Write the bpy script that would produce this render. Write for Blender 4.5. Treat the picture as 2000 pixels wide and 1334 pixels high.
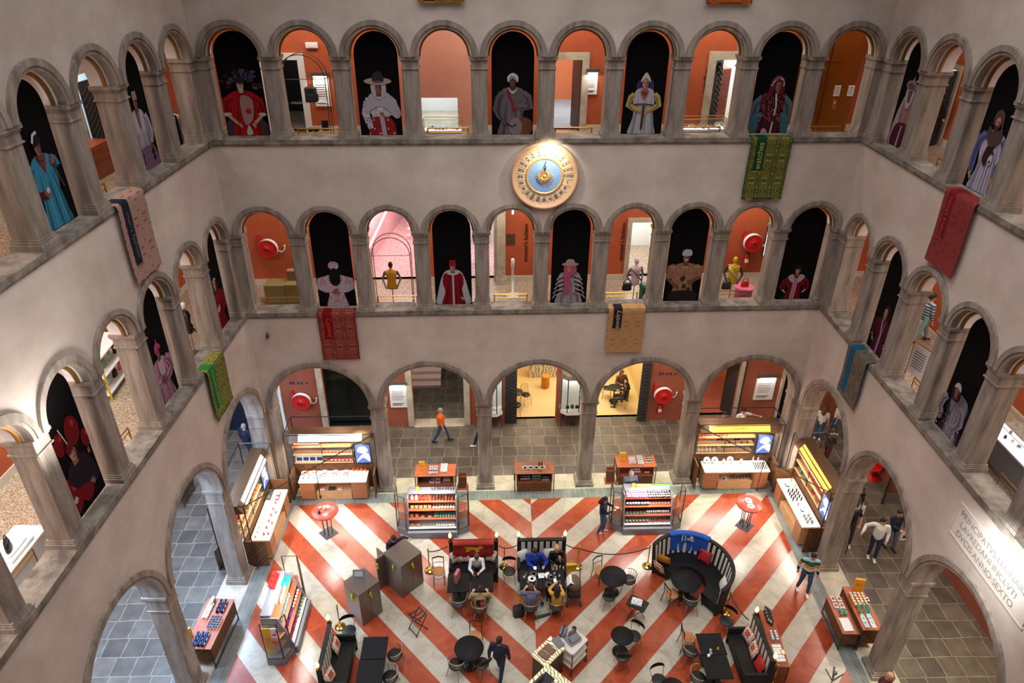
import bpy, bmesh, math, random
from math import pi, sin, cos, radians
from mathutils import Vector, Matrix
for o in list(bpy.data.objects): bpy.data.objects.remove(o)
SC = bpy.context.scene
COL = SC.collection
# ---------------------------------------------------------------- camera
cam = bpy.data.cameras.new('camera'); camo = bpy.data.objects.new('camera', cam); COL.objects.link(camo)
PITCH, YAW, ROLL, FPX = -0.523432, 0.034954, 0.007592, 1383.19
fw = Vector((sin(YAW)*cos(PITCH), cos(YAW)*cos(PITCH), sin(PITCH)))
r0 = Vector((cos(YAW), -sin(YAW), 0)); u0 = r0.cross(fw)
r1 = cos(ROLL)*r0 + sin(ROLL)*u0; u1 = -sin(ROLL)*r0 + cos(ROLL)*u0
camo.matrix_world = Matrix(((r1.x, u1.x, -fw.x, -1.6564), (r1.y, u1.y, -fw.y, -20.7411), (r1.z, u1.z, -fw.z, 18.4746), (0, 0, 0, 1)))
cam.sensor_fit = 'HORIZONTAL'; cam.sensor_width = 36; cam.lens = 36*FPX/2000
cam.clip_start = 0.1; cam.clip_end = 200
SC.camera = camo
# ---------------------------------------------------------------- colour management, world, big lights
SC.view_settings.view_transform = 'Standard'; SC.view_settings.look = 'None'
SC.view_settings.gamma = 1; SC.view_settings.use_curve_mapping = False
SC.view_settings.exposure = -0.12
W = bpy.data.worlds.new('world'); SC.world = W; W.use_nodes = True
W.node_tree.nodes['Background'].inputs[0].default_value = (0.80, 0.88, 1.0, 1)
W.node_tree.nodes['Background'].inputs[1].default_value = 0.10
def area(name, loc, rot, sx, sy, power, col=(1, .95, .88), spread=180):
    l = bpy.data.lights.new(name, 'AREA'); l.shape = 'RECTANGLE'; l.size = sx; l.size_y = sy
    l.energy = power; l.color = col; l.spread = radians(spread)
    o = bpy.data.objects.new(name, l); COL.objects.link(o); o.location = loc; o.rotation_euler = rot
    return o
def spot(name, loc, target, power, ang=40, blend=.6, col=(1, .93, .82), rad=.05):
    l = bpy.data.lights.new(name, 'SPOT'); l.energy = power; l.color = col; l.spot_size = radians(ang); l.spot_blend = blend
    l.shadow_soft_size = rad
    o = bpy.data.objects.new(name, l); COL.objects.link(o); o.location = loc
    o.rotation_euler = (Vector(target)-Vector(loc)).to_track_quat('-Z', 'Y').to_euler()
    return o
def point(name, loc, power, col=(1, .93, .82), rad=.05):
    l = bpy.data.lights.new(name, 'POINT'); l.energy = power; l.color = col; l.shadow_soft_size = rad
    o = bpy.data.objects.new(name, l); COL.objects.link(o); o.location = loc
    return o
area('skylight_glow', (0, -9, 22.5), (0, 0, 0), 15, 15, 1750, (.95, .96, 1.0), 115)
# ---------------------------------------------------------------- materials
MATS = {}
def srgb(r, g, b):
    f = lambda c: ((c/255+.055)/1.055)**2.4 if c > 10 else c/255/12.92
    return (f(r), f(g), f(b), 1)
def newmat(name):
    m = bpy.data.materials.new(name); m.use_nodes = True; MATS[name] = m
    n = m.node_tree.nodes; return m, n, m.node_tree.links, n['Principled BSDF']
def flat(name, rgb, rough=.6, metal=0, emit=0, alpha=1, trans=0, noise=.06, nscale=6, spec=.5, ecol=None):
    if name in MATS: return MATS[name]
    m, n, l, b = newmat(name); c = srgb(*rgb)
    b.inputs['Roughness'].default_value = rough; b.inputs['Metallic'].default_value = metal
    b.inputs['Specular IOR Level'].default_value = spec
    if noise and not emit:
        tc = n.new('ShaderNodeTexCoord'); t = n.new('ShaderNodeTexNoise'); t.inputs['Scale'].default_value = nscale
        t.inputs['Detail'].default_value = 4
        r = n.new('ShaderNodeMapRange'); r.inputs[3].default_value = 1-noise*2.2; r.inputs[4].default_value = 1+noise*2.2
        v = n.new('ShaderNodeVectorMath'); v.operation = 'SCALE'; v.inputs[0].default_value = c[:3]
        l.new(tc.outputs['Object'], t.inputs['Vector']); l.new(t.outputs['Fac'], r.inputs[0]); l.new(r.outputs[0], v.inputs['Scale'])
        l.new(v.outputs[0], b.inputs['Base Color'])
    else: b.inputs['Base Color'].default_value = c
    if emit:
        b.inputs['Emission Color'].default_value = srgb(*(ecol or rgb)); b.inputs['Emission Strength'].default_value = emit
    if alpha < 1: b.inputs['Alpha'].default_value = alpha
    if trans: b.inputs['Transmission Weight'].default_value = trans; b.inputs['IOR'].default_value = 1.1
    return m
def node(n, t, **k):
    x = n.new(t)
    for a, v in k.items(): setattr(x, a, v)
    return x
def ramp(n, stops, interp='LINEAR'):
    r = n.new('ShaderNodeValToRGB'); r.color_ramp.interpolation = interp
    e = r.color_ramp.elements
    while len(e) < len(stops): e.new(.5)
    for i, (p, c) in enumerate(stops): e[i].position = p; e[i].color = c if len(c) == 4 else srgb(*c)
    return r
def two_noise(name, c1, c2, sc=(1, 1, 1), scale=1.5, rough=.85, lo=.35, hi=.65, bump=0, detail=8, c3=None):
    m, n, l, b = newmat(name)
    tc = n.new('ShaderNodeTexCoord'); mp = n.new('ShaderNodeMapping'); mp.inputs['Scale'].default_value = sc
    t = n.new('ShaderNodeTexNoise'); t.inputs['Scale'].default_value = scale; t.inputs['Detail'].default_value = detail; t.inputs['Roughness'].default_value = .65
    st = [(lo, c1), (hi, c2)]
    if c3: st = [(lo, c1), ((lo+hi)/2, c2), (hi, c3)]
    r = ramp(n, st)
    l.new(tc.outputs['Object'], mp.inputs[0]); l.new(mp.outputs[0], t.inputs['Vector']); l.new(t.outputs['Fac'], r.inputs[0]); l.new(r.outputs[0], b.inputs['Base Color'])
    b.inputs['Roughness'].default_value = rough
    if bump:
        bp = n.new('ShaderNodeBump'); bp.inputs['Strength'].default_value = bump; l.new(t.outputs['Fac'], bp.inputs['Height']); l.new(bp.outputs[0], b.inputs['Normal'])
    return m
two_noise('plaster', (184, 167, 153), (214, 199, 186), scale=.8, rough=.9, lo=.3, hi=.7)
two_noise('stone', (106, 94, 84), (144, 130, 117), sc=(3.2, 3.2, .45), scale=1.5, rough=.85, lo=.3, hi=.7, c3=(170, 156, 141), bump=.12); flat('blue_lit_floor', (150, 180, 206), .3, noise=.1)  # last one: blue light of the left doorway room put into the floor colour
two_noise('stone_dark', (84, 76, 68), (150, 138, 124), sc=(1, 1, 1), scale=2.5, rough=.85, lo=.35, hi=.65)
two_noise('stone_pale', (168, 156, 138), (205, 194, 172), scale=2.0, rough=.6, lo=.35, hi=.65)
two_noise('orange_wall', (168, 78, 42), (188, 92, 52), scale=.8, rough=.8)
two_noise('terracotta', (140, 74, 52), (156, 84, 60), scale=.8, rough=.8)
two_noise('pink_wall', (215, 150, 128), (226, 164, 142), scale=.6, rough=.85)
two_noise('neon_pink', (228, 196, 196), (240, 214, 212), scale=.6, rough=.85)
two_noise('wood_brown', (108, 58, 36), (140, 78, 48), sc=(1, 12, 12), scale=1.5, rough=.45)
two_noise('wood_red', (150, 74, 44), (176, 92, 58), sc=(1, 10, 10), scale=1.5, rough=.4)
two_noise('wood_light', (186, 138, 92), (208, 164, 116), sc=(1, 8, 8), scale=2, rough=.45)
two_noise('bronze_metal', (98, 72, 52), (122, 92, 68), sc=(.4, 4, 4), scale=1.2, rough=.38)
MATS['bronze_metal'].node_tree.nodes['Principled BSDF'].inputs['Metallic'].default_value = .55
flat('white_soffit', (214, 206, 204), .9); flat('baseboard', (206, 196, 178), .7)
flat('brass', (190, 140, 70), .3, .9, noise=0); flat('gold_frame', (150, 112, 56), .45, .5, noise=0)
flat('gold', (222, 186, 96), .18, 1, noise=0); flat('black', (14, 13, 14), .5, noise=0); flat('black_cloth', (13, 9, 11), .9, noise=0, spec=.1)
flat('white', (232, 230, 226), .5, noise=.01); flat('offwhite', (214, 208, 198), .6); flat('dark_wood', (58, 40, 32), .5)
flat('steel', (150, 150, 152), .3, .8, noise=0); flat('grey_steel', (120, 122, 128), .4, .4, noise=.03); flat('graphite', (52, 50, 52), .5)
flat('red', (196, 26, 26), .4, noise=0); flat('skin', (206, 150, 124), .6, noise=0); flat('skin_dark', (120, 76, 58), .6, noise=0)
flat('glass_dark', (10, 16, 14), .08, noise=0); flat('red_table', (196, 62, 48), .35)
flat('lamp_white', (255, 244, 226), .5, emit=5); flat('lamp_warm', (255, 190, 90), .5, emit=2.2); flat('lamp_cool', (215, 232, 255), .5, emit=3)
flat('flame_glow', (255, 236, 120), .4, emit=5); flat('screen_blue', (40, 90, 200), .3, emit=1.2); flat('neon', (255, 226, 236), .5, emit=6)
flat('brown_weave', (120, 74, 50), .7, noise=.25, nscale=60); flat('leather_black', (16, 15, 17), .45, noise=.05, spec=.3); flat('seat_tan', (176, 118, 68), .5)
flat('stripe_white', (212, 206, 196), .8); flat('stripe_black', (20, 18, 20), .8, noise=0); flat('table_black', (20, 19, 20), .6, noise=.04, spec=.2)
def mat_glass():
    m, n, l, b = newmat('glass'); b.inputs['Base Color'].default_value = (1, 1, 1, 1)
    t = n.new('ShaderNodeBsdfTransparent'); g = n.new('ShaderNodeBsdfGlossy'); g.inputs['Roughness'].default_value = .03
    t.inputs[0].default_value = (.93, .97, .95, 1)
    mx = n.new('ShaderNodeMixShader'); mx.inputs[0].default_value = .10
    l.new(t.outputs[0], mx.inputs[1]); l.new(g.outputs[0], mx.inputs[2]); l.new(mx.outputs[0], n['Material Output'].inputs[0])
mat_glass()
def mat_chevron():
    m, n, l, b = newmat('chevron_marble'); tc = n.new('ShaderNodeTexCoord'); sp = n.new('ShaderNodeSeparateXYZ'); l.new(tc.outputs['Object'], sp.inputs[0])
    def M(op, a, bb=None, c=None):
        x = n.new('ShaderNodeMath'); x.operation = op
        for i, v in enumerate((a, bb, c)):
            if v is None: continue
            if isinstance(v, (int, float)): x.inputs[i].default_value = v
            else: l.new(v, x.inputs[i])
        return x.outputs[0]
    X, Y = sp.outputs[0], sp.outputs[1]
    cx = M('SUBTRACT', X, M('MULTIPLY_ADD', Y, .028, -.19))
    side = M('GREATER_THAN', cx, 0)
    sr = M('ADD', M('MULTIPLY', X, 1.1467), M('MULTIPLY_ADD', Y, -1.1185, -.777+1))     # red where even -> shift by one
    sl = M('ADD', M('MULTIPLY', X, -1.1802), M('MULTIPLY_ADD', Y, -1.0508, -1.265))
    s = M('ADD', M('MULTIPLY', sr, side), M('MULTIPLY', sl, M('SUBTRACT', 1, side)))
    par = M('GREATER_THAN', M('PINGPONG', M('ADD', M('FLOOR', s), 1000), 1), .5)
    # slab joints: along the stripe edges and across them
    ur = M('ADD', M('MULTIPLY', X, 1.0), M('MULTIPLY', Y, 1.0)); ul = M('SUBTRACT', X, Y)
    u = M('ADD', M('MULTIPLY', ur, side), M('MULTIPLY', ul, M('SUBTRACT', 1, side)))
    uu = M('ADD', M('MULTIPLY', u, .62), M('MULTIPLY', M('FLOOR', s), .37))
    fu = M('FRACT', M('ADD', uu, 500)); fs = M('FRACT', M('ADD', s, 500))
    j = M('MAXIMUM', M('LESS_THAN', fu, .012), M('MAXIMUM', M('LESS_THAN', fs, .012), M('LESS_THAN', M('ABSOLUTE', cx), .008)))
    idn = n.new('ShaderNodeTexWhiteNoise'); idn.noise_dimensions = '2D'
    cb = n.new('ShaderNodeCombineXYZ'); l.new(M('FLOOR', uu), cb.inputs[0]); l.new(M('FLOOR', s), cb.inputs[1]); l.new(cb.outputs[0], idn.inputs['Vector'])
    t = n.new('ShaderNodeTexNoise'); t.inputs['Scale'].default_value = 1.3; t.inputs['Detail'].default_value = 10; t.inputs['Roughness'].default_value = .7; t.inputs['Distortion'].default_value = 1.2
    l.new(tc.outputs['Object'], t.inputs['Vector'])
    red = ramp(n, [(.3, (128, 50, 28)), (.5, (162, 68, 38)), (.7, (178, 86, 52))]); wh = ramp(n, [(.3, (158, 146, 128)), (.5, (184, 174, 156)), (.7, (198, 188, 172))])
    l.new(t.outputs['Fac'], red.inputs[0]); l.new(t.outputs['Fac'], wh.inputs[0])
    mx = n.new('ShaderNodeMixRGB'); l.new(par, mx.inputs[0]); l.new(wh.outputs[0], mx.inputs[1]); l.new(red.outputs[0], mx.inputs[2])
    v = n.new('ShaderNodeMixRGB'); v.blend_type = 'MULTIPLY'; v.inputs[0].default_value = 1
    br = M('MULTIPLY_ADD', idn.outputs['Value'], .16, .88); l.new(br, v.inputs[2]); l.new(mx.outputs[0], v.inputs[1])
    dk = n.new('ShaderNodeMixRGB'); l.new(M('MULTIPLY', j, .45), dk.inputs[0]); l.new(v.outputs[0], dk.inputs[1]); dk.inputs[2].default_value = srgb(90, 70, 58)
    l.new(dk.outputs[0], b.inputs['Base Color']); b.inputs['Roughness'].default_value = .26; b.inputs['Specular IOR Level'].default_value = .5
mat_chevron()
def mat_tiles(name, c1, c2, cm, sx, sy, rough=.55, mortar=.012, rot=0, off=.35):
    m, n, l, b = newmat(name); tc = n.new('ShaderNodeTexCoord'); mp = n.new('ShaderNodeMapping'); mp.inputs['Rotation'].default_value = (0, 0, rot)
    br = n.new('ShaderNodeTexBrick'); br.offset = off; br.inputs['Scale'].default_value = 1; br.inputs['Mortar Size'].default_value = mortar; br.inputs['Mortar Smooth'].default_value = .3
    br.inputs['Brick Width'].default_value = sx; br.inputs['Row Height'].default_value = sy
    br.inputs['Color1'].default_value = srgb(*c1); br.inputs['Color2'].default_value = srgb(*c2); br.inputs['Mortar'].default_value = srgb(*cm)
    t = n.new('ShaderNodeTexNoise'); t.inputs['Scale'].default_value = 2.2; t.inputs['Detail'].default_value = 8
    d = n.new('ShaderNodeTexNoise'); d.inputs['Scale'].default_value = 1.1
    md = n.new('ShaderNodeMixRGB'); md.blend_type = 'LINEAR_LIGHT'; md.inputs[0].default_value = .05
    r = n.new('ShaderNodeMapRange'); r.inputs[1].default_value = .3; r.inputs[2].default_value = .7; r.inputs[3].default_value = .72; r.inputs[4].default_value = 1.2
    mu = n.new('ShaderNodeVectorMath'); mu.operation = 'SCALE'
    l.new(tc.outputs['Object'], mp.inputs[0]); l.new(mp.outputs[0], md.inputs[1]); l.new(tc.outputs['Object'], d.inputs['Vector']); l.new(d.outputs['Color'], md.inputs[2])
    l.new(md.outputs[0], br.inputs['Vector']); l.new(tc.outputs['Object'], t.inputs['Vector'])
    l.new(t.outputs['Fac'], r.inputs[0]); l.new(br.outputs['Color'], mu.inputs[0]); l.new(r.outputs[0], mu.inputs['Scale'])
    l.new(mu.outputs[0], b.inputs['Base Color']); b.inputs['Roughness'].default_value = rough
mat_tiles('slate_tiles', (82, 74, 66), (108, 98, 87), (150, 138, 118), .6, .64, .42, .012, off=.12)
mat_tiles('ribbed_strip', (96, 98, 94), (120, 124, 118), (170, 172, 168), .06, 3.0, .35, .006, off=0)
def mat_terrazzo(name, c1, c2, c3, scale=18):
    m, n, l, b = newmat(name); tc = n.new('ShaderNodeTexCoord'); v = n.new('ShaderNodeTexVoronoi'); v.inputs['Scale'].default_value = scale
    s = n.new('ShaderNodeSeparateColor'); r = ramp(n, [(.0, c1), (.35, c2), (.7, c3)], 'CONSTANT')
    l.new(tc.outputs['Object'], v.inputs['Vector']); l.new(v.outputs['Color'], s.inputs[0]); l.new(s.outputs[0], r.inputs[0]); l.new(r.outputs[0], b.inputs['Base Color'])
    b.inputs['Roughness'].default_value = .25
mat_terrazzo('terrazzo', (132, 114, 96), (166, 148, 126), (188, 172, 150), 45)
mat_terrazzo('terrazzo_pink', (206, 158, 156), (226, 190, 186), (236, 208, 204), 30)
def mat_damask(name, cg, c1, c2, scale=5.0, rough=.9):
    """woven ornament: mirrored blossoms and tendrils"""
    m, n, l, b = newmat(name); tc = n.new('ShaderNodeTexCoord'); sp = n.new('ShaderNodeSeparateXYZ'); l.new(tc.outputs['Object'], sp.inputs[0])
    def M(op, a, bb=None):
        x = n.new('ShaderNodeMath'); x.operation = op
        for i, v in enumerate((a, bb)):
            if v is None: continue
            if isinstance(v, (int, float)): x.inputs[i].default_value = v
            else: l.new(v, x.inputs[i])
        return x.outputs[0]
    px = M('PINGPONG', M('ADD', sp.outputs[0], 50), .2); pz = M('PINGPONG', M('ADD', M('ADD', sp.outputs[2], sp.outputs[1]), 50), .34)
    cb = n.new('ShaderNodeCombineXYZ'); l.new(px, cb.inputs[0]); l.new(pz, cb.inputs[1])
    w = n.new('ShaderNodeTexNoise'); w.inputs['Scale'].default_value = scale*1.9; w.inputs['Detail'].default_value = 1; w.inputs['Distortion'].default_value = 2.2
    v = n.new('ShaderNodeTexVoronoi'); v.inputs['Scale'].default_value = 9
    l.new(cb.outputs[0], w.inputs['Vector']); l.new(cb.outputs[0], v.inputs['Vector'])
    a = n.new('ShaderNodeMixRGB'); a.inputs[1].default_value = srgb(*cg); a.inputs[2].default_value = srgb(*c1); l.new(M('LESS_THAN', M('ABSOLUTE', M('SUBTRACT', M('FRACT', M('MULTIPLY', w.outputs['Fac'], 6)), .5)), .2), a.inputs[0])
    c = n.new('ShaderNodeMixRGB'); l.new(M('LESS_THAN', v.outputs['Distance'], .3), c.inputs[0]); l.new(a.outputs[0], c.inputs[1]); c.inputs[2].default_value = srgb(*c2)
    l.new(c.outputs[0], b.inputs['Base Color']); b.inputs['Roughness'].default_value = rough; b.inputs['Specular IOR Level'].default_value = .1
mat_damask('damask_green', (26, 66, 36), (134, 118, 52), (160, 136, 58)); mat_damask('damask_red', (110, 22, 24), (150, 86, 66), (128, 104, 104))
mat_damask('damask_tan', (172, 128, 82), (186, 146, 100), (150, 100, 66), 8); mat_damask('damask_rose', (150, 118, 106), (168, 138, 124), (156, 46, 40), 7)
mat_damask('damask_brick', (124, 44, 42), (142, 66, 60), (116, 40, 40), 9); mat_damask('damask_lime', (44, 92, 48), (150, 126, 56), (98, 100, 46), 3)
mat_damask('damask_blue', (54, 62, 70), (150, 124, 90), (64, 84, 96), 8); mat_damask('damask_gold', (128, 86, 24), (156, 116, 50), (110, 70, 20), 8)
mat_damask('damask_orange', (150, 58, 24), (190, 122, 48), (160, 70, 30)); mat_damask('cushion_print', (214, 204, 190), (176, 60, 46), (196, 184, 164), 1.6)
mat_damask('print_mag', (200, 188, 192), (132, 40, 62), (168, 150, 160), 6); mat_damask('print_gold', (176, 126, 96), (60, 34, 30), (196, 150, 118), 12)
mat_damask('print_dots', (200, 192, 196), (90, 80, 92), (200, 192, 196), 5); mat_damask('print_stripe', (160, 36, 36), (40, 24, 28), (190, 150, 150), 10)
mat_damask('woven_wood', (92, 62, 42), (128, 90, 62), (74, 48, 32), 12, .6)
def mat_veined(name, c1, c2, scale=2.2, emit=0):
    m, n, l, b = newmat(name); tc = n.new('ShaderNodeTexCoord'); w = n.new('ShaderNodeTexWave'); w.inputs['Scale'].default_value = scale; w.inputs['Distortion'].default_value = 12; w.inputs['Detail'].default_value = 4
    r = ramp(n, [(.1, c1), (.3, c2)]); l.new(tc.outputs['Object'], w.inputs['Vector']); l.new(w.outputs['Fac'], r.inputs[0]); l.new(r.outputs[0], b.inputs['Base Color'])
    b.inputs['Roughness'].default_value = .25
    if emit: l.new(r.outputs[0], b.inputs['Emission Color']); b.inputs['Emission Strength'].default_value = emit
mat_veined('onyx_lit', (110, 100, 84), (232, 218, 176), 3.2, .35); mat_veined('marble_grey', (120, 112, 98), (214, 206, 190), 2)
def MT(x): return MATS[x] if isinstance(x, str) else x
# ---------------------------------------------------------------- mesh builder
class MB:
    def __init__(s): s.v = []; s.f = []; s.m = []; s.sm = []; s.T = None
    def _p(s, p): s.v.append(tuple(s.T @ Vector(p)) if s.T is not None else tuple(p)); return len(s.v)-1
    def face(s, pts, m=0, smooth=False):
        s.f.append([s._p(p) for p in pts]); s.m.append(m); s.sm.append(smooth); return s
    def fi(s, idx, m=0, smooth=False): s.f.append(list(idx)); s.m.append(m); s.sm.append(smooth)
    def box(s, x0, x1, y0, y1, z0, z1, m=0):
        P = [s._p(q) for q in ((x0, y0, z0), (x1, y0, z0), (x1, y1, z0), (x0, y1, z0), (x0, y0, z1), (x1, y0, z1), (x1, y1, z1), (x0, y1, z1))]
        for a in ((0, 3, 2, 1), (4, 5, 6, 7), (0, 1, 5, 4), (1, 2, 6, 5), (2, 3, 7, 6), (3, 0, 4, 7)): s.fi([P[i] for i in a], m)
        return s
    def bbox(s, x0, x1, y0, y1, z0, z1, b=.02, m=0):
        """box with bevelled vertical edges and top rim"""
        pr = [(x0+b, y0), (x1-b, y0), (x1, y0+b), (x1, y1-b), (x1-b, y1), (x0+b, y1), (x0, y1-b), (x0, y0+b)]
        cx, cy = (x0+x1)/2, (y0+y1)/2
        top = [(x+(b if x < cx else -b)*.6, y+(b if y < cy else -b)*.6) for x, y in pr]
        a = [s._p((x, y, z0)) for x, y in pr]; c = [s._p((x, y, z1-b*.6)) for x, y in pr]; d = [s._p((x, y, z1)) for x, y in top]
        for i in range(8):
            j = (i+1) % 8; s.fi((a[i], a[j], c[j], c[i]), m); s.fi((c[i], c[j], d[j], d[i]), m)
        s.fi(d, m); s.fi(a[::-1], m); return s
    def prism(s, pts, z0, z1, m=0, m2=None):
        a = [s._p((x, y, z0)) for x, y in pts]; c = [s._p((x, y, z1)) for x, y in pts]; k = len(pts)
        for i in range(k): s.fi((a[i], a[(i+1) % k], c[(i+1) % k], c[i]), m)
        s.fi(c, m if m2 is None else m2); s.fi(a[::-1], m); return s
    def lathe(s, prof, c=(0, 0, 0), n=16, m=0, smooth=True, sx=1, sy=1, cap=True, a0=0, a1=2*pi):
        full = abs(a1-a0-2*pi) < 1e-6; N = n if full else n+1; R = []
        for r, z in prof:
            R.append([s._p((c[0]+r*cos(a0+(a1-a0)*i/n)*sx, c[1]+r*sin(a0+(a1-a0)*i/n)*sy, c[2]+z)) for i in range(N)])
        for k in range(len(R)-1):
            for i in range(n):
                j = (i+1) % N; s.fi((R[k][i], R[k][j], R[k+1][j], R[k+1][i]), m, smooth)
        if cap and full:
            if prof[0][0] > 1e-4: s.fi(R[0][::-1], m)
            if prof[-1][0] > 1e-4: s.fi(R[-1], m)
        return s
    def cyl(s, x, y, z0, z1, r, n=12, m=0, r2=None): return s.lathe([(r, z0), (r if r2 is None else r2, z1)], (x, y, 0), n, m)
    def ball(s, c, r, n=12, k=8, m=0, sx=1, sy=1, sz=1):
        pr = [(r*sin(pi*i/k), -r*cos(pi*i/k)*sz) for i in range(k+1)]; pr[0] = (0.0001, pr[0][1]); pr[-1] = (0.0001, pr[-1][1])
        return s.lathe(pr, c, n, m, True, sx, sy)
    def tube(s, pts, r, n=6, m=0, cap=True, closed=False, smooth=True):
        """tube along points; r is a number or one radius per point"""
        P = [Vector(p) for p in pts]; k = len(P); rs = r if isinstance(r, (list, tuple)) else [r]*k; rings = []; up = None
        for i in range(k):
            if closed: t = (P[(i+1) % k]-P[i-1])
            else: t = P[min(i+1, k-1)]-P[max(i-1, 0)]
            if t.length < 1e-9: t = Vector((0, 0, 1))
            t.normalize()
            if up is None:
                up = Vector((0, 0, 1)) if abs(t.z) < .9 else Vector((1, 0, 0))
            a = t.cross(up)
            if a.length < 1e-5: a = t.cross(Vector((1, 0, 0)))
            a.normalize(); b = a.cross(t).normalized(); up = b
            rings.append([s._p(P[i]+(a*cos(2*pi*q/n)+b*sin(2*pi*q/n))*rs[i]) for q in range(n)])
        for i in range(k if closed else k-1):
            A, B = rings[i], rings[(i+1) % k]
            for q in range(n): s.fi((A[q], A[(q+1) % n], B[(q+1) % n], B[q]), m, smooth)
        if cap and not closed: s.fi(rings[0][::-1], m); s.fi(rings[-1], m)
        return s
    def bar(s, a, b, w=.02, m=0): return s.tube([a, b], w*.7071, 4, m, smooth=False)
    def limb(s, a, b, ra, rb, n=10, m=0, k=4):
        """tapered limb with round ends"""
        a, b = Vector(a), Vector(b); d = b-a; L = d.length or 1e-4; d.normalize(); P = []; R = []
        for i in range(k): t = (k-i)/k; P.append(a-d*ra*sin(t*pi/2)*.98); R.append(max(ra*cos(t*pi/2), .001))
        P.append(a); R.append(ra); P.append(a.lerp(b, .5)); R.append((ra+rb)/2*1.01); P.append(b); R.append(rb)
        for i in range(1, k+1): t = i/k; P.append(b+d*rb*sin(t*pi/2)*.98); R.append(max(rb*cos(t*pi/2), .001))
        return s.tube(P, R, n, m)
    def grid(s, f, nu, nv, m=0, smooth=True, mf=None):
        G = [[s._p(f(i/nu, j/nv)) for j in range(nv+1)] for i in range(nu+1)]
        for i in range(nu):
            for j in range(nv): s.fi((G[i][j], G[i+1][j], G[i+1][j+1], G[i][j+1]), mf(i, j) if mf else m, smooth)
        return s
    def build(s, name, mats, parent=None, loc=None, rotz=0, kind=None, fixn=True, mods=None):
        me = bpy.data.meshes.new(name); me.from_pydata(s.v, [], s.f)
        if not isinstance(mats, (list, tuple)): mats = [mats]
        for x in mats: me.materials.append(MT(x))
        me.polygons.foreach_set('material_index', s.m); me.polygons.foreach_set('use_smooth', s.sm)
        if fixn:
            bm = bmesh.new(); bm.from_mesh(me); bmesh.ops.recalc_face_normals(bm, faces=bm.faces); bm.to_mesh(me); bm.free()
        me.update(); o = bpy.data.objects.new(name, me); COL.objects.link(o)
        if parent: o.parent = parent
        if loc is not None: o.location = loc
        o.rotation_euler.z = rotz
        if kind: o['kind'] = kind
        return o
def tag(o, label, cat, group=None):
    o['label'] = label; o['category'] = cat
    if group: o['group'] = group
    return o
def thing(name, label, cat, loc=(0, 0, 0), rotz=0, group=None):
    o = bpy.data.objects.new(name, None); COL.objects.link(o); o.empty_display_size = .2
    o.location = loc; o.rotation_euler = (0, 0, rotz); return tag(o, label, cat, group)
def dup(root, loc, rotz=None, label=None, group=None, scale=None):
    def cp(o, par):
        c = o.copy(); COL.objects.link(c)
        if par: c.parent = par
        for ch in list(o.children): cp(ch, c)
        return c
    r = cp(root, None); r.location = loc
    if rotz is not None: r.rotation_euler.z = rotz
    if label: r['label'] = label
    if group: r['group'] = group
    if scale: r.scale = scale
    return r
def text_mb(s, size=.1, depth=.002):
    """mesh data of a word in the default face, centred, lying in x-z facing -y"""
    c = bpy.data.curves.new('t', 'FONT'); c.body = s; c.size = size; c.extrude = depth; c.align_x = 'CENTER'; c.align_y = 'CENTER'
    o = bpy.data.objects.new('t', c); COL.objects.link(o); bpy.context.view_layer.update()
    me = bpy.data.meshes.new_from_object(o.evaluated_get(bpy.context.evaluated_depsgraph_get()))
    bpy.data.objects.remove(o); bpy.data.curves.remove(c); return me
def add_text(mb, s, size, M, m=0, depth=.002):
    me = text_mb(s, size, depth); b = len(mb.v); T = mb.T @ M if mb.T is not None else M
    for v in me.vertices: mb.v.append(tuple(T @ v.co))
    for p in me.polygons: mb.f.append([b+i for i in p.vertices]); mb.m.append(m); mb.sm.append(False)
    bpy.data.meshes.remove(me); return mb
ORD = ['first', 'second', 'third', 'fourth', 'fifth', 'sixth', 'seventh', 'eighth', 'ninth', 'tenth', 'eleventh', 'twelfth', 'thirteenth', 'fourteenth', 'fifteenth', 'sixteenth', 'seventeenth', 'eighteenth', 'nineteenth', 'twentieth', 'twenty-first', 'twenty-second', 'twenty-third', 'twenty-fourth', 'twenty-fifth']
# ================================================================ walls, arcades, floors
class Frame:
    def __init__(s, o, a): s.o = Vector((o[0], o[1], 0)); s.a = a; s.c = cos(a); s.s = sin(a)
    def P(s, x, y, z=0): return Vector((s.o.x+x*s.c-y*s.s, s.o.y+x*s.s+y*s.c, z))
BK = Frame((0, 0), .0154); LF = Frame((-9.577, -.148), pi/2-.0393); RT = Frame((9.457, .146), -pi/2-.0305)
FR = {'back': BK, 'left': LF, 'right': RT}
# level: sill bottom, sill top, base top, neck, spring, radius, stone ring, plaster top
LV = {1: (None, 0, .26, 3.42, 3.95, 1.66, .2, 7.62), 2: (7.60, 7.75, 7.95, 10.07, 10.43, .722, .17, 13.2), 3: (13.18, 13.31, 13.53, 15.2, 15.53, .722, .17, 20.2)}
TH = .57
def side_pos(side, t): return -t if side == 'left' else t
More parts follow.
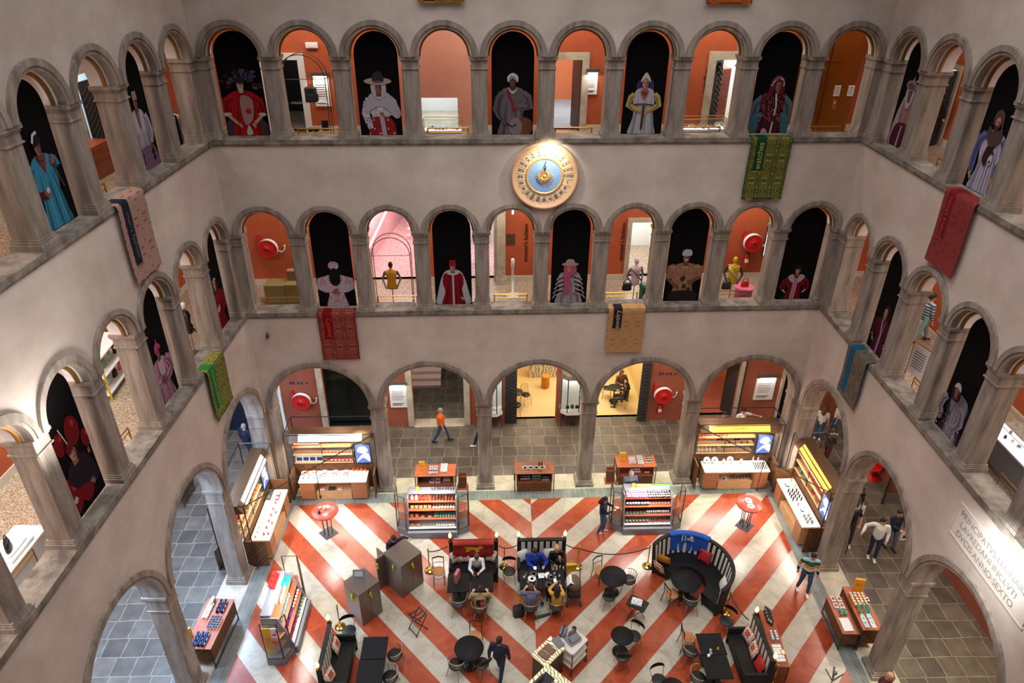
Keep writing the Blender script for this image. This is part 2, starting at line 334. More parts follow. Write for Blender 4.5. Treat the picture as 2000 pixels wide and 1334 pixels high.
# pillar centres along each wall (local x) and arch half widths
PIL = {('back', 2): [i*1.9 for i in range(-4, 5)], ('back', 3): [i*1.9 for i in range(-4, 5)], ('back', 1): [-5.7, -1.9, 1.9, 5.7]}
for lv in (2, 3):
    PIL[('left', lv)] = [1.963*(.1826+j)-.28 for j in range(1, 11)]; PIL[('right', lv)] = [2.0*(.2874+j)-.28 for j in range(1, 11)]
PIL[('left', 1)] = [1.963*(.187+2*j)-.33 for j in range(1, 6)]; PIL[('right', 1)] = [2.0*(.257+2*j)-.33 for j in range(1, 6)]
PW = {1: .26, 2: .228, 3: .228}
OPEN = {}
def openings(side, lv):
    hw = PW[lv]; R = LV[lv][5]; P = PIL[(side, lv)]; out = []
    if side == 'back':
        out.append((P[0]-hw-2*R, P[0]-hw))
        for a, b in zip(P, P[1:]): out.append((a+hw, b-hw))
        out.append((P[-1]+hw, P[-1]+hw+2*R)); ends = (-9.577, 9.457)
    else:
        out.append((P[0]-hw-2*R, P[0]-hw))
        for a, b in zip(P, P[1:]): out.append((a+hw, b-hw))
        ends = (0, P[-1]+hw)
        if side == 'left': out = [(-b, -a) for a, b in out][::-1]; ends = (-ends[1], 0)
    return out, ends
tn = [0]
def trim(mb, mats, F, name=None):
    tn[0] += 1; o = mb.build('trim_%d' % tn[0], mats, None, F.o, F.a, 'structure'); return o
def arc(cx, zs, r, n=28): return [(cx-r*cos(pi*i/n), zs+r*sin(pi*i/n)) for i in range(n+1)]
for side, F in FR.items():
    w = MB()
    for lv in (1, 2, 3):
        sb, st, bt, nk, zs, R0, ring, zt = LV[lv]; ops, ends = openings(side, lv); OPEN[(side, lv)] = ops
        xs = [ends[0]]+[(a[1]+b[0])/2 for a, b in zip(ops, ops[1:])]+[ends[1]]
        if lv == 3 and True: zt = 20.2
        for k, (a, b) in enumerate(ops):
            x0, x1 = xs[k], xs[k+1]; cx = (a+b)/2; r = (b-a)/2; pts = arc(cx, zs, r)
            for y, mi in ((0, 0), (TH, 1)):
                w.face([(x0, y, zs), (a, y, zs), (a, y, zt), (x0, y, zt)], mi); w.face([(b, y, zs), (x1, y, zs), (x1, y, zt), (b, y, zt)], mi)
                for (p, q), (p2, q2) in zip(pts, pts[1:]): w.face([(p, y, q), (p2, y, q2), (p2, y, zt), (p, y, zt)], mi)
            for (p, q), (p2, q2) in zip(pts, pts[1:]): w.face([(p, .13, q), (p2, .13, q2), (p2, TH, q2), (p, TH, q)], 2 if lv == 1 else 1, True)
            # stone archivolt with an outer fillet, and the bronze arch frame behind it
            m = MB()
            for ra, rb, ya, yb in ((r, r+ring, -.045, .14), (r+ring*.45, r+ring+.035, -.075, .0)):
                A = arc(cx, zs, ra); B = arc(cx, zs, rb)
                for i in range(28):
                    for yy in (ya,): m.face([(A[i][0], yy, A[i][1]), (A[i+1][0], yy, A[i+1][1]), (B[i+1][0], yy, B[i+1][1]), (B[i][0], yy, B[i][1])], 0, False)
                    m.face([(A[i][0], ya, A[i][1]), (A[i+1][0], ya, A[i+1][1]), (A[i+1][0], yb, A[i+1][1]), (A[i][0], yb, A[i][1])], 0, True)
                    m.face([(B[i][0], ya, B[i][1]), (B[i+1][0], ya, B[i+1][1]), (B[i+1][0], yb, B[i+1][1]), (B[i][0], yb, B[i][1])], 0, True)
            trim(m, 'stone', F)
            if lv > 1:
                m = MB(); A = arc(cx, zs, r-.075); B = arc(cx, zs, r-.02)
                for i in range(28):
                    q = [(A[i][0], A[i][1]), (A[i+1][0], A[i+1][1]), (B[i+1][0], B[i+1][1]), (B[i][0], B[i][1])]
                    m.face([(x, .17, z) for x, z in q]); m.face([(q[0][0], .17, q[0][1]), (q[1][0], .17, q[1][1]), (q[1][0], .24, q[1][1]), (q[0][0], .24, q[0][1])])
                trim(m, 'gold_frame', F)
        # gallery side plaster band under the next floor stays plain; front band bottom edge
    w.build('wall_'+side, ['plaster', 'white_soffit', 'stone'], None, F.o, F.a, 'structure')
    for lv in (2, 3):       # continuous stone sill course
        sb, st = LV[lv][:2]; ops, ends = openings(side, lv); m = MB()
        e0, e1 = ends
        if side == 'back': pts = [(e0+.05, -.05), (e1-.05, -.05), (e1+TH, TH), (e0-TH, TH)]
        elif side == 'left': pts = [(e0, -.05), (e1-.05, -.05), (e1+TH, TH), (e0, TH)]
        else: pts = [(e0+.05, -.05), (e1, -.05), (e1, TH), (e0-TH, TH)]
        m.prism(pts, sb, st, 0)
        pts2 = [(x+(.02 if i in (0, 3) and side != 'left' else -.02 if i in (1, 2) and side != 'right' else 0), y+(.02 if y < 0 else 0)) for i, (x, y) in enumerate(pts)]
        m.prism(pts2, sb-.05, sb, 0)
        trim(m, 'stone_dark', F)
# pillars ---------------------------------------------------------
LVN = {1: 'ground floor', 2: 'first gallery', 3: 'second gallery'}
def pillar_parts(t, lv, hw, y0=.02, y1=.55):
    sb, st, bt, nk, zs = LV[lv][:5]; z0 = st; H = lambda z: z-z0
    e = .055 if lv > 1 else .09; b = MB(); h = bt-st
    b.box(-hw-e, hw+e, y0-e*.9, y1+e*.5, 0, h*.55); b.box(-hw-e*.6, hw+e*.6, y0-e*.55, y1+e*.3, h*.55, h*.78); b.box(-hw-e*.3, hw+e*.3, y0-e*.3, y1+e*.15, h*.78, h)
    b.build('base', 'stone', t)
    s = MB(); k = .035; pr = [(-hw+k, y0), (hw-k, y0), (hw, y0+k), (hw, y1-k), (hw-k, y1), (-hw+k, y1), (-hw, y1-k), (-hw, y0+k)]
    s.prism(pr, h, H(nk)); s.build('shaft', 'stone', t)
    c = MB(); c.box(-hw-.025, hw+.025, y0-.025, y1+.02, H(nk), H(nk)+.035); c.box(-hw+.005, hw-.005, y0, y1, H(nk)+.035, H(zs)-.13)
    c.box(-hw-.02, hw+.02, y0-.02, y1+.02, H(zs)-.13, H(zs)-.08); c.box(-hw-.05, hw+.05, y0-.05, y1+.04, H(zs)-.08, H(zs)+.001); c.build('capital', 'stone', t)
for side, F in FR.items():
    for lv in (1, 2, 3):
        P = PIL[(side, lv)]; first = None; n = len(P)
        for k, pz in enumerate(P):
            if side != 'back' and lv == 1 and k > 3: continue
            x = side_pos(side, pz) if side != 'back' else pz
            where = {'back': '%s from the left, along the back wall' % ORD[k], 'left': '%s from the back corner, along the left wall' % ORD[k], 'right': '%s from the back corner, along the right wall' % ORD[k]}[side]
            lab = 'stone arcade pillar of the %s, %s' % (LVN[lv], where); grp = 'stone pillars of the %s on the %s wall' % (LVN[lv], side)
            loc = F.P(x, 0, LV[lv][1])
            if first is None:
                first = thing('stone_pillar', lab, 'pillar', loc, F.a, grp); pillar_parts(first, lv, PW[lv])
            else: dup(first, loc, F.a, lab, grp)
for lv in (1, 2, 3):        # corner piers, an L of two half pillars
    sb, st, bt, nk, zs = LV[lv][:5]
    for nm, cF, fA, xa, fB, xb in (('left', BK.P(-9.577, 0, st), BK, OPEN[('back', lv)][0][0], LF, OPEN[('left', lv)][-1][1]), ('right', BK.P(9.457, 0, st), BK, OPEN[('back', lv)][-1][1], RT, OPEN[('right', lv)][0][0])):
        t = thing('corner_pier', 'stone corner pier of the %s in the back %s corner' % (LVN[lv], nm), 'pillar', cF, 0, 'corner piers')
        for part, za, zb, e in (('base', 0, (bt-st)*.6, .06), ('base', (bt-st)*.6, bt-st, .03), ('shaft', bt-st, nk-st, 0), ('capital', nk-st, nk-st+.04, .025), ('capital', nk-st+.04, zs-st-.1, .004), ('capital', zs-st-.1, zs-st+.002, .045)):
            m = MB(); W = lambda Fr, x, y: Fr.P(x, y, 0)-Vector((cF.x, cF.y, 0))
            sA = -9.577 if nm == 'left' else 9.457
            if nm == 'left': A = [(sA, -e), (xa+e, -e), (xa+e, .55), (sA, .55)]; B = [(xb-e, -e), (0, -e), (0, .55), (xb-e, .55)]
            else: A = [(xa-e, -e), (sA, -e), (sA, .55), (xa-e, .55)]; B = [(0, -e), (xb+e, -e), (xb+e, .55), (0, .55)]
            cc = [W(fA, sA, 0), W(fA, sA, .6), W(fB, 0, .6)]
            for Fr, q in ((fA, A), (fB, B)):
                pts = [W(Fr, *p)[:2] for p in q]; m.prism(pts, za, zb)
            k = .6; p0 = W(fA, sA, 0); p1 = W(fA, sA, k); p2 = W(fB, 0, k); m.prism([p0[:2], p1[:2], (p1+p2-p0)[:2], p2[:2]], za, zb)
            m.build(part, 'stone', t)
# floors and ceilings ----------------------------------------------
def ring(name, y0, y1, z, mat, zb=None, t1=21.5):
    """floor band that follows the three walls between depths y0 and y1"""
    def line(F, y): return F.P(0, y), Vector((F.c, F.s, 0))
    def isect(A, ya, B, yb):
        p, d = line(A, ya); q, e = line(B, yb); den = d.x*e.y-d.y*e.x; t = ((q.x-p.x)*e.y-(q.y-p.y)*e.x)/den; return p+d*t
    m = MB(); P = []
    for y in (y0, y1): P.append([LF.P(-t1, y), isect(BK, y, LF, y), isect(BK, y, RT, y), RT.P(t1, y)])
    for k in range(3):
        q = [P[0][k], P[0][k+1], P[1][k+1], P[1][k]]
        if zb is None: m.face([(v.x, v.y, z) for v in q])
        else: m.prism([(v.x, v.y) for v in q], zb, z, 0)
    return m.build(name, mat, None, None, 0, 'structure', fixn=zb is not None)
def isect(A, ya, B, yb):
    p, d = A.P(0, ya), Vector((A.c, A.s, 0)); q, e = B.P(0, yb), Vector((B.c, B.s, 0)); den = d.x*e.y-d.y*e.x
    return p+d*(((q.x-p.x)*e.y-(q.y-p.y)*e.x)/den)
cq = [LF.P(-21.5, -.62), isect(BK, -.62, LF, -.62), isect(BK, -.62, RT, -.62), RT.P(21.5, -.62)]
m = MB(); m.face([(v.x, v.y, 0) for v in cq]); m.build('floor', 'chevron_marble', None, None, 0, 'structure')
ring('floor_strip', -.62, -.12, 0, 'ribbed_strip'); ring('floor_threshold', -.12, .75, 0, 'stone_pale')
ring('floor_slate', .75, 4.6, 0, 'slate_tiles')
ring('ceiling_ground', TH, 4.6, 6.9, 'white_soffit', 6.4); ring('floor_first_gallery', TH, 3.6, 7.3, 'terrazzo', 7.0)
ring('ceiling_first', TH, 3.6, 12.3, 'white_soffit', 11.7); ring('floor_second_gallery', TH, 3.6, 12.75, 'terrazzo', 12.4); ring('ceiling_second', TH, 3.6, 17.3, 'white_soffit', 17.0)
# outer walls of the galleries, with real openings ------------------
def gwall(name, F, x0, x1, y, z0, z1, holes, mat):
    """wall in the plane y with rectangular openings (xa, xb, za, zb)"""
    xs = sorted({x0, x1, *[h[0] for h in holes], *[h[1] for h in holes]}); zs = sorted({z0, z1, *[h[2] for h in holes], *[h[3] for h in holes]}); m = MB()
    for a, b in zip(xs, xs[1:]):
        for c, d in zip(zs, zs[1:]):
            if any(h[0] <= (a+b)/2 <= h[1] and h[2] <= (c+d)/2 <= h[3] for h in holes): continue
            m.face([(a, y, c), (b, y, c), (b, y, d), (a, y, d)])
    for xa, xb, za, zb in holes:
        for q in (((xa, za), (xa, zb)), ((xa, zb), (xb, zb)), ((xb, zb), (xb, za))):
            m.face([(q[0][0], y, q[0][1]), (q[1][0], y, q[1][1]), (q[1][0], y+.3, q[1][1]), (q[0][0], y+.3, q[0][1])])
    return m.build(name, mat, None, F.o, F.a, 'structure')
def room(F, xa, xb, y, z0, z1, depth, wall, floor, light=None, col=(1, .97, .92)):
    m = MB(); m.face([(xa, y+depth, z0), (xb, y+depth, z0), (xb, y+depth, z1), (xa, y+depth, z1)], 0)
    m.face([(xa, y, z0), (xa, y+depth, z0), (xa, y+depth, z1), (xa, y, z1)], 0); m.face([(xb, y, z0), (xb, y+depth, z0), (xb, y+depth, z1), (xb, y, z1)], 0)
    m.face([(xa, y, z1), (xb, y, z1), (xb, y+depth, z1), (xa, y+depth, z1)], 0); m.face([(xa, y, z0), (xb, y, z0), (xb, y+depth, z0), (xa, y+depth, z0)], 1)
    tn[0] += 1; m.build('wall_room_%d' % tn[0], [wall, floor], None, F.o, F.a, 'structure')
    if light: o = area('room_lamp', F.P((xa+xb)/2, y+depth*.5, z1-.08), (0, 0, F.a), (xb-xa)*.6, depth*.6, light, col)
def jamb(F, xa, xb, y, z0, z1, w=.16, mat='stone_pale', d=.06):
    m = MB(); m.box(xa-w, xa, y-d, y+.1, z0, z1+w); m.box(xb, xb+w, y-d, y+.1, z0, z1+w); m.box(xa, xb, y-d, y+.1, z1, z1+w)
    trim(m, mat, F)
G1, G2 = 4.15, 3.1
Z1, Z2, Z3 = 0, 7.3, 12.75
h1 = [(-8.55, -6.6, 0, 3.3), (-4.9, -2.75, 0, 3.2), (-1.0, 1.2, 0, 3.3), (2.4, 4.9, 0, 3.3), (7.1, 9.0, 0, 3.0)]
gwall('wall_back_ground', BK, -14, 14, G1, 0, 6.4, h1, 'terracotta')
h2 = [(-6.6, -4.2, Z2, 11.2), (-2.4, -1.45, Z2, 9.8), (3.5, 4.75, Z2, 9.55)]
gwall('wall_back_first', BK, -13, 13, G2, Z2, 11.7, h2, 'orange_wall')
h3 = [(-8.6, -7.55, Z3, 15.0), (-4.3, -2.6, Z3, 13.85), (.3, 1.4, Z3, 15.0), (5.7, 7.0, Z3, 15.0)]
gwall('wall_back_second', BK, -13, 13, G2, Z3, 17.0, h3, 'orange_wall')
for sd, F in (('left', LF), ('right', RT)):
    a, b = (-21.5, 5) if sd == 'left' else (-5, 21.5)
    sg = -1 if sd == 'left' else 1
    def hh(l): return [tuple(sorted((sg*p, sg*q)))+(za, zb) for p, q, za, zb in l]
    g1 = {'left': [(-2.2, -1.2, 0, 2.9)], 'right': [(-3.0, -1.2, 0, 2.6), (.6, 1.8, 0, 2.6)]}[sd]
    g2 = {'left': [(4.4, 6.6, Z2, 10.2)], 'right': [(3.2, 4.4, Z2, 9.6)]}[sd]
    g3 = {'left': [(-1.1, .6, Z3, 15.1)], 'right': [(-2.9, -1.4, Z3, 14.95)]}[sd]
    gwall('wall_%s_ground' % sd, F, a, b, G1, 0, 6.4, hh(g1), 'terracotta'); gwall('wall_%s_first' % sd, F, a, b, G2, Z2, 11.7, hh(g2), 'orange_wall'); gwall('wall_%s_second' % sd, F, a, b, G2, Z3, 17.0, hh(g3), 'orange_wall')
    for (p, q, za, zb), L, wl, fl in ((hh(g1)[0], 30, 'white', 'slate_tiles'), (hh(g2)[0], 60, 'white', 'terrazzo'), (hh(g3)[0], 60, 'white', 'terrazzo')):
        room(F, p-.3, q+.3, G2+.3 if za > 1 else G1+.3, za, zb+.3, 3, wl, 'blue_lit_floor' if za == Z3 and sd == 'left' else fl, L, (.62, .82, 1) if za == Z3 else (1, .97, .92)); jamb(F, p, q, G2 if za > 1 else G1, za, zb)
# baseboards
for side, F in FR.items():
    a, b = {'back': (-12.5, 12.5), 'left': (-21, 3), 'right': (-3, 21)}[side]; bbn = 0
    for z, hs in ((Z2, h2 if side == 'back' else []), (Z3, h3 if side == 'back' else [])):
        xs = [a]+sum([[h[0], h[1]] for h in hs], [])+[b]; m = MB()
        for i in range(0, len(xs), 2): m.box(xs[i], xs[i+1], G2-.03, G2, z, z+.22)
        bbn += 1; m.build('baseboard_%s_%d' % (side, bbn), 'baseboard', None, F.o, F.a, 'structure')
# gallery ceiling lamps: long soft strips
for z, yy, pw, col in ((6.35, 2.4, 210, (1, .87, .72)), (11.65, 1.9, 150, (1, .9, .78)), (16.95, 1.9, 120, (1, .9, .78))):
    for x in (-6.3, 0, 6.3): area('gallery_lamp', BK.P(x, yy, z), (0, 0, BK.a), 5, .5, pw, col)
    for F, sg in ((LF, -1), (RT, 1)):
        for t in (3, 9, 15): area('gallery_lamp', F.P(sg*t, yy, z), (0, 0, F.a), 5, .5, pw*(2.0 if sg < 0 and 7 < z < 12 and t > 6 else .9), (.8, .88, 1.0) if (sg < 0 and z < 7) else (1, .97, .92) if (sg < 0 and z < 12) else col)
# ================================================================ portraits, carpets, clock
def tcenter(side, lv, j):
    """centre of the j-th opening counted from the back corner (sides) or from the left (back)"""
    o = OPEN[(side, lv)]; a, b = o[j] if side != 'left' else o[len(o)-1-j]; return (a+b)/2
def crom(pts, k=5):
    n = len(pts); out = []
    for i in range(n):
        p0, p1, p2, p3 = pts[i-1], pts[i], pts[(i+1) % n], pts[(i+2) % n]
        for q in range(k):
            t = q/k; f = lambda a: .5*((2*p1[a])+(-p0[a]+p2[a])*t+(2*p0[a]-5*p1[a]+4*p2[a]-p3[a])*t*t+(-p0[a]+3*p1[a]-3*p2[a]+p3[a])*t**3)
            out.append((f(0), f(1)))
    return out
class Fig:
    """printed figure: flat coloured shapes on the cloth, unit = figure height"""
    def __init__(s, H, top): s.mb = MB(); s.mats = ['black_cloth']; s.H = H; s.k = 0; s.top = top; s.dx = 0
    def mi(s, m):
        if isinstance(m, tuple): m = tuple(m); nm = 'print_%d_%d_%d' % m; flat(nm, tuple(int(c*.84) for c in m), .85, spec=.15, noise=.03, nscale=14); m = nm
        if m not in s.mats: s.mats.append(m)
        return s.mats.index(m)
    def poly(s, pts, m, smooth=True):
        if smooth: pts = crom(pts)
        s.k += 1; y = -.006-s.k*.0012; H = s.H; i = s.mi(m)
        P = [(max(-.595, min(.595, x*H*.84+s.dx)), min(s.top-.1, max(z, 0.02)*H)) for x, z in pts]; cx = sum(p[0] for p in P)/len(P); cz = sum(p[1] for p in P)/len(P)
        for a, b in zip(P, P[1:]+P[:1]): s.mb.face([(cx, y, cz), (a[0], y, a[1]), (b[0], y, b[1])], i)
    def band(s, pts, w, m):
        """stroke along points"""
        s.k += 1; y = -.006-s.k*.0012; i = s.mi(m); H = s.H; P = [Vector((x*H*.84+s.dx, z*H)) for x, z in pts]; W = w if isinstance(w, list) else [w]*len(P)
        L = []
        for q in range(len(P)):
            t = (P[min(q+1, len(P)-1)]-P[max(q-1, 0)]).normalized(); n = Vector((-t.y, t.x))*W[q]*H/2; L.append((P[q]+n, P[q]-n))
        for (a, b), (c, d) in zip(L, L[1:]): s.mb.face([(max(-.595, min(.595, q_.x)), y, max(q_.y, .02)) for q_ in (a, b, d, c)], i)
    def ell(s, x, z, rx, rz, m, n=18): s.poly([(x+rx*cos(2*pi*i/n), z+rz*sin(2*pi*i/n)) for i in range(n)], m, False)
    def face(s, x, z, r, skin, beard=None):
        r *= 1.12
        sk = tuple(int(c*.72) for c in skin); dk = (34, 22, 20)
        s.band([(x, z-r*1.6), (x, z-r*.4)], r*1.0, sk); s.ell(x, z, r*.78, r, skin); s.poly([(x+r*.2, z+r*.6), (x+r*.74, z+r*.1), (x+r*.6, z-r*.6), (x+r*.12, z-r*.92), (x+r*.3, z-r*.2)], sk)
        for q in (-1, 1): s.ell(x+q*r*.32, z+r*.12, r*.14, r*.07, dk, 8); s.band([(x+q*r*.16, z+r*.3), (x+q*r*.5, z+r*.3)], r*.08, dk)
        s.poly([(x, z+r*.1), (x+r*.12, z-r*.22), (x-r*.1, z-r*.22)], sk, False); s.ell(x, z-r*.48, r*.26, r*.08, (130, 60, 56), 10)
        if beard: s.poly([(x-r*.62, z-r*.3), (x, z-r*.36), (x+r*.62, z-r*.3), (x+r*.4, z-r*1.25), (x, z-r*1.6), (x-r*.4, z-r*1.25)], beard); s.ell(x, z-r*.5, r*.2, r*.06, (110, 50, 48), 8)
    def hand(s, x, z, r, skin, a=-.8):
        s.ell(x, z, r, r*.8, skin, 10)
        for q in range(4): b = a+(q-1.5)*.28; s.band([(x, z), (x+cos(b)*r*1.9, z+sin(b)*r*1.9)], [r*.5, r*.3], skin)
        s.band([(x, z), (x+cos(a+1.2)*r*1.4, z+sin(a+1.2)*r*1.4)], [r*.5, r*.3], skin)
    def robe(s, m, sh=.24, hem=.3, top=.74, pleats=None, flare=.05):
        sh *= .9; hem *= .92
        s.poly([(-.06, top+.05), (-sh, top-.01), (-sh-.03, top-.2), (-hem*.85, .3), (-hem-flare, 0), (0, 0), (hem+flare, 0), (hem*.85, .3), (sh+.03, top-.2), (sh, top-.01), (.06, top+.05)], m)
        if isinstance(m, tuple):
            dk = tuple(int(c*.72) for c in m); lt = tuple(min(255, int(c*1.14)) for c in m)
            for q, w_ in ((-.13, .035), (.05, .02), (.17, .045)): s.band([(q*.8, .58), (q*1.1, .3), (q*1.35, .02)], [.006, w_, w_*1.2], dk)
            for q, w_ in ((-.05, .025), (.11, .02)): s.band([(q*.8, .6), (q*1.1, .3), (q*1.35, .02)], [.005, w_, w_*1.1], lt)
        if pleats:
            for q in range(-3, 4): s.band([(q*.05, .5), (q*.075, .02)], [.006, .016], pleats)
    def sleeve(s, m, sg, ex=.36, ez=.48, hx=.08, hz=.40, w=.15, top=.70, sh=.2):
        s.band([(sg*sh, top), (sg*(ex*.86), (top+ez)/2+.04), (sg*ex, ez), (sg*(ex+hx)/2, (ez+hz)/2-.005), (sg*hx, hz)], [w*.62, w*.82, w*.9, w*.78, w*.55], m)
        if isinstance(m, tuple): s.band([(sg*(sh-.01), top-.03), (sg*(ex*.84), (top+ez)/2+.02), (sg*(ex-.02), ez-.02), (sg*(ex+hx)/2, (ez+hz)/2-.03), (sg*hx, hz-.015)], [w*.12, w*.3, w*.34, w*.26, w*.12], tuple(int(q*.7) for q in m))
def portrait(side, lv, j, kind, label):
    F = FR[side]; x = tcenter(side, lv, j); sb, st, bt, nk, zs, R = LV[lv][:6]; w = .60; top = zs+R-.12-st
    t = Fig((top)*(.56 if lv == 3 else .5)*kind.get('s', 1), top); f = t; f.dx = kind.get('dx', 0)
    # the cloth itself: thin, round headed, hemmed
    pts = [(-w, .02), (w, .02)]+[(w*cos(pi*i/16), top-w+w*sin(pi*i/16)) for i in range(17)]
    n = len(pts); fr = [(a, 0, b) for a, b in pts]; bk = [(a, .012, b) for a, b in pts]; f.mb.face(fr, 0); f.mb.face(bk, 0)
    for i in range(n): f.mb.face([fr[i], fr[(i+1) % n], bk[(i+1) % n], bk[i]], 0)
    kind['draw'](f)
    o = f.mb.build('portrait_banner', f.mats, None, F.P(x, .33, st+.01), F.a, fixn=False)
    for v in o.data.vertices: pass
    return tag(o, label, 'portrait banner', 'portrait banners in the arches')
SK1, SK2, SK3 = (214, 150, 122), (160, 104, 80), (128, 82, 62)
def d_feathers(f):
    rnd = random.Random(3)
    for i in range(46):
        a = rnd.uniform(-.25, pi+.25); r = rnd.uniform(.16, .36); x, z = r*cos(a)*1.15, .8+r*sin(a)*.75
        f.band([(x*.75, .8+(z-.8)*.7), (x, z), (x*1.12+rnd.uniform(-.03, .03), .8+(z-.8)*1.12-.02)], [.02, .055, .015], rnd.choice([(104, 74, 84), (64, 46, 58), (88, 78, 116), (130, 96, 92), (46, 40, 36)]))
    f.poly([(-.4, .0), (-.3, .3), (0, .36), (.3, .3), (.42, 0)], (78, 54, 66)); f.robe((176, 18, 26), .27, .24, .68); f.sleeve((176, 18, 26), -1, .36, .42, .2, .3, .15, .64); f.sleeve((176, 18, 26), 1, .36, .42, .2, .3, .15, .64)
    for q in (-1, 1): f.ell(q*.33, .36, .075, .03, (210, 200, 196)); f.band([(q*.31, .34), (q*.16, .22)], .05, SK1); f.hand(q*.13, .2, .03, SK1)
    f.poly([(0, .66), (.18, .58), (.14, .3), (-.02, .2), (-.06, .5)], (170, 132, 124)); f.face(0, .82, .075, SK1, (190, 176, 170)); f.poly([(-.08, .85), (-.05, .93), (.05, .93), (.08, .85)], (40, 30, 34)); f.poly([(.04, .2), (.1, .06), (-.02, .05)], (196, 188, 178)); f.ell(.08, .42, .05, .04, (196, 20, 26))
def d_widehat(f):
    f.robe('print_dots', .22, .2, .62); f.poly([(-.18, .28), (.2, .28), (.26, 0), (-.2, 0)], 'print_stripe'); f.sleeve('print_dots', -1, .28, .36, .2, .12, .14, .6); f.sleeve('print_dots', 1, .3, .4, .02, .36, .15, .6)
    f.poly([(-.3, .42), (-.22, .6), (-.12, .68), (.12, .7), (.3, .56), (.4, .36), (.3, .28), (.12, .44), (-.1, .46), (-.26, .36)], (196, 182, 188)); f.band([(.02, .34), (.06, .0)], .07, (188, 176, 184)); f.hand(.02, .36, .032, SK2)
    f.poly([(-.12, .66), (-.12, .84), (.12, .84), (.13, .66), (0, .58)], (200, 188, 192)); f.face(0, .76, .075, SK2); f.ell(0, .86, .26, .055, (196, 170, 152)); f.poly([(-.1, .86), (-.06, .99), (.06, 1.0), (.11, .86)], (60, 46, 60)); f.ell(0, .85, .1, .02, (120, 96, 96))
def d_drum(f):
    f.robe((112, 98, 102), .24, .26, .72); f.sleeve((104, 92, 96), -1, .3, .42, .2, .26, .16, .68); f.sleeve((118, 104, 108), 1, .34, .46, .06, .46, .15, .68); f.band([(-.1, .72), (0, .5), (.02, .38)], .035, (140, 40, 48)); f.poly([(-.1, .76), (0, .66), (.1, .76), (0, .7)], (214, 208, 204))
    f.ell(.24, .14, .16, .15, (120, 66, 48)); f.poly([(.06, .28), (.26, .29), (.26, 0), (.06, 0)], (126, 70, 50), False); f.ell(.06, .14, .13, .15, (148, 124, 130)); f.band([(-.14, .2), (.0, .14), (.08, .18)], .02, (30, 24, 26)); f.hand(.04, .46, .032, SK3); f.hand(-.18, .22, .03, SK3)
    f.face(0, .86, .072, SK3); f.poly([(-.09, .84), (-.1, .93), (0, .985), (.1, .93), (.09, .84), (.05, .93), (-.05, .93)], (224, 218, 216))
def d_bride(f):
    f.poly([(-.13, .86), (-.16, .7), (-.1, .62), (.12, .62), (.18, .7), (.12, .88)], (70, 54, 104)); f.robe((204, 194, 198), .2, .24, .7, (176, 164, 172)); f.sleeve((206, 180, 104), -1, .3, .48, .06, .38, .11, .66); f.sleeve((206, 180, 104), 1, .3, .48, .06, .38, .11, .66); f.hand(-.03, .37, .035, SK1, -.2); f.hand(.04, .36, .035, SK1, -2.6)
    f.band([(-.2, .49), (0, .5), (.2, .48)], .02, (110, 30, 36)); f.band([(.0, .48), (0, .3), (-.01, .1)], .04, (72, 66, 52)); f.poly([(-.09, .72), (0, .62), (.09, .72), (0, .58)], (200, 80, 40)); f.face(0, .82, .07, SK1); f.poly([(-.09, .84), (-.07, .92), (0, .99), (.07, .92), (.09, .84), (0, .91)], (222, 208, 190))
def d_hooded(f):
    for q in (-1, 1): f.sleeve((96, 120, 126), q, .38, .3, .12, .28, .22, .62); f.poly([(q*.4, .3), (q*.44, .05), (q*.22, .0), (q*.26, .3)], (70, 110, 130))
    f.robe((104, 22, 34), .24, .22, .68); rnd = random.Random(5)
    for i in range(120): f.ell(rnd.uniform(-.2, .2), rnd.uniform(.28, .7), .008, .006, (206, 190, 190), 6)
    f.poly([(-.15, .64), (-.14, .9), (0, .99), (.14, .9), (.15, .64), (.08, .72), (-.08, .72)], (112, 26, 40))
    for i in range(60): a = rnd.uniform(-.2, pi+.2); f.ell(.12*cos(a)*rnd.uniform(.75, 1.1), .84+.13*sin(a)*rnd.uniform(.7, 1.05), .009, .008, (216, 200, 200), 6)
    f.face(0, .82, .068, SK2); f.band([(-.02, .7), (.02, .5), (-.01, .02)], .03, (206, 194, 190)); f.hand(-.09, .3, .035, SK3); f.hand(.1, .3, .035, SK3); f.ell(0, .3, .06, .05, (54, 44, 48)); f.ell(-.12, .18, .05, .035, (44, 36, 40)); f.ell(.12, .18, .05, .035, (44, 36, 40)); f.poly([(-.2, .12), (-.12, .12), (-.06, 0), (-.2, 0)], (168, 164, 176))
def d_floral(f):
    f.robe('print_mag', .28, .22, .66); f.sleeve('print_mag', -1, .4, .44, .06, .36, .2, .62); f.sleeve('print_mag', 1, .4, .44, .06, .36, .2, .62); f.poly([(-.1, .82), (-.12, .55), (0, .46), (.12, .55), (.1, .82)], (26, 18, 20)); f.hand(-.02, .36, .045, SK2, .4); f.band([(-.1, .34), (.08, .3)], .05, SK2); f.ell(0, .9, .12, .09, 'print_mag'); f.ell(0, .8, .06, .05, (30, 20, 20))
def d_fez(f):
    f.poly([(-.22, .7), (-.36, .3), (-.36, 0), (.36, 0), (.36, .3), (.22, .7), (0, .78)], (206, 196, 198)); f.robe((146, 18, 32), .24, .25, .68); f.band([(0, .7), (0, 0)], .035, (212, 200, 200)); f.band([(-.08, .66), (-.12, .0)], .008, (90, 10, 20)); f.band([(.14, .6), (.14, .0)], .008, (90, 10, 20)); f.hand(.2, .16, .035, SK1); f.poly([(-.14, .7), (0, .76), (.14, .7), (0, .66)], (214, 206, 206)); f.face(0, .83, .072, SK1); f.poly([(-.085, .87), (-.07, .99), (.07, .99), (.085, .87)], (170, 20, 36), False)
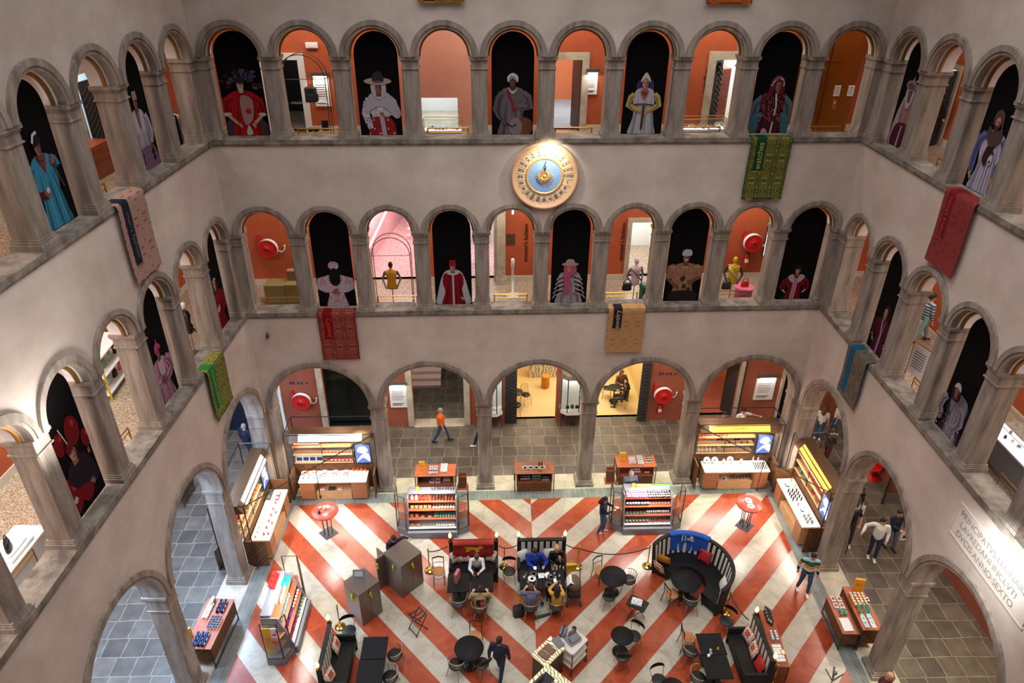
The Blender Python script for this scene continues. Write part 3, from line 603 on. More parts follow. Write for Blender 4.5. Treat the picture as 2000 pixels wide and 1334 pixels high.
def d_shawl(f):
    f.robe((176, 160, 168), .26, .3, .66)
    for i in range(9): z = .64-i*.05; f.band([(-.08-.01*i, z), (-.24-.012*i, z-.05), (-.3-.012*i, z-.12)], .02, (40, 30, 34) if i % 2 else (206, 196, 198)); f.band([(.08+.01*i, z), (.24+.012*i, z-.05), (.3+.012*i, z-.12)], .02, (40, 30, 34) if i % 2 else (206, 196, 198))
    rnd = random.Random(8)
    for i in range(24): f.ell(rnd.uniform(-.02, .16), rnd.uniform(.3, .56), .016, .014, (180, 168, 160), 8)
    f.poly([(-.12, .86), (-.14, .66), (-.1, .3), (.0, .26), (.02, .6), (.15, .7), (.12, .86)], (196, 84, 112)); f.face(0, .79, .07, SK1); f.ell(0, .88, .2, .04, (190, 150, 140)); f.poly([(-.1, .88), (-.07, .98), (.07, .98), (.1, .88)], (186, 150, 142)); f.hand(-.12, .24, .03, SK2); f.hand(.12, .24, .03, SK2)
def d_smiling(f):
    f.robe('print_gold', .26, .24, .68); f.sleeve('print_gold', -1, .32, .52, .3, .44, .2, .66); f.sleeve('print_gold', 1, .34, .5, .32, .46, .18, .66); f.band([(-.32, .44), (-.16, .3)], .06, SK3); f.band([(.34, .46), (.14, .38)], .06, SK3); f.hand(-.14, .3, .04, SK3); f.hand(.12, .38, .04, SK3); f.ell(-.02, .44, .05, .05, (60, 46, 44)); f.ell(.02, .3, .045, .04, (60, 46, 44)); f.ell(.12, .24, .04, .04, (70, 50, 46)); f.face(0, .83, .078, SK2); f.ell(0, .79, .035, .015, (230, 224, 220), 8); f.poly([(-.09, .87), (-.07, .97), (.07, .97), (.09, .87)], (206, 200, 204)); f.poly([(-.24, .2), (.26, .2), (.26, 0), (-.24, 0)], (40, 30, 34))
def d_boy(f):
    f.robe((128, 20, 30), .26, .24, .66); f.sleeve((128, 20, 30), -1, .38, .36, .3, .3, .17, .62); f.sleeve((128, 20, 30), 1, .38, .36, .28, .3, .17, .62); f.poly([(-.26, .66), (-.1, .72), (-.02, .5), (-.14, .52)], (206, 168, 174)); f.poly([(.26, .66), (.1, .72), (.02, .5), (.14, .52)], (206, 168, 174)); f.band([(0, .62), (-.02, .0)], .11, (196, 158, 172)); f.band([(0, .6), (-.02, .0)], .02, (140, 80, 110))
    for q in (-1, 1): f.band([(q*.36, .3), (q*.26, .22)], .04, (214, 180, 186))
    f.poly([(-.1, .8), (-.09, .97), (.09, .97), (.11, .8)], (34, 24, 24)); f.face(0, .82, .078, SK1); f.band([(-.07, .89), (.07, .89)], .04, (34, 24, 24))
def d_white(f):
    f.robe((206, 196, 204), .2, .24, .72, (150, 126, 146)); f.sleeve((210, 200, 208), -1, .27, .46, .22, .32, .12, .68); f.sleeve((200, 190, 200), 1, .27, .46, .22, .32, .12, .68); f.poly([(-.04, .74), (0, .52), (.04, .74)], SK2); f.face(0, .85, .066, SK2); f.poly([(-.07, .89), (-.06, .99), (.06, .99), (.07, .89)], (176, 150, 136), False); f.poly([(-.22, .28), (.22, .28), (.28, 0), (-.26, 0)], (126, 92, 116))
    for q in (-1, 1): f.ell(q*.17, .22, .05, .04, (40, 30, 36)); f.ell(q*.18, .14, .045, .035, (50, 38, 44)); f.hand(q*.18, .28, .03, SK3)
def d_blue(f):
    f.robe((66, 150, 180), .22, .24, .72); f.sleeve((66, 150, 180), -1, .28, .54, .27, .5, .16, .68); f.band([(-.27, .5), (-.3, .4), (-.1, .38)], .09, (86, 30, 40)); f.sleeve((60, 140, 172), 1, .27, .6, .2, .66, .11, .68); f.poly([(-.1, .76), (.1, .76), (.02, .58)], (140, 54, 60), False); f.hand(-.1, .4, .04, SK2); f.ell(-.06, .42, .035, .03, (226, 214, 210)); f.hand(.18, .66, .04, SK2, 1.2); f.band([(.18, .64), (.22, .5), (.26, .38)], .022, (96, 60, 66)); f.band([(.02, .5), (.04, .05)], .012, (36, 96, 124)); f.face(-.02, .84, .07, SK2); f.poly([(-.1, .86), (-.09, .95), (0, .98), (.07, .92), (.05, .88)], (32, 26, 30)); f.band([(-.1, .9), (-.05, .97), (.03, .985)], .03, (226, 220, 218))
def d_reddress(f):
    f.robe((150, 16, 26), .22, .26, .7, (100, 10, 18)); f.sleeve((160, 20, 30), -1, .28, .5, .04, .44, .12, .66); f.sleeve((150, 16, 26), 1, .3, .44, .18, .3, .14, .66); f.poly([(-.1, .4), (.02, .46), (.04, .38), (-.06, .34)], (190, 176, 180)); f.poly([(-.1, .9), (-.13, .7), (.12, .7), (.1, .9)], (40, 26, 30)); f.face(0, .84, .068, SK1); f.band([(-.08, .91), (0, .95), (.08, .91)], .035, (190, 156, 140))
def d_pink(f):
    f.robe((196, 140, 164), .24, .26, .68, (160, 104, 134)); f.sleeve((200, 146, 170), -1, .34, .4, .1, .38, .2, .66); f.sleeve((190, 134, 160), 1, .36, .44, .1, .36, .2, .66); f.poly([(-.08, .7), (0, .76), (.1, .7), (.1, .48), (-.06, .48)], (206, 176, 190)); f.hand(-.04, .38, .045, SK3, .2); f.hand(.04, .34, .045, SK3, 2.2); f.face(0, .83, .07, SK2); f.poly([(-.1, .84), (-.09, .95), (0, .98), (.09, .93), (.09, .87), (0, .9)], (200, 70, 120)); f.poly([(-.02, .95), (0, 1.06), (.03, .95)], (210, 96, 140), False)
def d_balloons(f):
    for x, z, r in ((.14, 1.02, .15), (-.16, 1.0, .12), (.34, .8, .1), (-.26, .34, .2), (.02, .3, .17)): f.ell(x, z, r, r*1.25, (128, 14, 22)); f.ell(x+r*.3, z+r*.5, r*.22, r*.3, (186, 60, 60)); f.band([(x, z-r*1.2), (x*.7, z-r*1.2-.16)], .006, (90, 60, 56))
    f.poly([(-.2, .66), (.0, .74), (.22, .64), (.34, .4), (.3, .2), (.1, .3), (-.12, .36), (-.24, .5)], (38, 24, 40)); f.hand(.3, .62, .03, SK2, 1.6); f.hand(.16, .28, .04, SK2); f.face(-.02, .8, .085, SK1); f.poly([(-.12, .82), (-.1, .95), (0, .99), (.08, .93), (.06, .87)], (110, 24, 26)); f.band([(-.14, 1.2), (-.06, .95)], .014, (226, 216, 214)); f.poly([(-.26, .34), (-.22, .28), (-.28, .24), (-.34, .29)], (214, 190, 150), False)
def d_longhat(f):
    f.poly([(-.1, .8), (-.3, .4), (-.34, .0), (-.1, 0), (.12, .4), (.13, .8)], (190, 182, 192)); f.robe((172, 132, 124), .18, .2, .66); f.poly([(-.2, .32), (.22, .34), (.26, 0), (-.26, 0)], (96, 30, 44)); f.band([(.0, .32), (-.04, .02)], .05, (180, 174, 188)); f.sleeve('print_mag', 1, .26, .4, .16, .3, .12, .62)
    for i in range(5): f.band([(-.16+i*.09, .3), (-.2+i*.1, .02)], .012, (60, 20, 32))
    f.poly([(-.12, .68), (-.11, .88), (.11, .88), (.12, .68), (0, .56)], (200, 190, 194)); f.face(0, .78, .07, SK2, (120, 96, 86)); f.ell(0, .88, .17, .07, (176, 138, 132)); f.ell(0, .87, .12, .045, (120, 86, 84)); f.poly([(-.02, .92), (.04, 1.02), (.08, .92)], (180, 150, 150), False)
def d_scarf(f):
    f.robe((206, 198, 214), .24, .24, .7, (176, 164, 186)); f.sleeve((110, 110, 168), -1, .33, .46, .28, .2, .15, .68); f.sleeve((110, 110, 168), 1, .33, .46, .26, .24, .15, .68); f.hand(-.28, .18, .035, SK1); f.hand(.22, .22, .04, SK1); f.poly([(-.04, .6), (.06, .6), (.0, .34), (-.1, .42)], (70, 30, 38)); f.band([(-.02, .56), (.12, .5)], .02, (60, 28, 34)); f.ell(.08, .42, .05, .06, (214, 206, 216)); f.ell(.08, .4, .018, .02, (60, 28, 34))
    f.poly([(-.14, .78), (-.16, .66), (0, .56), (.16, .66), (.13, .8), (0, .7)], (92, 72, 66)); f.poly([(-.1, .8), (-.1, .93), (0, .99), (.1, .93), (.12, .78), (.06, .88), (-.05, .88)], (98, 76, 70)); f.face(0, .83, .066, SK1, (80, 54, 46))
def d_girl(f):
    f.poly([(-.1, .9), (-.12, .66), (.12, .66), (.1, .92), (0, .98)], (50, 32, 32)); f.robe((88, 22, 38), .22, .24, .68); f.sleeve((84, 20, 36), -1, .3, .46, .28, .3, .14, .64); f.sleeve((84, 20, 36), 1, .3, .46, .28, .3, .14, .64); f.band([(-.06, .68), (0, .4), (-.03, .0)], .04, (176, 150, 176)); f.band([(.06, .68), (.03, .4), (.02, .0)], .02, (150, 120, 150)); f.hand(-.27, .24, .035, SK1); f.hand(.26, .24, .035, SK1); f.face(0, .83, .075, SK1)
    for q in (-1, 1): f.band([(q*.24, .31), (q*.32, .31)], .03, (160, 140, 176))
def d_crown(f):
    f.robe((54, 48, 62), .28, .32, .66); f.robe((150, 140, 152), .22, .16, .7); rnd = random.Random(12)
    for i in range(90): f.ell(rnd.uniform(-.18, .18), rnd.uniform(.04, .66), .008, .012, (196, 188, 196), 6)
    for i in range(30): q = rnd.choice((-1, 1)); f.ell(q*rnd.uniform(.2, .34), rnd.uniform(.02, .34), .016, .016, (190, 184, 190), 8)
    f.sleeve((150, 140, 154), -1, .32, .44, .2, .34, .16, .66); f.sleeve((150, 140, 154), 1, .32, .44, .2, .3, .16, .66); f.hand(-.2, .32, .03, SK2); f.hand(.18, .28, .03, SK2); f.poly([(-.1, .88), (-.1, .7), (.1, .7), (.1, .88)], (40, 30, 34)); f.face(0, .83, .066, SK2); f.poly([(-.09, .87), (-.08, .93), (-.05, .96), (0, .98), (.05, .96), (.08, .93), (.09, .87), (0, .9)], (204, 192, 190))
PORT = [('back', 3, 0, d_feathers, 'a bearded man in a red shirt under a ruff of feathers', {'s': 1.12}), ('back', 3, 2, d_widehat, 'a woman in a wide brimmed hat, white scarf and striped skirt', {'s': 1.12}), ('back', 3, 4, d_drum, 'a man in a grey robe and white cap holding a drum', {'s': 1.12}), ('back', 3, 6, d_bride, 'a woman in a white dress with yellow sleeves and purple hair', {'s': 1.12}), ('back', 3, 8, d_hooded, 'a figure in a maroon and white beaded hood', {'s': 1.08}),
        ('back', 2, 1, d_floral, 'a dark figure in a pink and white floral robe with folded arms', {'s': 1.0}), ('back', 2, 3, d_fez, 'a boy in a red kaftan, red fez and white cape', {}), ('back', 2, 5, d_shawl, 'a woman in a hat, pink scarf and striped shawl', {}), ('back', 2, 7, d_smiling, 'a smiling man in a patterned tunic and white cap', {'s': 1.18}), ('back', 2, 9, d_boy, 'a child in a red coat with a pale embroidered collar', {'s': .8}),
        ('left', 3, 1, d_white, 'a man in a long white robe and tall cap', {'s': 1.2}), ('left', 3, 3, d_blue, 'a person in a turquoise robe holding beads', {'s': 1.2}), ('left', 2, 0, d_reddress, 'a woman in a long red dress', {'s': 1.1}), ('left', 2, 2, d_pink, 'a woman wrapped in pale pink cloth', {'s': 1.08}), ('left', 2, 4, d_balloons, 'a person in a dark jacket among red balloons', {'s': 1.1}),
        ('right', 3, 0, d_longhat, 'a bearded person in a round hat and long pale cloths', {'s': 1.2}), ('right', 3, 2, d_scarf, 'a man in a white robe with blue sleeves and brown scarf', {'s': 1.2}), ('right', 2, 1, d_girl, 'a girl in a maroon coat', {'s': 1.0}), ('right', 2, 3, d_crown, 'a woman in a pale patterned gown with a small crown', {'s': 1.0})]
for side, lv, j, fn, lab, kw in PORT:
    kw = dict(kw); kw['draw'] = fn; portrait(side, lv, j, kw, 'portrait banner of '+lab)
# carpets hung over the sills ---------------------------------------
def carpet(side, lv, x, mat, drop, tagmat, word, lab, wordcol='print_190_150_110', edge=None, tw=.29, off=-.3, ln=.95, w=1.23, flip=False, ztop=None):
    F = FR[side]; st = LV[lv][1] if ztop is None else ztop; t = thing('hanging_carpet', lab, 'carpet', F.P(x, 0, st), F.a, 'carpets hung over the sills')
    def prof(v):   # v 0..1 from the inner edge over the sill lip and down
        L = .36+drop; d = v*L
        if d < .30: return (.22-d, .012)
        if d < .42: a = (d-.30)/.12*pi/2; return (-.08-.03*sin(a), .012-.03*(1-cos(a)))
        return (-.115-.012*sin(d*3), -.018-(d-.42))
    m = MB(); m.grid(lambda u, v: (-w/2+u*w+.006*sin(v*20)*v, prof(v)[0]+.006*sin(u*9+v*3)*min(1, v*2), prof(v)[1]), 16, 30)
    m.grid(lambda u, v: (-w/2+u*w+.006*sin(v*20)*v, prof(v)[0]+.006*sin(u*9+v*3)*min(1, v*2)+(.012 if v > .3 else 0), prof(v)[1]-(.008 if v < .3 else 0)), 16, 30)
    m.build('cloth', mat, t, fixn=False)
    if edge:
        e = MB()
        for u0, u1 in ((0, .018), (.982, 1)): e.grid(lambda u, v: (-w/2+(u0+u*(u1-u0))*w+.006*sin(v*20)*v, prof(v)[0]-.004+.006*sin((u0+u*(u1-u0))*9+v*3)*min(1, v*2), prof(v)[1]), 1, 30)
        e.grid(lambda u, v: (-w/2+u*w, prof(.985+v*.015)[0]-.004, prof(.985+v*.015)[1]), 4, 1); e.build('border', edge, t, fixn=False)
    if tagmat:
        e = MB(); x0 = off-tw/2; v1 = (.42+ln)/(.36+drop)
        e.grid(lambda u, v: (x0+u*tw+.006*sin(v*v1*20)*v*v1, prof(v*v1)[0]-.006+.006*sin((x0+u*tw+w/2)/w*9+v*v1*3)*min(1, v*v1*2), prof(v*v1)[1]+.004*(v*v1 < .3)), 3, 24)
        lb = e.build('name_strip', tagmat, t, fixn=False)
        if word:
            if wordcol.startswith('print_') and wordcol not in MATS: flat(wordcol, tuple(int(q) for q in wordcol.split('_')[1:]), .8, noise=0)
            e = MB(); R = Matrix.Rotation(pi/2, 4, 'X'); sp = Matrix.Rotation((pi/2 if flip else -pi/2), 4, 'Y')
            add_text(e, word, .25 if len(word) < 9 else .2, Matrix.Translation((off, -.14, -.05-ln/2))@sp@R); e.box(off-tw/2, off+tw/2, -.14, -.132, -.045-ln, -.03-ln)
            e.build('lettering', wordcol, lb, fixn=False)
    return t
for r_, g_, b_ in ((14, 62, 28), (10, 60, 30), (176, 160, 96), (120, 6, 12), (110, 10, 16), (30, 30, 34), (24, 34, 44), (120, 22, 34), (24, 110, 52), (20, 84, 112), (84, 44, 18), (110, 26, 16), (190, 70, 40), (190, 150, 110), (96, 92, 84), (170, 70, 74), (120, 170, 90), (190, 160, 96)):
    flat('print_%d_%d_%d' % (r_, g_, b_), (r_, g_, b_), .85, noise=.03, spec=.15)
c = tcenter
carpet('back', 3, c('back', 3, 8)+.02, 'damask_green', 1.9, 'print_14_62_28', 'watches', 'green and gold floral carpet lettered watches, hung below the second gallery', 'print_176_160_96', 'print_10_60_30')
carpet('back', 2, c('back', 2, 1)-.02, 'damask_red', 1.8, 'print_120_6_12', 'jewelry', 'dark red floral carpet lettered jewelry, hung below the first gallery', 'print_190_70_40', 'print_110_10_16')
carpet('back', 2, c('back', 2, 6)+.02, 'damask_tan', 1.72, 'print_30_30_34', 'jewelry', 'tan patterned carpet lettered jewelry in a black strip', 'print_190_150_110', ln=.72)
carpet('left', 3, c('left', 3, 2)-.08, 'damask_rose', 1.9, 'print_24_34_44', 'men\'s fashion', 'pale rose flowered carpet lettered men\'s fashion, on the left wall', 'print_96_92_84', ln=1.45, flip=True)
carpet('right', 3, c('right', 3, 2)+.18, 'damask_brick', 1.85, 'print_120_22_34', 'men\'s shoes', 'brick red carpet lettered men\'s shoes, on the right wall', 'print_170_70_74', ln=1.1)
carpet('left', 2, c('left', 2, 1), 'damask_lime', 1.72, 'print_24_110_52', 'women\'s fashion', 'bright green and yellow carpet over the left wall sill', 'print_120_170_90', 'print_10_60_30', ln=1.35, flip=True)
carpet('right', 2, c('right', 2, 1)-.1, 'damask_blue', 1.72, 'print_20_84_112', None, 'blue and brown scrolled carpet over the right wall sill', edge='print_20_84_112', ln=1.5)
carpet('back', 3, c('back', 3, 3)-.02, 'damask_gold', 1.3, 'print_84_44_18', 'women', 'ochre carpet cut by the top edge of the picture', 'print_190_160_96', ln=1.2, ztop=18.13)
carpet('back', 3, c('back', 3, 7)+.05, 'damask_orange', 1.3, None, None, 'orange and red flowered carpet at the top, above the right half of the arches', edge='print_110_26_16', ztop=18.13)
# clock -------------------------------------------------------------
ck = thing('wall_clock', 'large round clock with Roman numerals and a golden sun on a blue disc', 'clock', BK.P(0, 0, 12.2), BK.a)
flat('clock_stone', (206, 166, 128), .6); flat('clock_cell', (222, 196, 164), .6); flat('clock_blue', (128, 164, 206), .6, noise=.1, nscale=5); flat('numeral', (58, 46, 44), .6, noise=0); flat('clock_gold', (226, 176, 110), .35, .3, noise=0)
Ry = Matrix.Rotation(pi/2, 4, 'X')
m = MB(); m.T = Ry; m.lathe([(.70, .03), (.86, .05), (.9, .09), (.93, .10), (.95, .14), (1.0, .13), (1.02, .06), (1.02, -.02)], n=64, cap=False); m.build('rim', 'clock_stone', ck, fixn=True)
m = MB(); m.T = Ry; m.lathe([(.55, .05), (.88, .045)], n=64, cap=False)
for i in range(24):
    a = 2*pi*(i+.5)/24; m.tube([(.56*cos(a), .56*sin(a), .052), (.88*cos(a), .88*sin(a), .05)], .008, 4)
m.build('dial', 'clock_cell', ck)
m = MB(); m.T = Ry; m.lathe([(.5, .05), (.52, .075), (.555, .075), (.57, .05)], n=64, cap=False); m.build('inner_ring', 'clock_gold', ck)
m = MB(); m.T = Ry; m.lathe([(.001, .03), (.52, .045)], n=48, cap=False)
m.build('blue_disc', 'clock_blue', ck)
m = MB()
for i, s_ in enumerate(['XXIIII', 'I', 'II', 'III', 'IIII', 'V', 'VI', 'VII', 'VIII', 'IX', 'X', 'XI', 'XII', 'XIII', 'XIIII', 'XV', 'XVI', 'XVII', 'XVIII', 'XIX', 'XX', 'XXI', 'XXII', 'XXIII']):
    a = -2*pi*i/24; add_text(m, s_, .14, Matrix.Translation((0, -.056, 0))@Ry@Matrix.Rotation(a, 4, 'Z')@Matrix.Translation((.715, 0, 0)))
m.build('numerals', 'numeral', ck, fixn=False)
sn = MB(); sn.T = Ry; sn.ball((0, 0, .06), .075, 20, 10, 0, 1, 1, .6)
for q in (-1, 1): sn.ball((q*.026, .02, .1), .011, 8, 6)
sn.tube([(0, .02, .1), (0, -.012, .11)], .008, 6)
for i in range(20):
    a = 2*pi*i/20; P = [(cos(a+.16*sin(k*1.6))*r, sin(a+.16*sin(k*1.6))*r, .075) for k, r in enumerate((.07, .13, .18, .23, .28))]
    sn.tube(P, [.014, .015, .012, .008, .002], 6)
sn = sn.build('golden_sun', 'clock_gold', ck)
m = MB(); m.T = Ry; m.tube([(0, .2, .1), (.02, .27, .1), (-.01, .35, .1), (.03, .43, .1), (.02, .53, .1)], [.02, .018, .014, .01, .003], 6); m.build('hand', 'numeral', ck)
spot('clock_lamp', BK.P(.2, -.55, 13.2), BK.P(.1, 0, 12.6), 150, 130, .9, (1, .86, .68), .04)
# inscription tablet on the right wall
tb = MB(); tb.box(-1.35, 1.35, -.02, 0, -.42, .42, 0); tb.box(-1.38, 1.38, -.03, -.0, .42, .46, 0); tb.box(-1.38, 1.38, -.03, 0, -.46, -.42, 0)
for i, ln_ in enumerate(('PRINCIPATVS\u00b7LEONARDI', 'LAVREDANI\u00b7INCLVTI', 'DVCIS\u00b7ANNO\u00b7SEXTO')): add_text(tb, ln_, .225, Matrix.Translation((0 if i == 0 else -.1, -.024, .25-.26*i))@Ry, 1)
flat('tablet_stone', (206, 192, 179), .9); flat('carved', (140, 130, 122), .9)
tag(tb.build('stone_inscription', ['tablet_stone', 'carved'], None, RT.P(10.3, 0, 6.72), RT.a, fixn=False), 'carved Latin inscription on the right wall between arcades', 'inscription')
spot('inscription_lamp', RT.P(10.9, -1.0, 7.9), RT.P(10.6, 0, 7.0), 330, 100, .9, (.9, .98, 1), .1)
spot('left_wall_lamp', LF.P(-10.0, -.9, 9.8), LF.P(-9.8, 0, 11.3), 420, 120, .9, (1, 1, .97), .45)
# ================================================================ things in the galleries
def obj1(mb, name, mats, label, cat, loc, rotz=0, group=None, fixn=True): return tag(mb.build(name, mats, None, loc, rotz, fixn=fixn), label, cat, group)
RAILS = [('back', 2, 0, -.5, .62), ('back', 2, 2, -.65, .65), ('back', 2, 4, -.55, .55), ('back', 2, 6, -.6, .5), ('back', 2, 8, -.6, .5), ('back', 3, 1, -.6, .6), ('back', 3, 3, -.6, .6), ('back', 3, 5, -.6, .5), ('back', 3, 7, -.6, .6), ('back', 3, 9, -.6, .5), ('left', 2, 1, -.6, .5), ('left', 2, 3, -.6, .55), ('left', 2, 5, -.6, .55), ('left', 3, 2, -.6, .5), ('left', 3, 4, -.6, .5), ('right', 2, 0, -.5, .6), ('right', 2, 2, -.5, .6), ('right', 2, 4, -.5, .6), ('right', 3, 1, -.5, .6), ('right', 3, 3, -.5, .6)]
WN = {('back', 2): 'back wall first gallery', ('back', 3): 'back wall second gallery', ('left', 2): 'left wall first gallery', ('left', 3): 'left wall second gallery', ('right', 2): 'right wall first gallery', ('right', 3): 'right wall second gallery'}
for sd, lv, j, a, b in RAILS:
    F = FR[sd]; zf = Z2 if lv == 2 else Z3; h = (7.93 if lv == 2 else 13.44)-zf
    t = thing('brass_rail', 'low brass rail behind the %s open arch of the %s' % (ORD[j], WN[(sd, lv)]), 'railing', F.P(tcenter(sd, lv, j), .72, zf), F.a, 'brass rails')
    m = MB(); m.bar((a, 0, h), (b, 0, h), .035); m.bar((a, 0, h-.13), (b, 0, h-.13), .02); m.build('bar', 'brass', t)
    for x in (a, b): m = MB(); m.bar((x, 0, 0), (x, 0, h), .03); m.build('post', 'brass', t)
def hose_reel(F, x, y, z, lab, r=.33, ext=False):
    t = thing('hose_reel', lab, 'fire hose', F.P(x, y, z), F.a, 'fire hose reels'); R = Matrix.Rotation(pi/2, 4, 'X')
    m = MB(); m.T = R; m.lathe([(.001, .30), (.05, .32), (.06, .29), (r*.93, .27), (r, .285), (r, .26)], n=36, cap=False); m.build('disc', 'red', t)
    m = MB(); m.T = R; m.lathe([(r*1.02, .27), (r*1.04, .25), (r*.9, .22), (r*.9, .14), (r*1.04, .12), (r*1.02, .1), (.05, .1)], n=36, cap=False); m.build('drum', 'white', t)
    m = MB(); m.T = R; m.lathe([(.001, .325), (.035, .33), (.035, .29)], n=14, cap=False); m.build('hub', 'black', t)
    m = MB(); m.box(-r-.02, -r+.08, -.12, 0, -.05, r+.1); m.bar((0, -.1, 0), (-r, -.06, 0), .04); m.build('bracket', 'red', t)
    m = MB(); m.tube([(r*.9, -.12, -.1), (r+.12, -.08, -.18), (r+.2, -.05, -.1), (r+.22, -.05, .0)], .02, 6); m.cyl(r+.22, -.05, 0, .07, .03); m.build('nozzle', 'white', t)
def extinguisher(F, x, y, z, lab):
    t = thing('fire_extinguisher', lab, 'fire extinguisher', F.P(x, y, z), F.a)
    m = MB(); m.lathe([(.08, 0), (.085, .03), (.085, .36), (.06, .43), (.03, .46)], n=16); m.build('cylinder', 'red', t)
    m = MB(); m.lathe([(.03, .45), (.03, .5)], n=10); m.box(-.02, .08, -.012, .012, .5, .53); m.tube([(.03, 0, .48), (.12, -.02, .42), (.1, -.03, .2)], .012, 6); m.build('valve', 'black', t)
    m = MB(); m.lathe([(.087, .15), (.087, .3)], n=16, a0=-2.6, a1=-.5, cap=False); m.build('sticker', 'white', t)
hose_reel(BK, -9.42, G2, 8.78, 'red fire hose reel behind the leftmost arch of the first gallery'); hose_reel(BK, 7.95, G2, 8.78, 'red fire hose reel above an extinguisher on the first gallery'); extinguisher(BK, 7.85, G2-.12, 7.85, 'small red extinguisher on the first gallery wall')
hose_reel(BK, -9.5, G1, 1.5, 'red fire hose reel on the ground floor wall at left', .38); hose_reel(BK, 5.75, G1, 1.42, 'red fire hose reel on the ground floor wall at right', .38); extinguisher(BK, 5.7, G1-.12, .42, 'red extinguisher below the ground floor hose reel at right')
def lit_panel(F, x0, x1, y, z0, z1, lab):
    t = thing('wall_notice', lab, 'sign', F.P((x0+x1)/2, y, z0), F.a, 'lit notice panels'); w = (x1-x0)/2; h = z1-z0; m = MB()
    m.bbox(-w, w, -.05, 0, 0, h, .01); m.build('board', 'white', t); m = MB(); m.box(-w-.02, w+.02, -.14, 0, h, h+.14); m.build('lamp_hood', 'steel', t)
    m = MB()
    for i in range(6): m.box(-w*.75, w*(.6-.1*(i % 3)), -.054, -.05, h*(.72-.075*i), h*(.735-.075*i))
    for i in range(2): m.box(-w*.75, w*(.5-.2*i), -.054, -.05, h*(.16-.06*i), h*(.19-.06*i))
    m.build('print', 'graphite', t)
    o = area('notice_light', F.P((x0+x1)/2, y-.16, z0+h+.02), (radians(28), 0, F.a), w*1.6, .04, 7, (1, .97, .95))
lit_panel(BK, -7.15, -6.64, G2, 13.6, 14.5, 'lit white notice board on the orange second gallery wall'); lit_panel(BK, 1.55, 1.92, G2, 13.95, 14.6, 'small lit plaque beside the blue floored doorway')
lit_panel(BK, -5.85, -5.1, G1, 1.0, 2.15, 'lit white notice board left of the stone steps'); lit_panel(BK, 9.75, 10.6, G1, 1.0, 2.15, 'lit white notice board on the ground floor at right')
def wtext(F, s, x, y, z, size, lab, vert=True, name='wall_lettering', mat='black'):
    m = MB(); R = Matrix.Rotation(pi/2, 4, 'X'); add_text(m, s, size, (Matrix.Rotation(-pi/2, 4, 'Y') if vert else Matrix.Identity(4))@R); return obj1(m, name, mat, lab, 'lettering', F.P(x, y, z), F.a, None, False)
wtext(BK, "women's fashion", -.3, G2-.012, 8.8, .22, "vertical words women's fashion beside the white post"); wtext(BK, "women's fashion", 3.2, G2-.012, 8.8, .22, "vertical words women's fashion beside the white doorway"); wtext(BK, 'watches', 5.45, G2-.012, 14.35, .24, 'vertical word watches on the second gallery wall')
m = MB(); [m.prism([(a, 0), (a+.08, 0), (a+w_, .012), (a, .012)], 0, h_) for a, w_, h_ in ((-.4, .05, .13), (-.28, .05, .13), (-.1, .06, .1), (.05, .08, .11), (.25, .1, .06))]; obj1(m, 'wall_marking', 'graphite', 'small dark marks above the left ground floor hose reel', 'marking', BK.P(-9.5, G1-.014, 2.25), BK.a); m = MB(); [m.prism([(a, 0), (a+.08, 0), (a+w_, .012), (a, .012)], 0, h_) for a, w_, h_ in ((-.4, .05, .13), (-.28, .05, .13), (-.1, .06, .1), (.05, .08, .11), (.25, .1, .06))]; obj1(m, 'wall_marking', 'graphite', 'small dark marks above the right ground floor hose reel', 'marking', BK.P(5.9, G1-.014, 2.35), BK.a)
for x, z, y, l in ((-7.04, 15.35, G2, 'white emergency light above the second gallery wire rack'), (5.9, 3.0, G1, 'white emergency light above the right ground floor hose')):
    m = MB(); m.bbox(-.19, .19, -.09, 0, 0, .16, .02); m.box(-.14, .14, -.1, -.09, .03, .12); obj1(m, 'emergency_light', 'white', l, 'light', BK.P(x, y, z), BK.a)
# --- wire arch display racks ---
def wire_rack(F, x, y, z, w, h, lab, shelves=()):
    t = thing('wire_display_rack', lab, 'display rack', F.P(x, y, z), F.a, 'wire arch racks'); r = w/2
    for d in (-.2, .2):
        m = MB(); m.tube([(-r, d, 0), (-r, d, h-r)]+[(-r*cos(pi*i/16), d, h-r+r*sin(pi*i/16)) for i in range(1, 16)]+[(r, d, h-r), (r, d, 0)], .014, 6); m.build('hoop', 'bronze_metal', t)
    m = MB()
    for zz in (.35, h-r): m.bar((-r, -.2, zz), (-r, .2, zz), .014); m.bar((r, -.2, zz), (r, .2, zz), .014); m.bar((-r, -.2, zz), (r, -.2, zz), .014)
    m.build('cross_bars', 'bronze_metal', t)
    for s in shelves: m = MB(); m.bbox(-r+.02, r-.02, -.2, .2, s, s+.02, .01); m.build('shelf', 'glass', t)
wire_rack(BK, -4.87, 1.0, Z2, 1.25, 2.67, 'bronze wire double arch around the orange mannequin'); wire_rack(BK, -6.97, 1.0, Z3, 1.32, 2.72, 'bronze wire arch rack with glass shelves on the second gallery', (.55, 1.38))
def blob(pts, name, mat, parent, vox=.02, m=0):
    pass
def handbag(w, h, d):
    m = MB(); m.lathe([(.9, 0), (1, .1), (.93, .6), (.78, 1), (.6, 1.02)], n=20, sx=w/2, sy=d/2); 
    for i, v in enumerate(m.v): m.v[i] = (v[0], v[1], v[2]*h)
    m.tube([(-w*.36, 0, h*.95)]+[(-w*.36*cos(pi*i/10), 0, h*.95+h*.62*sin(pi*i/10)) for i in range(1, 10)]+[(w*.36, 0, h*.95)], .014, 6); return m
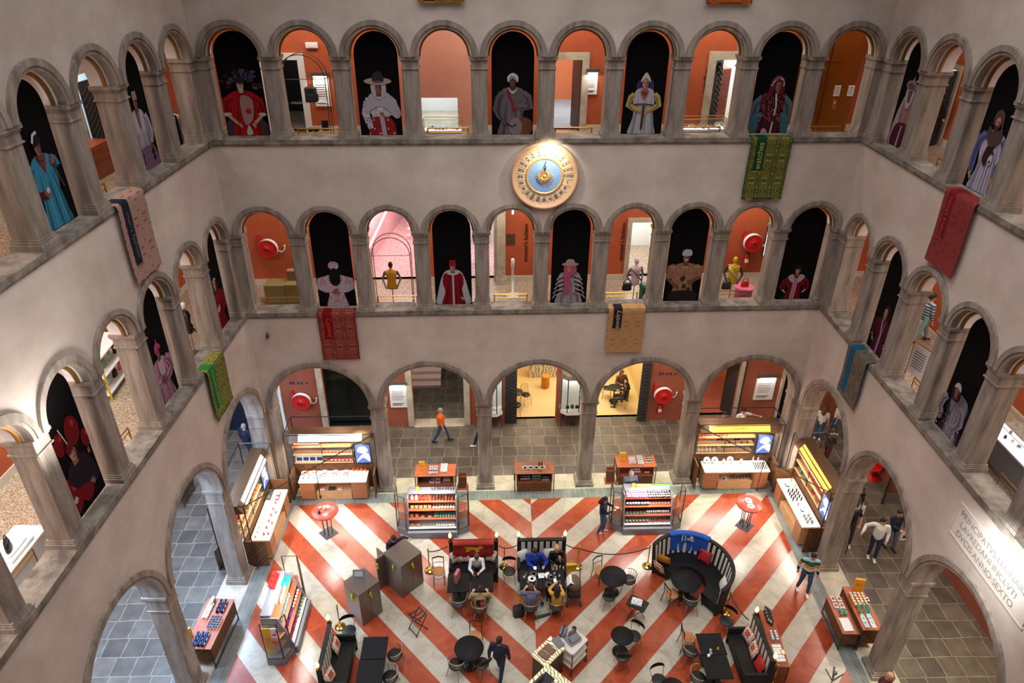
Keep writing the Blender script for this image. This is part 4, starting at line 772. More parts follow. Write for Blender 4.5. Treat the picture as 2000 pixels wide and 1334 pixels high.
m = MB(); m.bbox(-.17, .17, -.1, .1, 0, .42, .06); m.bbox(-.13, .13, -.16, -.1, .04, .24, .04); m.tube([(-.05, 0, .42), (-.04, 0, .48), (.04, 0, .48), (.05, 0, .42)], .012, 5); m.bbox(.16, .2, -.06, .06, .03, .22, .015)
obj1(m, 'backpack', 'graphite', 'black backpack on the glass shelf of the second gallery rack', 'backpack', BK.P(-6.8, 1.0, Z3+1.4), BK.a)
def shoe_mb(L=.27, W=.1, H=.09):
    m = MB(); m.grid(lambda u, v: ((-.5+u)*L, W*.5*cos(v*pi)*(.75+.3*sin(u*pi)), H*sin(v*pi)*(1.15-.75*u**1.5)), 10, 8); m.prism([((-.5+u/8)*L*1.02, s_*W*.52*(.75+.3*sin(u/8*pi))) for s_, r_ in ((-1, range(9)), (1, range(8, -1, -1))) for u in r_], -.015, .01); return m
for i in range(2): obj1(shoe_mb(), 'leather_shoe', 'black', 'black leather shoe on the lower shelf of the second gallery rack', 'shoe', BK.P(-6.9+.16*i, .95, Z3+.59), BK.a+1.2+.2*i, 'black shoes on the rack')
m = MB(); m.box(-.1, .1, -.01, .01, 0, .3); obj1(m, 'display_card', 'black', 'small black card standing on the second gallery rack shelf', 'card', BK.P(-6.5, 1.0, Z3+.57), BK.a)
def mannequin(F, x, y, z, rot, body, limbs, headm, lab, bag=None, scale=1, band=None):
    t = thing('mannequin', lab, 'mannequin', F.P(x, y, z), F.a+rot, 'shop mannequins')
    m = MB(); m.cyl(0, 0, 0, .03, .2, 20); m.cyl(0, 0, .03, .8, .018, 8); m.build('stand', 'steel', t)
    m = MB(); m.lathe([(.03, .74), (.17, .78), (.18, .86), (.14, 1.02), (.16, 1.18), (.2, 1.32), (.17, 1.42), (.05, 1.47), (.045, 1.53)], n=20, sy=.62); m.build('torso', body, t)
    m = MB(); m.ball((0, 0, 1.64), .09, 16, 12, 0, .85, 1, 1.25); m.build('head', headm, t)
    for q in (-1, 1): m = MB(); m.limb((q*.2, 0, 1.38), (q*.3, .03, 1.12), .048, .038, 8); m.limb((q*.3, .03, 1.12), (q*.2, -.12, .9), .036, .026, 8); m.limb((q*.2, -.12, .9), (q*.17, -.14, .82), .026, .02, 8); m.build('arm', limbs, t)
    if band: m = MB(); m.tube([(-.19, -.09, 1.4), (0, -.15, 1.2), (.17, -.1, .95)], .025, 5); m.tube([(-.19, .09, 1.4), (0, .15, 1.2), (.17, .1, .95)], .025, 5); m.build('sash', band, t)
flat('mustard', (206, 132, 20), .5); flat('yellow', (226, 178, 24), .5); flat('pale_pink', (222, 184, 180), .5); flat('bag_green', (20, 92, 66), .45); flat('pink_pedestal', (226, 110, 150), .4); flat('khaki', (150, 132, 84), .5); flat('mint', (176, 206, 190), .5); flat('pale_green', (120, 168, 130), .4)
mannequin(BK, -4.93, 1.0, Z2, 0, 'mustard', 'grey_steel', 'black', 'orange mannequin torso with a black cap inside the wire arch', band=None)
mannequin(BK, 3.3, 1.05, Z2, .3, 'pale_pink', 'grey_steel', 'pale_pink', 'pale pink mannequin with a grey sash by the white doorway', band='grey_steel')
mannequin(BK, 6.68, 1.05, Z2, -.3, 'yellow', 'graphite', 'yellow', 'yellow mannequin beside the pink pedestal', band='offwhite')
mannequin(LF, -1.85, 1.0, Z2, .6, 'black', 'black', 'offwhite', 'black dressed mannequin with a white head in the left gallery', band=None)
obj1(handbag(.34, .26, .12), 'handbag', 'black', 'black handbag held by the pale pink mannequin', 'handbag', BK.P(3.02, .92, Z2+.62), BK.a); obj1(handbag(.34, .26, .12), 'handbag', 'graphite', 'grey handbag held by the yellow mannequin', 'handbag', BK.P(6.45, .9, Z2+.62), BK.a)
m = MB(); m.lathe([(.2, 0), (.22, .05), (.22, .66), (.24, .7), (.24, .74), (.05, .76)], n=24); obj1(m, 'waste_bin', 'bag_green', 'dark green round bin beside the pale pink mannequin', 'bin', BK.P(3.72, 1.05, Z2), BK.a)
m = MB(); m.lathe([(.3, 0), (.3, .5), (.33, .53), (.33, .56)], n=28); obj1(m, 'round_pedestal', 'pink_pedestal', 'round pink pedestal on the first gallery', 'pedestal', BK.P(7.22, 1.2, Z2), BK.a)
obj1(handbag(.3, .2, .12), 'handbag', 'red', 'small red handbag on the pink pedestal', 'handbag', BK.P(7.22, 1.2, Z2+.56), BK.a)
m = MB(); m.lathe([(.24, 0), (.25, .03), (.04, .06), (.04, 1.1), (.06, 1.12), (.06, 1.4), (.03, 1.42)], n=20); obj1(m, 'dispenser_post', 'white', 'slim white dispenser post before the orange wall', 'post', BK.P(-.83, 1.9, Z2), BK.a)
m = MB(); m.bbox(-.7, 0, -.3, .3, 0, .72, .02); m.bbox(.01, .75, -.3, .3, 0, .74, .02); m.bbox(.05, .4, .05, .3, .74, 1.1, .02); obj1(m, 'low_cabinet', 'khaki', 'olive yellow low cabinet behind the leftmost first gallery arch', 'cabinet', BK.P(-8.65, 1.75, Z2), BK.a)
obj1(handbag(.26, .2, .1), 'handbag', 'bag_green', 'dark green handbag at the end of the olive cabinet', 'handbag', BK.P(-8.05, 1.35, Z2+.74), BK.a)
for x, l in ((6.9, 'left'), (8.55, 'right')):
    t = thing('light_screen', 'tall glowing screen %s of the first gallery hose reel' % l, 'screen', BK.P(x, G2-.032, Z2+.9), BK.a, 'glowing screens'); m = MB(); m.bbox(-.1, .1, -.03, .03, 0, 1.5, .01); m.build('frame', 'black', t); m = MB(); m.box(-.08, .08, -.035, -.03, .03, 1.46); m.build('display', 'lamp_cool', t)
m = MB(); m.box(-.03, .03, -.03, .03, -.5, 0); m.box(-.006, .006, -.006, .006, 0, .8, 1); obj1(m, 'tube_lamp', ['lamp_cool', 'black'], 'small vertical white tube lamp hung over the white post', 'lamp', BK.P(-.85, 1.7, 10.9), BK.a)
m = MB(); m.box(-.15, .15, -.3, 0, 0, 4.3); m.box(-.2, .2, -.34, 0, 4.3, 4.4); m.box(-.18, .18, -.32, 0, 0, .25); trim(m, 'stone_pale', BK); bpy.data.objects['trim_%d' % tn[0]].location = BK.P(-1.2, G2, Z2)
m = MB(); m.bbox(-.16, .16, -.02, 0, 0, .42, .005); m.box(-.12, .12, -.024, -.02, .1, .13); m.box(-.12, .12, -.024, -.02, .2, .23); obj1(m, 'wall_plate', ['bronze_metal'], 'small bronze plate on the orange wall by the white post', 'sign', BK.P(-.85, G2-.002, Z2+1.45), BK.a)
# --- rooms behind the gallery openings ---
def steps(F, x0, x1, y0, z0, n, rise, run, mat, name='stone_steps', lab=''):
    m = MB()
    for i in range(n): m.box(x0, x1, y0+i*run, y0+n*run, z0+i*rise, z0+(i+1)*rise); m.box(x0-.01, x1+.01, y0+i*run-.03, y0+i*run+.02, z0+(i+1)*rise-.03, z0+(i+1)*rise+.002)
    tn[0] += 1; return m.build('trim_%d' % tn[0], mat, None, F.o, F.a, 'structure')
room(BK, -6.7, -4.1, G2+.3, Z2, 11.2, 7, 'neon_pink', 'terrazzo_pink', 130, (1, .88, .92)); steps(BK, -5.0, -4.1, G2+4.2, Z2, 8, .17, .3, 'neon_pink')
m = MB(); m.bar((-6.1, G2+.5, Z2+1.0), (-5.25, G2+6.5, Z2+2.0), .05); obj1(m, 'neon_handrail', 'neon', 'glowing pink handrail rising through the pink stair hall', 'lamp', BK.o, BK.a)
m = MB(); m.prism([(-6.6, 0), (-6.5, 0), (-5.4, 6.5), (-5.5, 6.5)], 0, 2.4); tn[0] += 1; m.build('wall_room_%d' % tn[0], 'neon_pink', None, BK.P(0, G2+.4, Z2), BK.a, 'structure')
room(BK, -2.5, -1.35, G2+.3, Z2, 9.9, 3.5, 'offwhite', 'terrazzo_pink', 60, (.95, .9, 1)); room(BK, 3.3, 5.0, G2+.3, Z2, 9.8, 3, 'white', 'terrazzo', 70, (1, .98, .95)); jamb(BK, 3.5, 4.75, G2, Z2, 9.55); jamb(BK, -2.4, -1.45, G2, Z2, 9.8, .12)
room(BK, -8.9, -7.3, G2+.3, Z3, 15.2, 3, 'graphite', 'terrazzo', 6); jamb(BK, -8.6, -7.55, G2, Z3, 15.0, .2, 'white'); flat('blue_carpet', (150, 168, 176), .9, noise=.12, nscale=2); flat('room_orange', (206, 130, 84), .7)
room(BK, .1, 2.2, G2+.3, Z3, 15.3, 5, 'room_orange', 'blue_carpet', 110, (.93, .96, 1)); jamb(BK, .3, 1.4, G2, Z3, 15.0, .22, 'stone_pale')
room(BK, 5.4, 7.4, G2+.3, Z3, 15.3, 4, 'white', 'stone_pale', 75, (.9, .95, 1)); jamb(BK, 5.7, 7.0, G2, Z3, 15.0, .25, 'stone_pale'); room(BK, -4.6, -2.3, G2+.3, Z3, 14.1, 3, 'white', 'stone_pale', 40, (.8, .9, 1))
m = MB(); m.box(-4.9, -4.3, G2-.02, G2, Z3, 17); m.box(-2.6, -1.9, G2-.02, G2, Z3, 17); m.box(-4.3, -2.6, G2-.02, G2, 13.85, 17); m.box(-4.9, -4.5, 1.9, G2, Z3, 17); tn[0] += 1; m.build('wall_panel_1', 'pink_wall', None, BK.o, BK.a, 'structure')
m = MB(); m.bbox(-.4, .4, -.3, .3, 0, 1.75, .02); obj1(m, 'shop_cabinet', 'wood_red', 'orange brown cabinet inside the bright watch shop doorway', 'cabinet', BK.P(6.3, G2+1.6, Z3), BK.a+.5)
# open doors with black chevron leaves
def chev_door(F, x, y, z, w, h, rot, lab):
    t = thing('lattice_door', lab, 'door', F.P(x, y, z), F.a+rot, 'black lattice doors'); m = MB(); m.box(0, w, -.02, .02, 0, h); m.build('leaf', 'graphite', t)
    m = MB(); n = int(h/.17)
    for i in range(n):
        zz = i*.17; a = (0, zz); mid = (w/2, min(h, zz+w*.35)); b = (w, zz)
        m.bar((a[0], -.035, a[1]), (mid[0], -.035, mid[1]), .03); m.bar((mid[0], -.035, mid[1]), (b[0], -.035, b[1]), .03)
    m.build('lattice', 'black', t)
for F, x, y, z, w, h, r, l in ((BK, 4.75, G2-.03, Z2, .9, 2.2, 1.9, 'black lattice door leaf ajar at the white first gallery doorway'), (BK, 5.7, G2+.06, Z3, .7, 2.2, .9, 'black lattice door leaf ajar at the watch shop doorway'), (BK, 1.4, G2+.08, Z3, .9, 2.2, 1.75, 'dark door leaf ajar at the blue floored doorway'), (RT, -2.9, G2-.05, Z3, .95, 2.2, -.15, 'dark lattice door leaf in the right second gallery'), (RT, -1.4, G2-.05, Z3, .5, 2.2, -1.2, 'narrow lattice door leaf in the right second gallery'), (LF, -.6, G2-.12, Z3, .8, 2.2, -.1, 'black lattice screen before the blue lit left doorway'), (BK, -1.0, G1-.02, 0, .5, 3.1, .1, 'black jamb panel left of the cafe opening'), (BK, 2.3, G1-.02, 0, .5, 3.1, 1.5, 'black patterned jamb between the two cafe openings'), (BK, 4.75, G1-.02, 0, .4, 3.1, -.2, 'black patterned jamb right of the seated guests'), (BK, 9.2, G1-.04, 0, .9, 3.0, 2.2, 'dark door leaf left of the lit ground floor notice'), (RT, .55, G1-.1, 0, .9, 2.4, -.6, 'black lattice door leaf in the right ground floor gallery')):
    chev_door(F, x, y, z, w, h, r, l)
# lift doors
t = thing('lift_doors', 'tall golden metal lift doors behind the rightmost second gallery arch', 'lift', BK.P(9.0, 2.45, Z3), BK.a)
flat('gold_panel', (150, 96, 34), .3, .75, noise=.06, nscale=3); flat('navy_door', (16, 26, 44), .4, noise=0); flat('blue_led', (60, 90, 255), .4, emit=4)
for i, (a, b, z0, z1) in enumerate(((-1.0, -.6, 0, 2.25), (-.57, .1, 0, 2.25), (.16, 1.1, 0, 2.25), (-1.0, .1, 2.28, 3.9), (.16, 1.1, 2.28, 3.9))): m = MB(); m.bbox(a, b, -.03, .02, z0, z1, .006); m.build('panel', 'gold_panel', t)
for x in (.55, 1.0): m = MB(); m.box(x-.1, x+.1, -.036, -.03, 1.25, 1.58); nb = m.build('notice', 'white', t); m = MB(); [m.box(x-.07, x+.06, -.038, -.036, 1.5-.06*k, 1.515-.06*k) for k in range(4)]; m.build('print', 'graphite', nb)
m = MB(); m.box(.48, .62, -.04, -.03, .85, 1.15); b_ = m.build('call_panel', 'brass', t); m = MB(); m.ball((.55, -.045, 1.05), .018, 8, 6); m.build('button', 'blue_led', b_)
# glass cases
def glass_case(F, x, y, z, w, d, h, zt, lab, items=9, base='offwhite'):
    t = thing('glass_display_case', lab, 'display case', F.P(x, y, z), F.a, 'glass display cases'); m = MB(); m.bbox(-w/2, w/2, -d/2, d/2, 0, zt, .015); m.build('base', base, t)
    m = MB(); m.box(-w/2+.03, w/2-.03, -d/2+.03, d/2-.03, zt, zt+.02); lit = m.build('lit_deck', 'lamp_white_soft', t)
    m = MB(); m.box(-w/2, w/2, -d/2, d/2, zt+.02, h); m.build('glass_box', 'glass', t)
    m = MB()
    for q in (-1, 1):
        for p in (-1, 1): m.bar((q*w/2, p*d/2, zt), (q*w/2, p*d/2, h), .012)
        m.bar((q*w/2, -d/2, h), (q*w/2, d/2, h), .012); m.bar((-w/2, q*d/2, h), (w/2, q*d/2, h), .012)
    m.build('case_frame', 'brass', t); rnd = random.Random(int(x*10))
    for i in range(items):
        m = MB(); a = rnd.choice((0, 1, 2)); px, py = -w/2+.1+(w-.2)*(i+.5)/items, rnd.uniform(-d/4, d/4)
        if a == 0: m.lathe([(.03, 0), (.035, .06), (.02, .09)], n=8)
        elif a == 1: m.bbox(-.04, .04, -.03, .03, 0, .05, .005)
        else: m.lathe([(.05, 0), (.045, .012), (.03, .012)], n=10)
        obj1(m, 'jewelry_stand', rnd.choice(['graphite', 'steel', 'white', 'red', 'print_24_34_44']), 'small jewelry stand inside the '+lab, 'display stand', F.P(x+px, y+py, z+zt+.021), F.a, 'jewelry stands in the '+lab)
flat('lamp_white_soft', (240, 240, 255), .5, emit=1.0)
glass_case(BK, -3.0, .95, Z3, 1.15, .4, .92, .6, 'glass case in the fourth arch of the second gallery'); glass_case(BK, 4.55, .95, Z3, .95, .4, .92, .6, 'left glass case in the watches arch'); glass_case(BK, 5.3, 1.0, Z3, .5, .4, .92, .6, 'right glass case in the watches arch', 5)
glass_case(RT, 8.3, 1.5, Z2, 2.6, .6, 1.15, .75, 'long glass case in the right first gallery', 14, 'grey_steel')
# left gallery shop furniture
def shelf_stand(F, x, y, z, rot, lab, bags, cm='mustard'):
    t = thing('bag_shelf', lab, 'shelf', F.P(x, y, z), F.a+rot)
    for i in range(3): m = MB(); m.bbox(-.8, .8, -.25, .25, .15+.55*i, .19+.55*i, .01); m.build('shelf', 'white', t)
    for q in (-.8, .8):
        for p in (-.25, .25): m = MB(); m.bar((q, p, 0), (q, p, 1.9), .04); m.build('post', cm, t)
    c_, s_ = cos(F.a+rot), sin(F.a+rot); o = F.P(x, y, z)
    for i in range(bags):
        a, b = -.6+.4*(i % 4), .19+.55*(i//4); obj1(handbag(.26, .2, .1), 'handbag', ['pale_green', 'mint', 'black', 'pink_pedestal', 'pale_green'][i % 5], '%s handbag on the %s shelf of the white bag stand' % (['pale green', 'mint', 'black', 'pink', 'light green'][i % 5], ['lowest', 'middle', 'top'][i//4]), 'handbag', (o.x+a*c_, o.y+a*s_, z+b), F.a+rot, 'handbags on the white stand')
shelf_stand(LF, -3.6, 2.6, Z2, .1, 'white and yellow shelf of handbags in the left first gallery', 9, 'yellow')
m = MB(); m.bbox(-.7, .7, -.35, .35, 0, .7, .02); m.bbox(-.35, .35, -.28, .28, .7, .76, .01); m.bbox(-.27, .27, -.2, .2, .76, .8, .01); obj1(m, 'display_plinth', 'white', 'white plinth under the black handbag at far left', 'plinth', LF.P(-10.35, 1.15, Z2-.1), LF.a)
obj1(handbag(.34, .2, .12), 'handbag', 'black', 'black handbag on the white plinth at far left', 'handbag', LF.P(-10.4, 1.1, Z2+.7), LF.a+.5)
m = MB(); m.bbox(-.9, .9, -.3, .3, 0, .6, .02); obj1(m, 'display_bench', 'mint', 'mint display bench by the left edge of the first gallery', 'bench', LF.P(-12.2, 2.0, Z2), LF.a+.2)
obj1(handbag(.4, .25, .16), 'handbag', 'pale_green', 'pale green handbag on the mint bench', 'handbag', LF.P(-11.9, 1.95, Z2+.6), LF.a+.4)
m = MB(); m.bbox(-.6, .6, -.25, .25, 0, .85, .02); m.box(-.58, .58, -.26, -.25, .1, .4); m.box(-.58, .58, -.26, -.25, .45, .78); obj1(m, 'drawer_chest', 'wood_red', 'orange brown drawer chest in the left second gallery', 'cabinet', LF.P(-1.7, 2.5, Z3), LF.a)
m = MB(); m.bbox(-1, 1, -.25, .25, 0, .8, .02); obj1(m, 'drawer_chest', 'wood_red', 'orange brown low chest at the far left edge, second gallery', 'cabinet', LF.P(-10.6, 2.2, Z3), LF.a)
t = thing('clothes_rail', 'rail of black and white clothes by the second gallery left corner', 'clothes rail', LF.P(-.3, 1.1, Z3), LF.a); m = MB(); m.bar((-.6, 0, 1.3), (.6, 0, 1.3), .03); m.bar((-.6, 0, 0), (-.6, 0, 1.3), .03); m.bar((.6, 0, 0), (.6, 0, 1.3), .03); m.build('frame', 'bronze_metal', t)
for i in range(8):
    m = MB(); m.grid(lambda u, v: (-.5+.14*i+.02*sin(u*9), -.25+u*.5, 1.26-.9*v-.12*abs(u-.5)), 8, 6); m.grid(lambda u, v: (-.45+.14*i+.02*sin(u*9), -.25+u*.5, 1.26-.9*v-.12*abs(u-.5)), 8, 6)
    obj1(m, 'hanging_shirt', 'white' if i % 3 else 'black', 'shirt hanging on the second gallery clothes rail', 'clothes', LF.P(-.3, 1.1, Z3), LF.a, 'shirts on the rail', False)
# right first gallery easel sign
t = thing('sign_stand', 'framed notice on a slim easel in the right first gallery', 'sign', RT.P(4.25, 1.05, Z2), RT.a+.3); m = MB(); m.bbox(-.3, .3, -.02, .02, .35, 1.25, .01); m.build('board', 'white', t); m = MB(); [m.box(-.2, .2, -.024, -.02, 1.05-.08*k, 1.07-.08*k) for k in range(7)]; m.build('print', 'graphite', t); m = MB(); m.bar((-.31, 0, 0), (-.31, 0, 1.3), .03); m.bar((.31, 0, 0), (.31, 0, 1.3), .03); m.bar((-.31, 0, 1.28), (.31, 0, 1.28), .03); m.build('frame', 'wood_brown', t)
m = MB(); m.prism([(-1.2, 0), (.1, 0), (.4, 1.5), (.1, 1.6)], 0, 3.0); obj1(m, 'partition', 'orange_wall', 'orange wall return near the right back corner', 'partition', RT.P(.4, 1.9, Z2), RT.a) if False else None
# --- ground floor back wall ---
jamb(BK, -8.55, -6.6, G1, 0, 3.3, .25, 'stone_pale'); m = MB(); m.box(-8.55, -6.6, G1+.2, G1+.25, 0, 3.3); m.box(-8.55, -6.6, G1+.1, G1+.3, 0, .12); m.box(-7.6, -7.56, G1+.15, G1+.2, 0, 3.3); m.build('window_1', 'glass_dark', None, BK.o, BK.a, 'structure')
m = MB(); m.box(-12.9, -11.75, G1-.05, G1-.01, 0, 3.0); m.build('door_4', 'navy_door', None, BK.o, BK.a, 'structure'); jamb(BK, -12.9, -11.75, G1-.05, 0, 3.0, .16); m = MB(); m.box(-11.3, -10.45, G1-.05, G1-.01, 0, 3.0); m.build('door_1', 'black', None, BK.o, BK.a, 'structure'); jamb(BK, -11.3, -10.45, G1-.05, 0, 3.0, .12, 'white'); m = MB(); m.box(10.95, 12.2, G1-.05, G1-.01, 0, 3.0); m.build('door_2', 'glass_dark', None, BK.o, BK.a, 'structure'); jamb(BK, 10.95, 12.2, G1-.05, 0, 3.0, .12)
m = MB(); m.box(-5.9, -4.2, G1-.06, G1-.02, 0, 2.6); m.build('door_3', 'graphite', None, LF.P(0, 0), LF.a, 'structure') if False else None
room(BK, -6.3, -2.0, G1+.3, 0, 4.2, 5.5, 'stone_dark', 'slate_tiles', 45, (1, .95, .8)); jamb(BK, -4.9, -2.75, G1, 0, 3.2, .25); steps(BK, -6.2, -3.9, G1+2.9, 0, 5, .16, .36, 'neon_pink'); m = MB(); m.box(-4.9, -2.75, G1-.15, G1+.45, .0, .02); trim(m, 'stone_pale', BK)
flat('cafe_wall', (216, 190, 128), .7); flat('cafe_floor', (216, 188, 136), .4, noise=.02)
room(BK, -1.6, 5.2, G1+.3, 0, 4.0, 6, 'cafe_wall', 'cafe_floor', 200, (1, .9, .68)); area('cafe_lamp', BK.P(3.6, G1+2.5, 3.9), (0, 0, 0), 2, 2, 120, (1, .88, .62)); m = MB(); m.box(1.22, 2.38, G1+.02, G1+.06, 0, 3.3); trim(m, 'terracotta', BK)
room(BK, 6.8, 9.6, G1+.3, 0, 3.5, 3, 'room_orange', 'terracotta', 60, (1, .8, .6)); jamb(BK, 7.1, 9.0, G1, 0, 3.0, .14, 'stone_pale')
m = MB(); m.bbox(-.9, .9, -.3, .3, 0, 1.1, .02); m.box(-.95, .95, -.35, .35, 1.1, 1.16); obj1(m, 'cafe_counter', 'marble_grey', 'veined marble counter at the back of the cafe', 'counter', BK.P(1.2, G1+3.9, 0), BK.a)
m = MB(); m.bbox(-.7, .7, -.05, .05, 0, 1.5, .02); obj1(m, 'marble_screen', 'marble_grey', 'grey veined marble panel behind the seated cafe guests', 'panel', BK.P(3.6, G1+3.6, 0), BK.a)
m = MB(); m.lathe([(.16, 0), (.2, .04), (.2, .6), (.17, .64), (.1, .6)], n=20); obj1(m, 'amber_vase', 'mustard', 'tall amber drum vase on the cafe floor', 'vase', BK.P(2.75, G1+2.6, 0), BK.a); dup(bpy.data.objects['amber_vase'], BK.P(1.0, G1+2.8, 0), None, 'amber drum vase beside the black cafe jamb')
def wire_cafe_chair(name, lab, loc, rot, grp, seat='black', frame='brass', back='spindle'):
    t = thing(name, lab, 'chair', loc, rot, grp); m = MB(); m.lathe([(.001, .44), (.19, .445), (.2, .46), (.19, .475), (.001, .48)], n=20); m.build('seat', seat, t)
    for q in (-1, 1):
        for p in (-1, 1): m = MB(); m.tube([(q*.15, p*.15, .45), (q*.2, p*.2, 0)], .011, 6); m.build('leg', frame, t)
    m = MB(); m.tube([(-.18, .12, .46), (-.17, .2, .86), (-.1, .22, .92), (.1, .22, .92), (.17, .2, .86), (.18, .12, .46)], .011, 6)
    for i in range(5): x = -.12+.06*i; m.tube([(x, .17, .47), (x, .22, .91)], .007, 5)
    m.build('backrest', frame, t); return t
wc = wire_cafe_chair('wire_chair', 'brass wire chair beside the round cafe table, nearest the marble', BK.P(.0, G1+1.5, 0), .4, 'wire cafe chairs')
dup(wc, BK.P(-.45, G1+.75, 0), -.2, 'brass wire chair by the black cafe jamb, nearer the courtyard'); dup(wc, BK.P(3.75, G1+1.9, 0), 1.4, 'brass wire chair left of the seated guests'); wc3 = dup(wc, BK.P(4.35, G1+1.1, 0), 2.6, 'brass wire chair under the guest in black')
m = MB(); m.lathe([(.2, 0), (.2, .02), (.03, .04), (.03, .72), (.3, .73), (.3, .76)], n=24); obj1(m, 'cafe_table', 'black', 'small round black table in the cafe doorway', 'table', BK.P(-.45, G1+1.3, 0), BK.a); dup(bpy.data.objects['cafe_table'], BK.P(4.0, G1+1.5, 0), None, 'small round black table before the seated cafe guests')
def vitrine(x, lab, items):
    t = thing('wall_vitrine', lab, 'display case', BK.P(x, G1, 0), BK.a, 'wall vitrines'); w = .5; m = MB(); hx = [(-w, 0), (-w, -.35), (-w+.25, -.55), (w-.25, -.55), (w, -.35), (w, 0)]
    m.prism(hx, .75, .95); m.build('deck', 'white', t); m = MB(); m.prism(hx, 2.5, 2.7); m.build('hood', 'stone_dark', t); m = MB(); m.prism([(a*.97, b*.97-.005) for a, b in hx], .95, 2.5); m.build('glass_box', 'glass', t)
    m = MB(); [m.bar((a, b, .9), (a, b, 2.55), .03) for a, b in hx[1:5]]; m.build('case_frame', 'black', t); m = MB(); m.box(-w+.02, w-.02, -.02, 0, .95, 2.5); m.build('back_panel', 'white', t)
    m = MB(); m.prism([(a*.8, b*.7) for a, b in hx], .3, .75); [m.bar((a*.9, b*.9, 0), (a*.9, b*.9, .75), .03) for a, b in (hx[1], hx[4])]; m.build('pedestal', 'dark_wood', t)
    point('vitrine_lamp', BK.P(x, G1-.3, 2.35), 16, (.92, 1, 1), .05)
    for i in range(items): m = MB(); m.bbox(-.07, .07, -.04, .04, 0, .12+.05*(i % 2), .02); m.tube([(-.05, 0, .12), (0, 0, .2), (.05, 0, .12)], .008, 5); obj1(m, 'small_handbag', 'graphite' if i % 2 else 'print_24_34_44', 'small dark handbag inside the '+lab.replace('hexagonal ', ''), 'handbag', BK.P(x-.2+.2*i, G1-.3, .95), BK.a, 'bags in '+lab)
vitrine(-1.62, 'hexagonal white lit vitrine left of the cafe doorway', 2); vitrine(1.85, 'hexagonal lit vitrine right of the cafe doorway', 3)
# pendant glass lamps under the ground arches
for x, l in ((-7.6, 'first'), (-3.9, 'second'), (-.2, 'third'), (3.0, 'fourth'), (7.2, 'fifth')):
    t = thing('pendant_lamp', 'clear glass globe lamp under the %s ground arch from the left' % l, 'lamp', BK.P(x, 2.0, 4.55), BK.a, 'pendant globe lamps'); m = MB(); m.ball((0, 0, 0), .2, 20, 12); m.build('globe', 'glass', t); m = MB(); m.ball((0, 0, 0), .05, 10, 8); m.build('bulb', 'lamp_white', t); m = MB(); m.bar((0, 0, .2), (0, 0, 1.85), .012); m.build('cord', 'black', t)
    point('pendant_light', BK.P(x, 2.0, 4.25), 45, (1, .86, .66), .15)
m = MB(); m.lathe([(.02, 0), (.3, .05), (.36, .2), (.3, .4), (.1, .5)], n=24); [m.tube([(.3*cos(a), .3*sin(a), .1), (.42*cos(a), .42*sin(a), .3)], .02, 5) for a in [i*pi/6 for i in range(12)]]; obj1(m, 'chandelier', 'lamp_warm', 'golden glass chandelier in the cafe above the marble counter', 'lamp', BK.P(1.0, G1+1.6, 3.0), BK.a)
m = MB(); m.ball((0, 0, 0), .06, 10, 8); m.cyl(0, 0, 0, .14, .03, 8); obj1(m, 'security_camera', 'graphite', 'tiny dark dome camera on the back wall near the left corner', 'camera', BK.P(-9.0, -.08, 6.9), BK.a)
